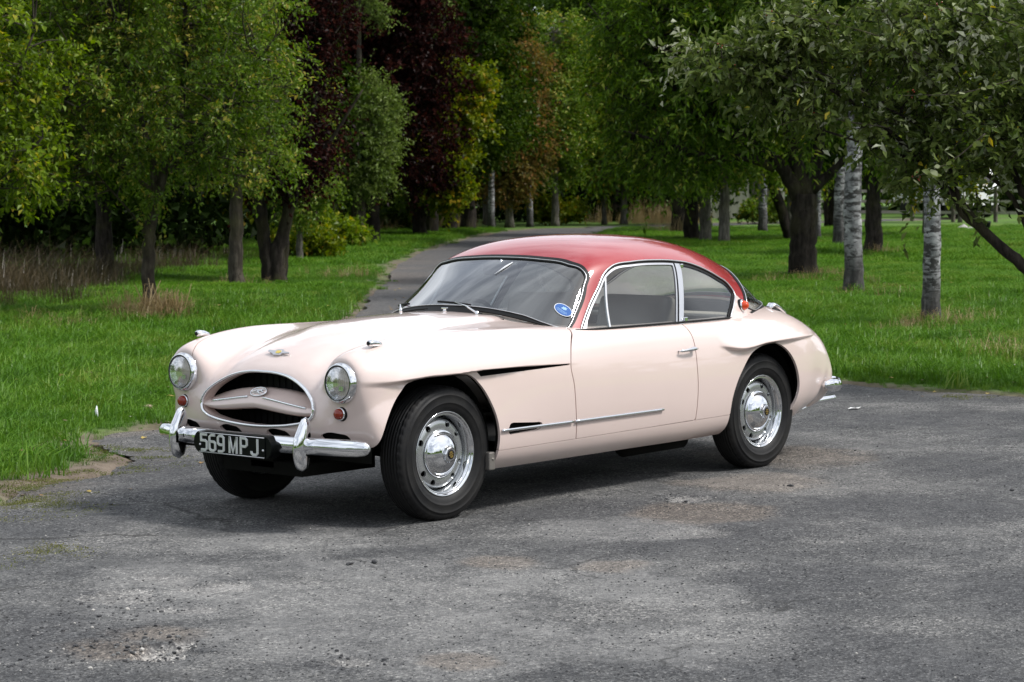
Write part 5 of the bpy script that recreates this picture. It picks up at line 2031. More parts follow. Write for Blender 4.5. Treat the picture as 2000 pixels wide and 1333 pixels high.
M['stone_dark'] = mat("dark_chip", (.045, .045, .047), .85)
M['stone_mid'] = mat("grey_chip", (.14, .14, .138), .85)
M['stone_pale'] = mat("pale_chip", (.42, .40, .37), .85)
SP = [stone("stone_chip", 1, M['stone_dark']), stone("stone_chip", 2, M['stone_mid']), stone("stone_chip", 3, M['stone_pale']), stone("stone_chip", 4, M['stone_dark'])]
n = 60000
r_ = 6.6 * np.exp(rng.random(n) * math.log(20 / 6.6))
a_ = VDIR - .27 + rng.random(n) * .54
x_, y_ = FOOT[0] + r_ * np.cos(a_), FOOT[1] + r_ * np.sin(a_)
cl = fbm(x_ + 40, y_ + 12, .9, 4)
sd = lot_sd(x_, y_)
ok = (sd < -.01) & (rng.random(n) < .10 + 1.5 * np.clip(cl - .46, 0, 1) + .45 * np.exp(np.minimum(sd, 0) / .5))
for tx in (0, -2.667):
    for ty_ in (.642, -.642):
        ok &= np.hypot(x_ - tx, y_ - ty_) > .20
x_, y_ = x_[ok], y_[ok]
s_ = .0022 + .0042 * rng.random(len(x_)) ** 2.5
k_ = rng.choice(4, len(x_), p=[.42, .38, .02, .18])
big = rng.random(len(x_)) < .006
s_[big] *= 2.4
px_, py_ = [], []
for (cx_, cy_, rr_, n_) in ((2.98, 2.09, .20, 90), (2.85, 1.95, .30, 90), (3.1, 1.75, .45, 110), (2.66, 2.74, .15, 30), (3.25, 1.5, .6, 120), (2.5, 1.3, .3, 70), (-1.3, 1.2, .2, 30)):
    t_ = rng.random(n_) * 6.283
    q_ = rr_ * np.sqrt(rng.random(n_))
    px_.append(cx_ + q_ * np.cos(t_)), py_.append(cy_ + q_ * np.sin(t_))
px_, py_ = np.concatenate(px_), np.concatenate(py_)
x_, y_ = np.concatenate([x_, px_]), np.concatenate([y_, py_])
s_ = np.concatenate([s_, .004 + .009 * rng.random(len(px_)) ** 3])
k_ = np.concatenate([k_, rng.choice(4, len(px_), p=[.46, .33, .03, .18])])
z_ = tar_height(x_, y_) + s_ * .25 - .02 * smoothstep(-.25, .02, lot_sd(x_, y_))
gv = scatter("gravel", np.stack([x_, y_, z_], 1), rng.random(len(x_)) * 6.283, s_, k_, SP)
tag(gv, "loose grey chippings scattered over the worn tarmac", "gravel", kind="stuff")

# ------------------------------------------------------------------ trees
# every tree's Empty is turned so that its local x runs across the view and its local y away from it
TURN = VDIR + math.pi / 2 + math.pi            # local x = right of the view
_rv = (math.cos(TURN), math.sin(TURN))


def leaf_mat(name, stops, trans=.34, gloss=.03, rough=.35):
    m = bpy.data.materials.new(name)
    m.use_nodes = True
    t = m.node_tree
    t.nodes.remove(t.nodes["Principled BSDF"])
    out = t.nodes["Material Output"]
    at = N_(t, "ShaderNodeAttribute", attribute_name="tint")
    c = ramp(t, stops, at.outputs['Fac']).outputs[0]
    df = N_(t, "ShaderNodeBsdfDiffuse")
    tr = N_(t, "ShaderNodeBsdfTranslucent")
    gl = N_(t, "ShaderNodeBsdfGlossy", Roughness=rough)
    gl.inputs['Color'].default_value = (.6, .6, .6, 1)
    hs = N_(t, "ShaderNodeHueSaturation")
    hs.inputs['Saturation'].default_value = 1.15
    hs.inputs['Value'].default_value = 1.15
    t.links.new(c, hs.inputs['Color'])
    m1, m2 = N_(t, "ShaderNodeMixShader"), N_(t, "ShaderNodeMixShader")
    m1.inputs[0].default_value = trans
    m2.inputs[0].default_value = gloss
    t.links.new(c, df.inputs[0])
    t.links.new(hs.outputs[0], tr.inputs[0])
    t.links.new(df.outputs[0], m1.inputs[1])
    t.links.new(tr.outputs[0], m1.inputs[2])
    t.links.new(m1.outputs[0], m2.inputs[1])
    t.links.new(gl.outputs[0], m2.inputs[2])
    t.links.new(m2.outputs[0], out.inputs['Surface'])
    return m


M['lf_apple'] = leaf_mat("apple_leaf", [(.0, (0.061, 0.112, 0.012)), (.45, (0.122, 0.201, 0.022)), (.80, (0.201, 0.281, 0.043)), (.94, (0.293, 0.317, 0.085)), (1.0, (0.488, 0.378, 0.061))], .38, .02)
M['lf_bright'] = leaf_mat("bright_leaf", [(.0, (0.084, 0.138, 0.010)), (.5, (0.168, 0.258, 0.017)), (.90, (0.252, 0.324, 0.036)), (1.0, (0.480, 0.408, 0.048))], .45, .02)
M['lf_plum'] = leaf_mat("copper_leaf", [(.0, (.009, .004, .004)), (.6, (.023, .007, .006)), (.95, (.050, .014, .011)), (1.0, (.09, .03, .02))], .25, .008)
M['lf_dark'] = leaf_mat("dark_leaf", [(.0, (.020, .042, .005)), (.6, (.046, .085, .009)), (1.0, (.090, .130, .018))], .30, .01)
M['lf_deep'] = leaf_mat("shade_toned_leaf", [(.0, (.006, .012, .003)), (.6, (.014, .026, .005)), (1.0, (.035, .050, .010))], .15, .005)  # near-black leaf colour: the deep shade of the wood is in the tone
M['lf_lime'] = leaf_mat("lime_leaf", [(.0, (.080, .120, .008)), (.5, (.160, .215, .012)), (.90, (.26, .27, .020)), (1.0, (.40, .25, .03))], .45, .015)
M['lf_grey'] = leaf_mat("grey_green_leaf", [(.0, (0.081, 0.132, 0.023)), (.5, (0.155, 0.224, 0.046)), (1.0, (0.241, 0.305, 0.086))], .36, .02)
M['lf_brown'] = leaf_mat("browning_leaf", [(.0, (.075, .078, .020)), (.40, (.150, .130, .034)), (.72, (.230, .150, .050)), (1.0, (.32, .17, .06))], .38, .01)
M['lf_cherry'] = leaf_mat("cherry_leaf", [(.0, (0.044, 0.091, 0.008)), (.55, (0.094, 0.169, 0.016)), (.90, (0.156, 0.234, 0.029)), (1.0, (0.325, 0.351, 0.065))], .42, .015)
M['lf_beam'] = leaf_mat("whitebeam_leaf", [(.0, (0.058, 0.090, 0.020)), (.50, (0.116, 0.157, 0.038)), (.80, (0.189, 0.232, 0.072)), (.95, (0.36, 0.39, 0.24)), (.985, (0.52, 0.53, 0.42)), (1.0, (0.600, 0.478, 0.058))], .34, .02, .30)


def bark_mat(name, c0, c1, moss=0.0, sc=1.0):
    m = mat(name, c0, .9, **{'Specular_IOR_Level': .15})
    t, ns, ln, b = nodes(m)
    tc = N_(t, "ShaderNodeTexCoord")
    mp = N_(t, "ShaderNodeMapping")
    mp.inputs['Scale'].default_value = (14 * sc, 14 * sc, 3.2 * sc)
    ln.new(tc.outputs['Object'], mp.inputs['Vector'])
    n = N_(t, "ShaderNodeTexNoise", Scale=1.0, Detail=7.0, Roughness=.68)
    ln.new(mp.outputs[0], n.inputs['Vector'])
    c = ramp(t, [(.32, tuple(q * .35 for q in c0)), (.5, c0), (.70, c1)], n.outputs['Fac']).outputs[0]
    n2 = N_(t, "ShaderNodeTexNoise", Scale=2.2, Detail=4.0)
    ln.new(tc.outputs['Object'], n2.inputs['Vector'])
    mk = ramp(t, [(.48, (0, 0, 0)), (.68, (moss, moss, moss))], n2.outputs['Fac']).outputs[0]
    mx = N_(t, "ShaderNodeMix", data_type='RGBA')
    ln.new(mk, mx.inputs['Factor'])
    ln.new(c, mx.inputs['A'])
    mx.inputs['B'].default_value = (.12, .115, .045, 1)
    ln.new(mx.outputs['Result'], b.inputs['Base Color'])
    bp = N_(t, "ShaderNodeBump", Strength=1.0, Distance=.03)
    ln.new(n.outputs['Fac'], bp.inputs['Height'])
    ln.new(bp.outputs[0], b.inputs['Normal'])
    return m


def birch_mat():
    m = mat("birch_bark", (.6, .6, .6), .7)
    t, ns, ln, b = nodes(m)
    tc = N_(t, "ShaderNodeTexCoord")

    def nz(scale, s, d=5.0, r=.6):
        mp = N_(t, "ShaderNodeMapping")
        mp.inputs['Scale'].default_value = scale
        ln.new(tc.outputs['Object'], mp.inputs['Vector'])
        n_ = N_(t, "ShaderNodeTexNoise", Scale=s, Detail=d, Roughness=r)
        ln.new(mp.outputs[0], n_.inputs['Vector'])
        return n_.outputs['Fac']
    white = ramp(t, [(.36, (.12, .12, .125)), (.50, (.27, .27, .275)), (.66, (.45, .45, .45))], nz((1, 1, 1.6), 5.0, 6, .6)).outputs[0]
    scar = ramp(t, [(.43, (1, 1, 1)), (.485, (0, 0, 0))], nz((1, 1, 4.2), 5.5, 6, .62)).outputs[0]
    blot = ramp(t, [(.42, (1, 1, 1)), (.48, (0, 0, 0))], nz((1, 1, 1.3), 3.4, 6, .7)).outputs[0]
    mxs = N_(t, "ShaderNodeMix", data_type='RGBA', blend_type='LIGHTEN')
    mxs.inputs['Factor'].default_value = 1.0
    ln.new(scar, mxs.inputs['A'])
    ln.new(blot, mxs.inputs['B'])
    mxb = N_(t, "ShaderNodeMix", data_type='RGBA')
    ln.new(mxs.outputs['Result'], mxb.inputs['Factor'])
    ln.new(white, mxb.inputs['A'])
    mxb.inputs['B'].default_value = (.028, .026, .025, 1)
    bands = mxb.outputs['Result']
    fiss = ramp(t, [(.45, (.012, .011, .010)), (.62, (.060, .056, .052)), (.8, (.24, .23, .22))], nz((9, 9, 2.0), 1.5, 6, .7)).outputs[0]
    sx = N_(t, "ShaderNodeSeparateXYZ")
    ln.new(tc.outputs['Object'], sx.inputs[0])
    mr = N_(t, "ShaderNodeMapRange")
    mr.inputs['From Min'].default_value, mr.inputs['From Max'].default_value = 1.0, .30
    ln.new(sx.outputs['Z'], mr.inputs['Value'])
    ad = N_(t, "ShaderNodeMath", operation='MULTIPLY_ADD')
    ln.new(nz((3, 3, 3), 1.5), ad.inputs[0])
    ad.inputs[1].default_value = .9
    sb = N_(t, "ShaderNodeMath", operation='SUBTRACT', use_clamp=True)
    ln.new(mr.outputs[0], ad.inputs[2])
    ln.new(ad.outputs[0], sb.inputs[0])
    sb.inputs[1].default_value = .45
    mx = N_(t, "ShaderNodeMix", data_type='RGBA')
    ln.new(sb.outputs[0], mx.inputs['Factor'])
    ln.new(bands, mx.inputs['A'])
    ln.new(fiss, mx.inputs['B'])
    ln.new(mx.outputs['Result'], b.inputs['Base Color'])
    bp = N_(t, "ShaderNodeBump", Strength=.8, Distance=.015)
    ln.new(mx.outputs['Result'], bp.inputs['Height'])
    ln.new(bp.outputs[0], b.inputs['Normal'])
    return m


M['bark'] = bark_mat("grey_brown_bark", (.055, .046, .037), (.125, .108, .088), .5)
M['bark_dark'] = bark_mat("dark_bark", (.026, .021, .018), (.060, .050, .042), .3)
M['bark_pale'] = bark_mat("pale_bark", (.12, .11, .095), (.25, .23, .20), .35)
M['birch'] = birch_mat()


def leaves(P, Dv, Nv, L, W, tint, fold=.25):
    """rhombic folded leaves: base points P, directions Dv, normals Nv, lengths L, widths W"""
    Dv = Dv / np.maximum(np.linalg.norm(Dv, axis=1, keepdims=True), 1e-9)
    Sd = np.cross(Dv, Nv)
    Sd /= np.maximum(np.linalg.norm(Sd, axis=1, keepdims=True), 1e-9)
    Nn_ = np.cross(Sd, Dv)
    L, W = L[:, None], W[:, None]
    tip = P + Dv * L - Nn_ * L * .12
    mid = P + Dv * L * .45
    a = mid + Sd * W * .5 + Nn_ * W * fold
    c = mid - Sd * W * .5 + Nn_ * W * fold
    n = len(P)
    V = np.stack([P, a, tip, c], 1).reshape(-1, 3)
    i = np.arange(n) * 4
    T = np.concatenate([np.stack([i, i + 1, i + 2], 1), np.stack([i, i + 2, i + 3], 1)])
    me = mesh_np("crown", V, T, smooth=False)
    set_attr(me, "tint", np.repeat(tint, 4))
    return me


def unit(v):
    return v / np.maximum(np.linalg.norm(v, axis=-1, keepdims=True), 1e-9)


def bent(p0, p1, k, rg, n=5):
    """a branch curve from p0 to p1 with a little wander"""
    p0, p1 = np.array(p0, float), np.array(p1, float)
    d = np.linalg.norm(p1 - p0)
    t = np.linspace(0, 1, n)[:, None]
    w_ = rg.normal(0, k * d, 3)
    return p0 + (p1 - p0) * t + np.sin(t * math.pi) * w_


def grow(name, limbs, crown, seed, ncl, twigs, nleaf, leaf, wid, mats, tw_len=.45, droop=.25, shell=2.2, br=.014, tint_spread=.28, sides=12, twig_geo=True, bark='bark', flare=1.35):
    """limbs: list of [(x, y, z, r), ...]; crown: list of ((cx, cy, cz), (rx, ry, rz), weight).  -> trunk mesh, crown mesh"""
    rg = np.random.default_rng(seed)
    b_ = MB()
    nodes_ = []
    for li, lm in enumerate(limbs):
        q = np.array(lm, float)
        cur = smooth_poly(q, 5, closed=False)
        cur[:, :3] += np.concatenate([[np.zeros(3)], rg.normal(0, .004 if bark == 'birch' else .012, (len(cur) - 1, 3))]) * np.minimum(cur[:, 3:4] * 9, 1)
        if li == 0:
            z0 = cur[0, 2]
            cur[:, 3] *= 1 + (flare - 1) * np.exp(-np.maximum(cur[:, 2] - z0, 0) / .16)
        b_.tube([tuple(c[:3]) for c in cur], [float(c[3]) * (1 + (.010 if bark == 'birch' else .022) * rg.normal()) for c in cur], sides if q[0, 3] > .05 else 8)
        k0 = 0 if li else len(cur) // 2
        nodes_.append(cur[k0:, :3])
    nodes_ = np.concatenate(nodes_)
    wts = np.array([c[2] for c in crown], float)
    wts /= wts.sum()
    which = rg.choice(len(crown), ncl, p=wts)
    cen = np.array([c[0] for c in crown])[which]
    rad = np.array([c[1] for c in crown])[which]
    u = unit(rg.normal(size=(ncl, 3)))
    rr = rg.random((ncl, 1)) ** (1 / shell)
    C_ = cen + u * rad * rr * (.82 + .36 * rg.random((ncl, 1)))
    C_[:, 2] = np.maximum(C_[:, 2], .35)
    out = unit(C_ - cen)
    # branches from the limbs to the clusters
    for k in range(ncl):
        d = np.linalg.norm(nodes_ - C_[k], axis=1) + .8 * np.maximum(nodes_[:, 2] - C_[k, 2], 0)
        j = int(np.argmin(d))
        cv = bent(nodes_[j], C_[k], .10, rg, 4)
        L_ = np.linalg.norm(C_[k] - nodes_[j])
        r0 = min(br * (.6 + .5 * L_), .05)
        b_.tube(cv, [r0, r0 * .75, r0 * .5, r0 * .28], 5, caps=False)
    trunk = b_.mesh(name + "_trunk")
    # twigs and leaves
    nt_ = ncl * twigs
    ci = np.repeat(np.arange(ncl), twigs)
    d = unit(out[ci] * .8 + rg.normal(size=(nt_, 3)) * .75 + np.array([0, 0, .25 - droop * .6]))
    tl = tw_len * (.5 + .9 * rg.random((nt_, 1)))
    st = C_[ci] + rg.normal(size=(nt_, 3)) * tw_len * .22
    li_ = np.repeat(np.arange(nt_), nleaf)
    n = len(li_)
    t = (np.tile(np.arange(nleaf), nt_) + rg.random(n)) / nleaf
    t = t[:, None]
    P = st[li_] + d[li_] * tl[li_] * t + np.array([0, 0, -1]) * droop * tl[li_] * t ** 2
    side = unit(np.cross(d[li_], rg.normal(size=(n, 3))))
    Dl = unit(d[li_] * .55 + side * .75 + np.array([0, 0, -droop * 1.1]) + rg.normal(size=(n, 3)) * .25)
    Nl = unit(np.array([0, 0, .9]) + out[ci][li_] * .5 + rg.normal(size=(n, 3)) * .55)
    Ls = leaf * (.55 + .75 * rg.random(n))
    cl_t = rg.normal(0, .19, ncl)[ci][li_]
    tint = np.clip(.45 + cl_t + rg.normal(0, tint_spread, n), 0, .97)
    rare = rg.random(n) < .003
    tint[rare] = 1.0
    cme = leaves(P, Dl, Nl, Ls, Ls * wid * (.8 + .4 * rg.random(n)), tint)
    cme.materials.append(mats)
    trunk.materials.append(M[bark])
    twm = None
    if twig_geo:
        tb = MB()
        for k in range(0, nt_, 2):
            p0 = st[k]
            p1 = p0 + d[k] * tl[k] * .95 + np.array([0, 0, -droop * tl[k, 0]])
            tb.tube([C_[ci[k]], (p0 + p1) / 2 + np.array([0, 0, droop * tl[k, 0] * .22]), p1], [.0042, .0032, .0018], 3, caps=False)
        twm = tb.mesh(name + "_twigs")
        twm.materials.append(M[bark])
    return trunk, cme, twm


def plant(kind_name, meshes, loc, label, cat="tree", group=None, rz=0.0, sc=1.0, mirror=False):
    z = float(ground_z(np.array([loc[0]]), np.array([loc[1]]))[0]) - .02
    e = empty(kind_name, (loc[0], loc[1], z), TURN + rz)
    e.scale = (-sc if mirror else sc, sc, sc)
    tag(e, label, cat, group)
    tr, cr, tw = meshes
    o = link("trunk", tr, e)
    c = link("crown", cr, e)
    c["kind"] = "stuff"
    if tw is not None:
        k = link("twigs", tw, e)
        k["kind"] = "stuff"
    return e


def bl(x, y, z, rx, ry, rz, w_=None):
    return ((x, y, z), (rx, ry, rz), w_ if w_ else rx * ry * rz)


GL_ = "trees lining the left verge"
GRt = "trees standing in the grass on the right"
GF = "far trees at the end of the drive"

# leading apple-like tree on the left
T1 = grow("apple", [[(0, 0, -.05, .095), (.02, 0, .5, .082), (.03, 0, 1.0, .078), (.08, 0, 1.35, .078), (.20, 0, 1.75, .062), (.38, .05, 2.3, .05), (.5, .1, 3.2, .035), (.5, .1, 4.3, .02)],
                    [(.09, 0, 1.36, .055), (.10, .02, 1.8, .046), (-.05, .05, 2.5, .036), (-.3, .1, 3.5, .022)],
                    [(.24, 0, 1.82, .035), (.6, -.1, 2.1, .026), (1.0, -.2, 2.6, .018), (1.4, -.2, 3.2, .010)],
                    [(.02, 0, 1.0, .022), (-.14, 0, 1.25, .016), (-.5, -.1, 1.7, .012), (-1.0, -.2, 2.4, .008)],
                    [(.09, 0, 1.6, .03), (-.4, -.3, 2.0, .022), (-.9, -.5, 2.7, .014)]],
          [bl(.2, 0, 3.3, 1.7, 1.5, 1.7), bl(-.8, -.2, 2.3, 1.0, .9, .9), bl(1.15, -.2, 2.6, .9, .9, .85), bl(1.55, -.2, 2.0, .45, .5, .45), bl(-.2, 0, 4.6, 1.4, 1.3, 1.2), bl(-.95, .3, 1.65, .6, .6, .30), bl(1.0, -.3, 2.0, .45, .5, .35), bl(-1.5, .3, 2.2, .6, .6, .8)],
          101, 520, 9, 12, .066, .48, M['lf_apple'], .34, .18)
plant("apple_tree", T1, (-10.62, -14.13), "forked apple-like tree with straw-coloured dry grass at its foot, foremost on the left", group=GL_)
T0 = grow("lime_a", [[(0, 0, -.05, .10), (.03, 0, .8, .085), (0, 0, 1.8, .07), (.05, 0, 3.4, .04), (0, 0, 4.8, .02)], [(.02, 0, 1.3, .04), (.5, -.1, 1.7, .028), (1.0, -.2, 2.2, .014)], [(.02, 0, 1.7, .04), (.5, 0, 2.5, .026), (.9, -.1, 3.4, .012)]],
          [bl(.5, 0, 2.2, .85, .9, .9), bl(.3, 0, 3.3, 1.1, 1.1, 1.2), bl(-.9, 0, 2.8, 1.1, 1.1, 1.5), bl(.75, -.2, 1.75, .45, .5, .45), bl(.1, 0, 4.4, 1.0, 1.0, .9)],
          102, 300, 8, 11, .082, .58, M['lf_bright'], .32, .28)
plant("lime_tree", T0, (-7.86, -14.13), "bright yellow-green tree whose crown reaches in at the left edge", group=GL_)
T2 = grow("apple2", [[(0, 0, -.05, .12), (0, 0, .8, .108), (.02, 0, 1.6, .10), (.02, 0, 2.6, .07), (-.1, .0, 4.0, .04), (-.1, 0, 5.4, .02)], [(.02, 0, 1.7, .05), (.5, -.1, 2.4, .035), (.9, -.2, 3.2, .018)], [(.02, 0, 1.9, .05), (-.6, .1, 2.6, .03), (-1.1, .1, 3.4, .015)]],
          [bl(-.15, 0, 3.4, .95, 1.2, 1.6), bl(.40, -.2, 2.1, .45, .5, .55), bl(-.9, 0, 2.6, .9, 1.0, 1.0), bl(-.2, 0, 4.9, 1.0, 1.2, 1.1)],
          103, 420, 8, 11, .075, .48, M['lf_apple'], .42, .22)
plant("apple_tree", T2, (-16.71, -19.21), "straight grey-trunked tree behind the foremost tree on the left", group=GL_)
T3 = grow("plum", [[(-.08, 0, -.05, .13), (-.16, 0, .6, .115), (-.26, 0, 1.3, .10), (-.40, 0, 2.0, .07), (-.6, 0, 3.2, .03)], [(.06, 0, -.03, .15), (.02, 0, .35, .135), (.16, 0, .9, .105), (.34, 0, 1.6, .085), (.60, 0, 2.6, .06), (.8, 0, 3.8, .03)],
                   [(.10, .1, -.03, .08), (.16, .1, .7, .07), (.18, .1, 1.5, .06), (.1, .1, 3.0, .03)], [(.34, 0, 1.6, .05), (.9, -.1, 2.3, .035), (1.5, -.1, 3.2, .015)]],
          [bl(.35, .2, 3.2, .75, 1.0, 1.4), bl(.55, 0, 2.1, .55, .6, .45), bl(-.1, 0, 2.2, .6, .7, .6), bl(.5, .2, 4.7, .8, 1.0, 1.1), bl(-.4, .3, 3.4, .7, .8, 1.3)],
          104, 420, 8, 9, .085, .60, M['lf_plum'], .45, .22, bark='bark_dark')
plant("plum_tree", T3, (-18.38, -20.09), "copper-leaved tree with several crossing dark trunks left of the windscreen", group=GL_)
T6 = grow("column", [[(0, 0, -.05, .20), (0, 0, 1.0, .19), (0, 0, 2.0, .16), (.05, 0, 3.6, .10), (.1, 0, 6.5, .03)], [(0, 0, 1.6, .07), (.3, 0, 2.6, .04), (.5, 0, 3.6, .02)]],
          [bl(.1, -.1, 2.3, .80, .8, .95), bl(.45, -.1, 3.4, .55, .6, .95), bl(-.35, 0, 1.9, .5, .6, .6), bl(.55, 0, 6.3, .30, .4, .5)],
          105, 420, 7, 10, .10, .46, M['lf_grey'], .46, .12, bark='bark')
plant("poplar_tree", T6, (-34.4, -34.06), "grey-green columnar tree in front of the copper-leaved trees", group=GL_)
T7 = grow("plum2", [[(0, 0, -.05, .20), (.02, 0, 1.0, .18), (0, 0, 2.0, .15), (.2, 0, 4.0, .09), (.4, 0, 7.0, .03)], [(.02, 0, 1.7, .08), (.9, 0, 2.8, .05), (1.6, 0, 4.0, .02)], [(0, 0, 1.9, .07), (-.8, .2, 3.2, .04), (-1.4, .2, 5.0, .02)]],
          [bl(.9, .2, 3.0, 1.3, 1.3, 1.5), bl(.6, .3, 5.0, 1.9, 1.7, 1.7), bl(.2, .3, 7.0, 2.2, 1.8, 1.4), bl(-1.0, .4, 5.2, 1.4, 1.3, 1.8), bl(1.3, .1, 1.9, .7, .7, .5)],
          106, 620, 8, 10, .125, .60, M['lf_plum'], .6, .2, bark='bark_dark', twig_geo=False)
plant("plum_tree", T7, (-36.38, -35.49), "tall copper-leaved tree with one dark trunk beside the columnar tree", group=GL_)
T8 = grow("maple", [[(0, 0, -.05, .22), (-.02, 0, .5, .19), (-.22, 0, 1.2, .13), (-.4, 0, 2.2, .09), (-.5, 0, 4.0, .04)], [(0, 0, .45, .14), (.25, 0, 1.1, .13), (.5, 0, 2.0, .10), (1.0, 0, 3.4, .05), (1.2, 0, 4.8, .02)]],
          [bl(.5, -.2, 2.6, 1.0, 1.1, .9), bl(1.1, -.3, 3.7, .95, .9, .8), bl(.8, -.2, 1.5, .7, .7, .45), bl(1.3, -.1, 4.7, .8, .9, .45), bl(-.3, 0, 2.7, .5, .7, .7)],
          107, 400, 8, 8, .14, .82, M['lf_lime'], .46, .2, bark='bark_dark', twig_geo=False)
plant("maple_tree", T8, (-42.03, -39.08), "lime-green tree on a dark V-shaped trunk left of the drive", group=GL_)
T9 = grow("oak", [[(0, 0, -.05, .26), (0, 0, 1.2, .23), (.05, 0, 3.0, .17), (0, 0, 6.0, .08), (0, 0, 9, .03)], [(.03, 0, 2.0, .09), (1.2, 0, 3.6, .05), (2.0, 0, 5.0, .02)], [(.03, 0, 2.3, .09), (-1.1, 0, 3.8, .05), (-2.0, 0, 5.2, .02)]],
          [bl(0, 0, 4.4, 2.2, 2.0, 1.9), bl(.6, -.2, 6.6, 2.3, 2.1, 1.9), bl(-.7, 0, 8.4, 2.1, 2.0, 1.6), bl(1.4, -.3, 3.4, 1.0, 1.0, .9), bl(-1.5, 0, 3.4, 1.1, 1.1, 1.0), bl(.5, 0, 9.6, 1.6, 1.6, 1.0)],
          108, 620, 8, 8, .16, .68, M['lf_dark'], .65, .16, bark='bark_dark', twig_geo=False)
TB = grow("brown", [[(0, 0, -.05, .16), (0, 0, 1.5, .14), (0, 0, 3.5, .10), (0, 0, 7.5, .03)], [(0, 0, 1.8, .05), (.7, 0, 3.2, .03), (1.0, 0, 5.0, .02)]],
          [bl(0, -.3, 3.6, 1.1, 1.0, 1.7), bl(.1, -.3, 5.6, 1.1, 1.0, 1.5), bl(0, -.2, 2.0, .9, .9, .8), bl(-.2, -.2, 7.0, .8, .8, .9)],
          109, 360, 8, 8, .15, .58, M['lf_brown'], .55, .3, bark='bark_pale', twig_geo=False)
TG = grow("ash", [[(0, 0, -.05, .15), (.02, 0, 1.2, .135), (0, 0, 3.0, .10), (.1, 0, 6.0, .05), (.1, 0, 8.0, .02)], [(0, 0, 1.9, .06), (.9, 0, 3.2, .035), (1.5, 0, 4.6, .015)], [(0, 0, 1.7, .06), (-.8, 0, 3.0, .035), (-1.4, 0, 4.4, .015)]],
          [bl(0, 0, 3.5, 1.6, 1.5, 1.5), bl(.4, 0, 5.4, 1.7, 1.6, 1.6), bl(-.8, 0, 2.4, .9, .9, .7), bl(.9, -.2, 2.3, .8, .8, .6), bl(-.2, 0, 7.2, 1.5, 1.4, 1.2)],
          110, 460, 8, 8, .15, .54, M['lf_apple'], .6, .25, bark='bark_pale', twig_geo=False)
TL = grow("lime_b", [[(0, 0, -.05, .10), (0, 0, 1.6, .09), (0, 0, 3.5, .06), (0, 0, 6.5, .02)]],
          [bl(0, -.1, 2.6, 1.0, .9, 1.2), bl(.1, -.1, 4.6, 1.2, 1.1, 1.5), bl(0, 0, 6.2, 1.1, 1.0, 1.0)],
          111, 420, 5, 7, .17, .70, M['lf_lime'], .55, .25, bark='bark_pale', twig_geo=False)
TBi = grow("birch", [[(0, 0, -.05, .150), (.0, 0, .5, .132), (-.02, 0, 1.2, .126), (.0, 0, 2.2, .115), (.05, 0, 3.6, .10), (.05, 0, 6.0, .06), (0, 0, 9.0, .02)], [(.02, 0, 3.0, .03), (.6, 0, 3.9, .018), (1.1, 0, 4.3, .008)], [(.03, 0, 3.4, .03), (-.6, .2, 4.3, .018), (-1.2, .2, 4.8, .008)]],
           [bl(0, 0, 5.4, 1.5, 1.4, 1.5), bl(.2, 0, 7.4, 1.4, 1.4, 1.6), bl(-.4, .2, 4.4, 1.3, 1.2, .7)],
           112, 420, 5, 8, .10, .70, M['lf_dark'], .6, .55, bark='birch', twig_geo=False, flare=1.25)
TFB = grow("birch_far", [[(0, 0, -.05, .13), (0, 0, 1.2, .115), (.02, 0, 3.0, .10), (0, 0, 7.0, .03)]],
           [bl(0, 0, 4.0, 1.2, 1.2, 1.6), bl(.1, 0, 6.0, 1.3, 1.2, 1.6)], 113, 420, 5, 7, .15, .62, M['lf_apple'], .55, .45, bark='birch', twig_geo=False)
TFC = grow("birch_brown", [[(0, 0, -.05, .13), (0, 0, 1.2, .115), (.02, 0, 3.0, .10), (0, 0, 7.0, .03)]],
           [bl(0, 0, 3.6, .9, .9, 1.3), bl(.1, 0, 5.4, .9, .9, 1.4)], 116, 220, 8, 7, .15, .62, M['lf_brown'], .5, .45, bark='birch', twig_geo=False)
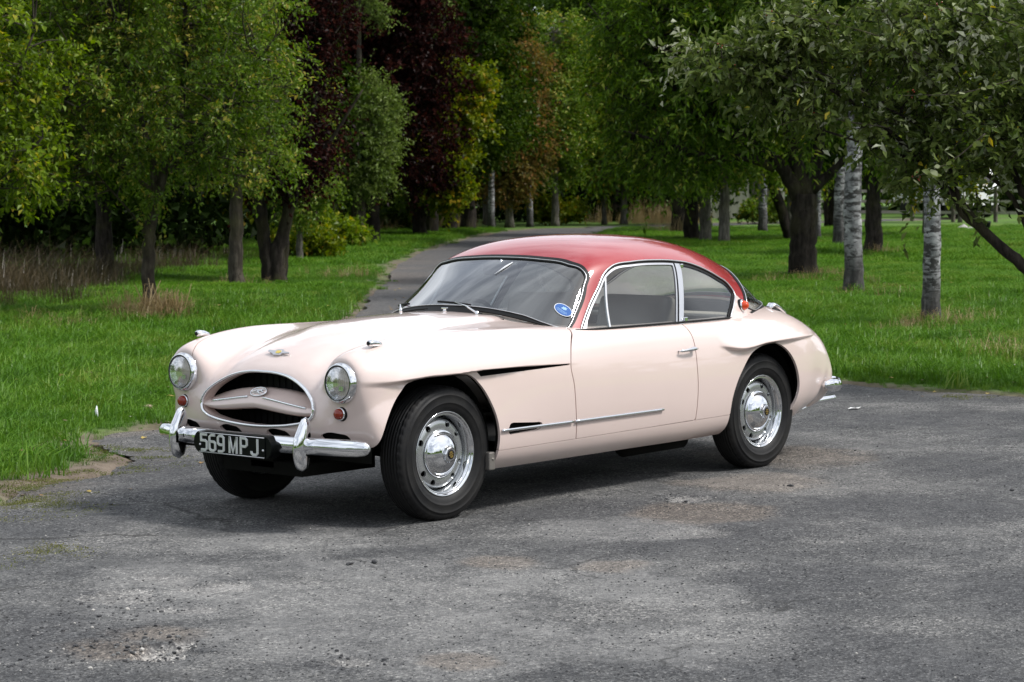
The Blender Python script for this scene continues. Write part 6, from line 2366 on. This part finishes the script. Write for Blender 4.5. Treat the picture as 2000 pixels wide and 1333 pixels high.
# the wide cherry behind the car
TC = grow("cherry", [[(0, 0, -.05, .245), (.0, 0, .5, .225), (.01, 0, 1.0, .225), (.02, 0, 1.45, .225)],
                     [(-.04, 0, 1.35, .14), (-.38, -.1, 1.90, .11), (-1.0, -.2, 2.35, .09), (-1.7, -.3, 2.75, .08), (-2.2, -.3, 3.2, .06), (-2.5, -.3, 4.0, .04), (-2.6, -.3, 5.2, .02)],
                     [(-.5, -.1, 1.9, .09), (-.95, -.3, 2.05, .075), (-1.5, -.5, 2.05, .055), (-2.2, -.6, 2.25, .04), (-3.0, -.7, 2.5, .02)],
                     [(.06, 0, 1.4, .14), (.22, .1, 2.0, .11), (.40, .2, 3.0, .08), (.8, .2, 4.4, .05), (.8, .2, 5.8, .02)],
                     [(0, 0, 1.4, .15), (-.15, .1, 2.2, .12), (-.4, .2, 3.4, .08), (-.7, .2, 4.8, .04)],
                     [(.14, 0, 1.5, .10), (.45, -.1, 1.80, .075), (1.0, -.2, 2.3, .05), (1.8, -.2, 2.8, .03)],
                     [(-1.7, -.3, 2.75, .05), (-2.4, -.4, 2.85, .035), (-3.3, -.5, 3.2, .018)],
                     [(-2.2, -.3, 3.2, .04), (-3.0, -.4, 3.9, .025), (-3.6, -.4, 4.6, .012)]],
          [bl(-2.1, -.3, 3.1, 1.25, 1.1, 1.0), bl(-2.7, -.4, 4.0, .95, 1.0, 1.0), bl(-1.1, -.2, 3.8, 1.5, 1.4, 1.1), bl(.4, 0, 3.9, 1.5, 1.4, 1.2), bl(-1.6, -.5, 2.15, 1.1, .7, .38), bl(-2.7, -.5, 2.3, .7, .7, .45), bl(-3.2, -.5, 3.1, .45, .5, .6), bl(1.3, -.1, 2.8, .9, 1.0, .8), bl(-1.4, 0, 5.1, 1.8, 1.6, .9), bl(-.6, .4, 2.6, .8, .6, .35), bl(-2.6, -.4, 1.8, .8, .7, .40), bl(-.2, -.5, 2.3, .6, .4, .35)],
          114, 820, 7, 8, .12, .34, M['lf_cherry'], .46, .42, bark='bark_dark', tint_spread=.24)
plant("cherry_tree", TC, (-24.26, -13.53), "wide dark cherry with a thick low-forking trunk behind the car's tail", group=GRt)

plant("silver_birch", TBi, (-19.86, -9.71), "thick white-barked birch nearest the car's tail", group=GRt)
plant("silver_birch", TBi, (-14.59, -5.30), "slim white-barked birch with dry grass at its foot, nearest on the right", group=GRt, rz=2.0, sc=.78)
plant("silver_birch", TBi, (-39.54, -22.75), "dark-patched birch between the cherry and the thick birch", group=GRt, rz=4.0, sc=1.15)
plant("silver_birch", TFB, (-45.4, -27.27), "slender birch half hidden behind the cherry trunk", group=GRt, rz=1.0, sc=.75)
plant("silver_birch", TFB, (-51.4, -33.28), "far birch left of the cherry trunk", group=GRt, rz=3.0, sc=1.15)
plant("ash_tree", TG, (-40.43, -26.84), "pale straight trunk right of two dark ones behind the roof", group=GRt, rz=0, sc=.98)
plant("ash_tree", T9, (-42.92, -29.73), "leftmost dark trunk in the row behind the car's roof", group=GRt, rz=.6, sc=.82)
plant("ash_tree", TG, (-41.82, -28.44), "middle trunk of the three close together behind the roof", group=GRt, rz=2.2, sc=1.05)
plant("ash_tree", T9, (-34.44, -18.57), "brown trunk standing just right of the thick birch", group=GRt, rz=2.6, sc=.74)
plant("ash_tree", T9, (-49.69, -35.26), "far trunk with a tuft of dry grass behind the roof", group=GRt, rz=4.2, sc=.9)
TD = grow("thicket", [[(0, 0, -.05, .16), (-.15, 0, .6, .15), (-.4, 0, 1.3, .14), (-.75, 0, 2.2, .11), (-1.2, 0, 3.6, .06)], [(.14, 0, -.05, .13), (.14, 0, 1.2, .115), (.2, 0, 3.2, .07), (.3, 0, 5.5, .03)], [(.30, .1, -.05, .10), (.34, .1, 1.5, .085), (.5, .1, 4.0, .04)]],
          [bl(-.6, 0, 3.2, 1.7, 1.5, 1.4), bl(.4, 0, 4.6, 1.7, 1.5, 1.6), bl(-1.3, 0, 4.6, 1.4, 1.3, 1.3)], 115, 620, 5, 7, .16, .55, M['lf_dark'], .55, .3, bark='bark_dark', twig_geo=False)
plant("hazel_tree", TD, (-43.73, -27.01), "leaning dark stems just left of the cherry trunk", group=GRt)

# the far end of the drive and the left row
far = [
    (T9, "oak_tree", (-41.08, -42.39), .9, .3, "grey trunk between the copper trees and the columnar tree", GL_),
    (T7, "plum_tree", (-38.21, -38.86), 1.0, 3.4, "copper-leaved tree left of the columnar tree's trunk", GL_),
    (TG, "ash_tree", (-25.01, -26.43), .50, 2.0, "thin pale sapling right of the crossing trunks", GL_),
    (T9, "oak_tree", (-16.78, -22.56), .62, 2.6, "dark trunk in deep shade left of the foremost tree", GL_),
    (T9, "oak_tree", (-48.19, -43.49), .9, 2.9, "dark green tree right of the lime-green tree", GL_),
    (T9, "oak_tree", (-50.26, -44.56), 1.0, 3.6, "dark green tree above the lime-green tree", GL_),
    (TFC, "silver_birch", (-53.87, -46.72), 1.0, 0, "left of two far white birches beside the drive", GF),
    (TB, "browning_tree", (-55.56, -47.35), 1.0, 0, "brown-tinged autumn tree at the bend of the drive", GF),
    (TFC, "silver_birch", (-56.6, -47.26), .95, 2.2, "right of two far white birches, straight trunk at the bend", GF),
    (T6, "poplar_tree", (-86.6, -73.0), 2.1, 0.7, "tall pale green tree rising far beyond the brown-tinged tree", GF),
    (TB, "browning_tree", (-59.2, -51.5), 1.15, 1.9, "olive-brown tree behind the far birches", GF),
    (TG, "ash_tree", (-58.51, -47.64), .95, 4.4, "grey-trunked tree right of the far birches", GF),
    (TL, "lime_tree", (-62.53, -48.53), 1.0, 0, "small lime-green tree with a pale stem beyond the drive", GF),
    (TG, "ash_tree", (-62.83, -47.8), .95, 1.0, "pale-stemmed tree right of the lime-green one beyond the drive", GF),
    (TL, "lime_tree", (-60.4, -52.8), 1.25, 2.0, "yellow-green tree deep behind the bend of the drive", GF),
    (TD, "hazel_tree", (-63.9, -44.6), 1.0, 1.3, "dark bushy tree where the drive disappears", GF),
    (T9, "oak_tree", (-68.2, -52.6), 1.1, 5.0, "dark tree standing behind the end of the drive", GF),
    (T9, "oak_tree", (-25.2, -33.0), .95, 0.9, "shaded tree deep in the wood at the left edge", GL_),
    (TG, "ash_tree", (-29.4, -36.4), 1.0, 3.3, "shaded tree in the wood behind the apple-like trees", GL_),
    (T9, "oak_tree", (-31.0, -33.6), .9, 4.4, "dark green tree behind the crossing copper trunks", GL_),
    (TL, "lime_tree", (-27.2, -30.9), .8, 3.0, "yellowish small tree glimpsed under the copper crown", GL_),
    (T6, "poplar_tree", (-44.6, -41.0), 1.15, 1.4, "second grey-green narrow tree rising behind the lime-green tree", GL_),
    (TL, "lime_tree", (-56.0, -35.4), 1.0, .5, "yellow-green tree behind the row on the right", GRt),
    (TD, "hazel_tree", (-60.5, -36.5), 1.1, 2.5, "dark tree beyond the far birch on the right", GRt),
    (TL, "lime_tree", (-48.6, -25.8), .85, 4.0, "yellow-green tree glimpsed between the birches", GRt),
    (TL, "lime_tree", (-70.8, -37.6), .8, 1.2, "autumn-tinted tree overhanging the fence", GRt),
]
for ms, nm, loc, sc, rz, lab, g in far:
    plant(nm, ms, loc, lab, group=g, rz=rz, sc=sc)

# ------------------------------------------------------------------ near whitebeam reaching in from the right
WBx, WBy = -8.31, -.21
wb_limbs = [[(0, 0, -.05, .085), (-.06, 0, .30, .075), (-.16, 0, .62, .070), (-.30, 0, .85, .066)],
            [(-.30, 0, .85, .052), (-.52, -.05, 1.04, .046), (-.78, -.1, 1.26, .040), (-1.0, -.15, 1.50, .034), (-1.3, -.25, 1.80, .024), (-1.7, -.35, 2.15, .014), (-2.2, -.45, 2.45, .007)],
            [(-.28, 0, .84, .040), (-.36, .02, 1.15, .034), (-.42, .03, 1.45, .030), (-.60, .0, 1.85, .022), (-.95, -.1, 2.4, .012), (-1.3, -.1, 2.9, .007)],
            [(-.38, .02, 1.2, .026), (-.55, .1, 1.55, .020), (-.95, .15, 1.85, .014), (-1.5, .2, 2.2, .008)],
            [(-.80, -.1, 1.28, .026), (-.98, -.2, 1.40, .020), (-1.02, -.2, 1.62, .017), (-1.25, -.3, 2.0, .010), (-1.9, -.4, 2.35, .006)],
            [(-.10, 0, .5, .05), (.2, .1, 1.1, .04), (.3, .1, 2.0, .03), (.2, .1, 3.0, .015)],
            [(-.42, .03, 1.45, .022), (-.2, 0, 2.0, .018), (-.3, -.1, 2.8, .012), (-.6, -.1, 3.4, .006)],
            [(-1.3, -.25, 1.8, .016), (-1.9, -.35, 2.30, .011), (-2.5, -.45, 2.62, .007), (-2.95, -.5, 2.70, .004)],
            [(-1.3, -.25, 1.8, .014), (-1.9, -.5, 1.98, .009), (-2.35, -.6, 2.12, .005)]]
wb_crown = [bl(-2.85, -.45, 2.58, .28, .25, .14, .05), bl(-2.4, -.4, 2.55, .42, .35, .30, .20), bl(-1.9, -.35, 2.40, .5, .45, .48), bl(-1.35, -.25, 2.25, .55, .5, .55), bl(-.8, -.1, 2.15, .55, .55, .62), bl(-.35, 0, 2.05, .5, .55, .50), bl(.1, 0, 2.2, .6, .6, .8), bl(-1.6, -.3, 2.9, .9, .6, .30), bl(-.7, -.1, 2.95, .8, .7, .35), bl(-1.2, -.2, 1.72, .32, .3, .16, .06)]
WB = grow("whitebeam", wb_limbs, wb_crown, 120, 400, 6, 9, .076, .48, M['lf_beam'], .27, .15, shell=1.8, br=.008, bark='bark_dark', tint_spread=.25)
wb = plant("whitebeam_tree", WB, (WBx, WBy), "grey-green broad-leaved tree reaching in from the right edge", group=None)
# the foremost leaves of its long sprays, one by one
rg_ = np.random.default_rng(55)
lf_v = [(0, 0, 0), (.030, .30, .012), (.036, .55, .014), (.018, .85, .006), (0, 1.0, -.02), (-.018, .85, .006), (-.036, .55, .014), (-.030, .30, .012), (0, .35, 0), (0, .65, 0)]
lf_v = [(x * 7.2, y, z) for x, y, z in lf_v]
lf_f = [(0, 1, 8), (1, 2, 9, 8), (2, 3, 9), (3, 4, 9), (4, 5, 9), (5, 6, 9), (6, 7, 8, 9), (7, 0, 8)]
LF = []
for k, (c0, rough_) in enumerate((((.045, .078, .024), .3), ((.075, .105, .038), .3), ((.30, .31, .26), .5), ((.095, .125, .040), .3))):
    me = bpy.data.meshes.new("leaf")
    me.from_pydata(lf_v, [], lf_f)
    me.polygons.foreach_set("use_smooth", [True] * len(lf_f))
    set_attr(me, "tint", np.full(len(lf_v), (.3, .62, .93, .78)[k]))
    me.materials.append(M['lf_beam'])
    LF.append(me)
sprays = [[(-1.75, -.62, 2.30), (-2.15, -.68, 2.47), (-2.55, -.72, 2.60), (-2.98, -.75, 2.70)], [(-1.9, -.65, 2.38), (-2.3, -.72, 2.40), (-2.62, -.75, 2.50), (-2.82, -.76, 2.49)],
          [(-1.6, -.7, 2.05), (-1.95, -.75, 2.10), (-2.3, -.78, 2.20)], [(-1.3, -.7, 2.55), (-1.7, -.78, 2.72), (-2.2, -.8, 2.85), (-2.6, -.8, 2.92)], [(-.9, -.7, 2.0), (-1.2, -.8, 1.78), (-1.5, -.82, 1.66)], [(-.7, -.75, 2.4), (-1.1, -.85, 2.3), (-1.6, -.9, 2.28)], [(-.4, -.7, 2.7), (-.9, -.85, 2.85), (-1.4, -.9, 2.95)], [(-.2, -.7, 1.7), (-.5, -.8, 1.5), (-.62, -.85, 1.32)]]
for sp in sprays:
    cur = smooth_poly(sp, 9, closed=False)
    b = MB()
    b.tube(cur, list(np.linspace(.0065, .002, len(cur))), 5)
    b.build("twig", M['bark'], wb)
    for q in cur[1:]:
        for _ in range(1 if rg_.random() < .4 else 2):
            o = link("leaf", LF[rg_.choice(4, p=[.42, .28, .14, .16])], wb)
            o.location = tuple(q + rg_.normal(0, .012, 3))
            o.rotation_euler = (rg_.normal(-.2, .55), rg_.normal(0, .7), rg_.random() * 6.283)
            s0 = .055 + .045 * rg_.random()
            o.scale = (s0, s0, s0)
    if rg_.random() < .7:
        bb_ = MB()
        for _ in range(5):
            c = cur[-3] + rg_.normal(0, .018, 3)
            bb_.lathe([(0, -.006), (.0045, -.004), (.006, 0), (.0045, .004), (0, .006)], 8, Matrix.Translation(tuple(c)))
        k_o = bb_.build("berry_cluster", M['amber'], wb)
        k_o["kind"] = "stuff"

# ------------------------------------------------------------------ wood behind everything, shrubs
def wood(name, blobs_, seed, n, leaf, material, label):
    rg = np.random.default_rng(seed)
    w_ = np.array([b_[1][0] * b_[1][1] + b_[1][0] * b_[1][2] for b_ in blobs_])
    wh = rg.choice(len(blobs_), n, p=w_ / w_.sum())
    c = np.array([b_[0] for b_ in blobs_])[wh]
    r_ = np.array([b_[1] for b_ in blobs_])[wh]
    u = unit(rg.normal(size=(n, 3)))
    P = c + u * r_ * (rg.random((n, 1)) ** .28)
    P += rg.normal(0, .25, (n, 3))
    P[:, 2] = np.abs(P[:, 2])
    Dl = unit(rg.normal(size=(n, 3)) + np.array([0, 0, -.3]))
    Nl = unit(u * .6 + np.array([0, 0, .8]) + rg.normal(size=(n, 3)) * .5)
    L_ = leaf * (.5 + rg.random(n))
    tint = np.clip(rg.normal(.4, .10, len(blobs_))[wh] + rg.normal(0, .2, n), 0, 1)
    me = leaves(P, Dl, Nl, L_, L_ * .7, tint)
    me.name = name
    me.materials.append(material)
    o = link(name, me)
    tag(o, label, "wood", kind="stuff")
    return o


rg_ = np.random.default_rng(77)
bs = []
for k in range(150):                     # far wood across the whole view
    a = VDIR - .42 + .84 * rg_.random()
    r_ = 112 + 34 * rg_.random()
    h = 4 + 13 * rg_.random()
    if a - VDIR < -.03 and r_ < 118 and h < 6:
        h += 5                          # keep the paddock by the fence open
    bs.append(((FOOT[0] + r_ * math.cos(a), FOOT[1] + r_ * math.sin(a), h * .6), (4 + 3 * rg_.random(), 4 + 3 * rg_.random(), h * .62), 1))
wood("woodland", bs, 78, 70000, .70, M['lf_dark'], "distant dark wood closing the view behind the trees")
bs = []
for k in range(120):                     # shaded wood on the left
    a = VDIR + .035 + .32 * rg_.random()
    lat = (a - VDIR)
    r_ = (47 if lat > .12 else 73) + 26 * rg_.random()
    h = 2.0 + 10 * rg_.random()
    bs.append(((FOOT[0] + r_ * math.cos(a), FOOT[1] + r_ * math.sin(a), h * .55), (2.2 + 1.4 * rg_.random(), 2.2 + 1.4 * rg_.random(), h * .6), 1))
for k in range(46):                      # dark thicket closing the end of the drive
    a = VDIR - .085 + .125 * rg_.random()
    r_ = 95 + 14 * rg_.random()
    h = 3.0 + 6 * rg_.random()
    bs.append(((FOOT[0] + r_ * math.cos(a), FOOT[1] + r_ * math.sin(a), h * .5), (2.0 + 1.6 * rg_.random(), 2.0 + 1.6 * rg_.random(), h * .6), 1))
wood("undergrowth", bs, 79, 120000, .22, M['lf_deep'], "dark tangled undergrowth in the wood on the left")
bs = []
for k in range(170):                     # wood all round behind the camera, seen in the paint and chrome
    a = VDIR + .60 + (2 * math.pi - 1.2) * rg_.random()
    r_ = 42 + 40 * rg_.random()
    h = 3 + 6 * rg_.random()
    bs.append(((FOOT[0] + r_ * math.cos(a), FOOT[1] + r_ * math.sin(a), h * .5), (3 + 3 * rg_.random(), 3 + 3 * rg_.random(), h * .6), 1))
wood("tree_line", bs, 80, 30000, 1.0, M['lf_apple'], "line of trees beyond the yard behind the viewpoint")

# bushes
BU = []
for k, (mt, sd_) in enumerate((('lf_bright', 1), ('lf_apple', 2), ('lf_lime', 3))):
    BU.append(grow("bush", [[(0, 0, -.02, .02), (0, 0, .25, .015), (.05, 0, .6, .008)]], [bl(0, 0, .40, .75, .65, .40), bl(.4, 0, .3, .5, .5, .3), bl(-.4, .1, .5, .45, .45, .4)], 200 + k, 120, 5, 7, .12, .60, M[mt], .22, .1, twig_geo=False))
for k, loc, sc, rz, lab in ((0, (-31.75, -32.48), 1.2, 0, "bright green bush at the grass edge left of the columnar tree"), (1, (-34.79, -36.36), 1.3, 1, "green bush behind the bright bush on the left"), (0, (-28.42, -30.42), .9, 2, "small bright bush right of the thin sapling"),
                            (1, (-47.44, -45.1), 1.6, 3, "blue-green bush under the copper tree beside the drive"), (2, (-59.81, -48.6), 1.3, .5, "yellow-green bush at the far bend of the drive"), (2, (-26.8, -28.0), 1.0, 5, "yellow-green bush behind the crossing trunks"), (1, (-66.8, -44.0), 1.3, 2, "bush beside the dry grass behind the roof")):
    plant("bush", BU[k], loc, lab, "bush", "bushes at the wood's edge", rz, sc)

# ------------------------------------------------------------------ paddock fence, shed, lorry, small things in the field
FENCE = empty("paddock_fence", (-71.9, -38.0, 0))
tag(FENCE, "weathered post and rail fence across the paddock on the right", "fence")
M['wood_grey'] = mat("weathered_wood", (.42, .385, .34), .9)
M['wood_dark'] = mat("dark_wood", (.10, .085, .07), .9)
fa, fb = np.array((-73.6, -47.0)), np.array((-70.9, -30.5))
fl = np.linalg.norm(fb - fa)
npst = 9
for k in range(npst):
    p = fa + (fb - fa) * k / (npst - 1) - np.array((-71.9, -38.0))
    b = MB()
    b.box((p[0], p[1], .62), (.13, .13, 1.35), bev=.015)
    b.build("post", M['wood_dark'], FENCE)
    if k < npst - 1:
        q = fa + (fb - fa) * (k + 1) / (npst - 1) - np.array((-71.9, -38.0))
        for z in (.35, .78, 1.20):
            b = MB()
            mid = (p + q) / 2
            an_ = math.atan2(q[1] - p[1], q[0] - p[0])
            b.box((mid[0], mid[1], z), (np.linalg.norm(q - p), .05, .11), Matrix.Rotation(an_, 4, 'Z'))
            b.build("rail", M['wood_grey'], FENCE)

SH = empty("timber_shed", (-76.5, -51.8, 0), TURN)
tag(SH, "low grey timber shed seen between the trunks on the right", "shed")
b = MB()
for k in range(12):
    b.box((-1.65 + .3 * k, 0, 1.1), (.285, .06, 2.2))
b.box((0, 1.2, 1.1), (3.4, 2.3, 2.18))
b.build("wall", M['wood_grey'], SH)
b = MB()
b.box((0, 1.2, 2.35), (3.9, 3.0, .10), Matrix.Rotation(.12, 4, 'X'))
b.build("roof", M['wood_dark'], SH)
b = MB()
b.box((.7, -.045, .95), (.9, .03, 1.9))
b.build("door", M['wood_dark'], SH)

LO = empty("white_lorry", (-80.6, -43.2, 0), TURN + .5)
tag(LO, "white lorry parked behind the paddock fence, half hidden by leaves", "lorry")
M['lorry_white'] = mat("lorry_white", (.80, .80, .80), .35)
b = MB()
b.box((0, 1.9, 1.75), (2.1, 3.4, 2.1), bev=.06)
b.build("box_body", M['lorry_white'], LO)
cabb = MB()
v_ = [(-1, -1.2, .55), (1, -1.2, .55), (1, .1, .55), (-1, .1, .55), (-1, -1.2, 1.35), (1, -1.2, 1.35), (-.9, -.75, 2.15), (.9, -.75, 2.15), (.9, .1, 2.2), (-.9, .1, 2.2)]
cabb.add(v_, [(0, 1, 5, 4), (4, 5, 7, 6), (6, 7, 8, 9), (1, 2, 8, 7, 5), (3, 0, 4, 6, 9), (0, 3, 2, 1), (2, 3, 9, 8)], False)
cabb.build("cab", M['lorry_white'], LO)
b = MB()
b.add([(-.82, -1.165, 1.44), (.82, -1.165, 1.44), (.76, -.80, 2.08), (-.76, -.80, 2.08)], [(0, 1, 2, 3)], False)
b.build("windscreen", M['black'], LO)
for s_ in (-1, 1):
    b = MB()
    b.box((s_ * 1.12, -1.1, 1.65), (.16, .06, .36), bev=.02)
    b.build("mirror", M['lorry_white'], LO)
    for yy in (-.5, 2.6):
        b = MB()
        b.tube([(s_ * .75, yy, .42), (s_ * 1.0, yy, .42)], .42, 20)
        b.build("wheel", M['tyre'], LO)
    b = MB()
    b.box((s_ * .7, -1.21, .85), (.3, .03, .18), bev=.01)
    b.build("headlight", M['chrome'], LO)

b = MB()
b.lathe([(0, 0), (.15, 0), (.20, .30), (.19, .34), (.17, .30), (0, .28)], 18, Matrix.Rotation(R(90), 4, 'X'))
o = b.build("bucket", M['plate'])
o.location = (-55.5, -27.85, .02)
tag(o, "small dark bucket standing in the paddock grass", "bucket")
for k, (dx2, dy2, s_) in enumerate(((0, 0, .22), (.40, .45, .17))):
    o = link("field_stone", stone("x", 9 + k, M['stone_pale']).data)
    o.location = (-57.13 + dx2, -29.51 + dy2, s_ * .3)
    o.scale = (s_, s_, s_)
    tag(o, ("larger" if k == 0 else "smaller") + " of two pale stones lying in the paddock grass", "stone", "pale stones in the paddock")

# litter on the tarmac and in the verge
b = MB()
b.add([(-.055, -.03, 0), (0, -.035, .010), (.06, -.02, .002), (.05, .02, .012), (0, .032, .006), (-.05, .025, .014)], [(0, 1, 4, 5), (1, 2, 3, 4)], True)
o = b.build("paper_scrap", mat("white_paper", (.8, .8, .78), .8))
o.location = (-5.86, -.71, .004)
tag(o, "scrap of white paper on the tarmac behind the car", "paper")
b = MB()
b.tube([(-.006, 0, .0), (0, 0, .02), (.004, 0, .05), (0, 0, .085)], [.003, .010, .012, .002], 6)
o = b.build("white_feather", M['white'])
o.location = (-1.93, -4.35, .03)
tag(o, "small white feather standing in the grass left of the bumper", "feather")
o = link("field_stone", stone("x", 21, mat("buff_stone", (.36, .27, .2), .9)).data)
o.location = (-2.62, -4.62, .03)
o.scale = (.045, .045, .045)
tag(o, "buff stone in the grass left of the front indicator", "stone")
for k, (x0, y0, s0) in enumerate(((1.24, 1.29, .020), (1.14, 1.34, .022), (-2.08, 1.31, .018))):
    o = link("loose_stone", stone("x", 30 + k, M['stone_dark']).data)
    o.location = (x0, y0, float(tar_height(np.array([x0]), np.array([y0]))[0]) + s0 * .3)
    o.scale = (s0 * 1.3, s0 * .7, s0 * .6)
    o.rotation_euler = (0, 0, k)
    tag(o, ("dark flat stone, nearer of a pair on the pale tarmac patch", "dark flat stone, farther of a pair on the pale tarmac patch", "lone dark stone on the tarmac below the rear wheel")[k], "stone", "dark stones on the tarmac")
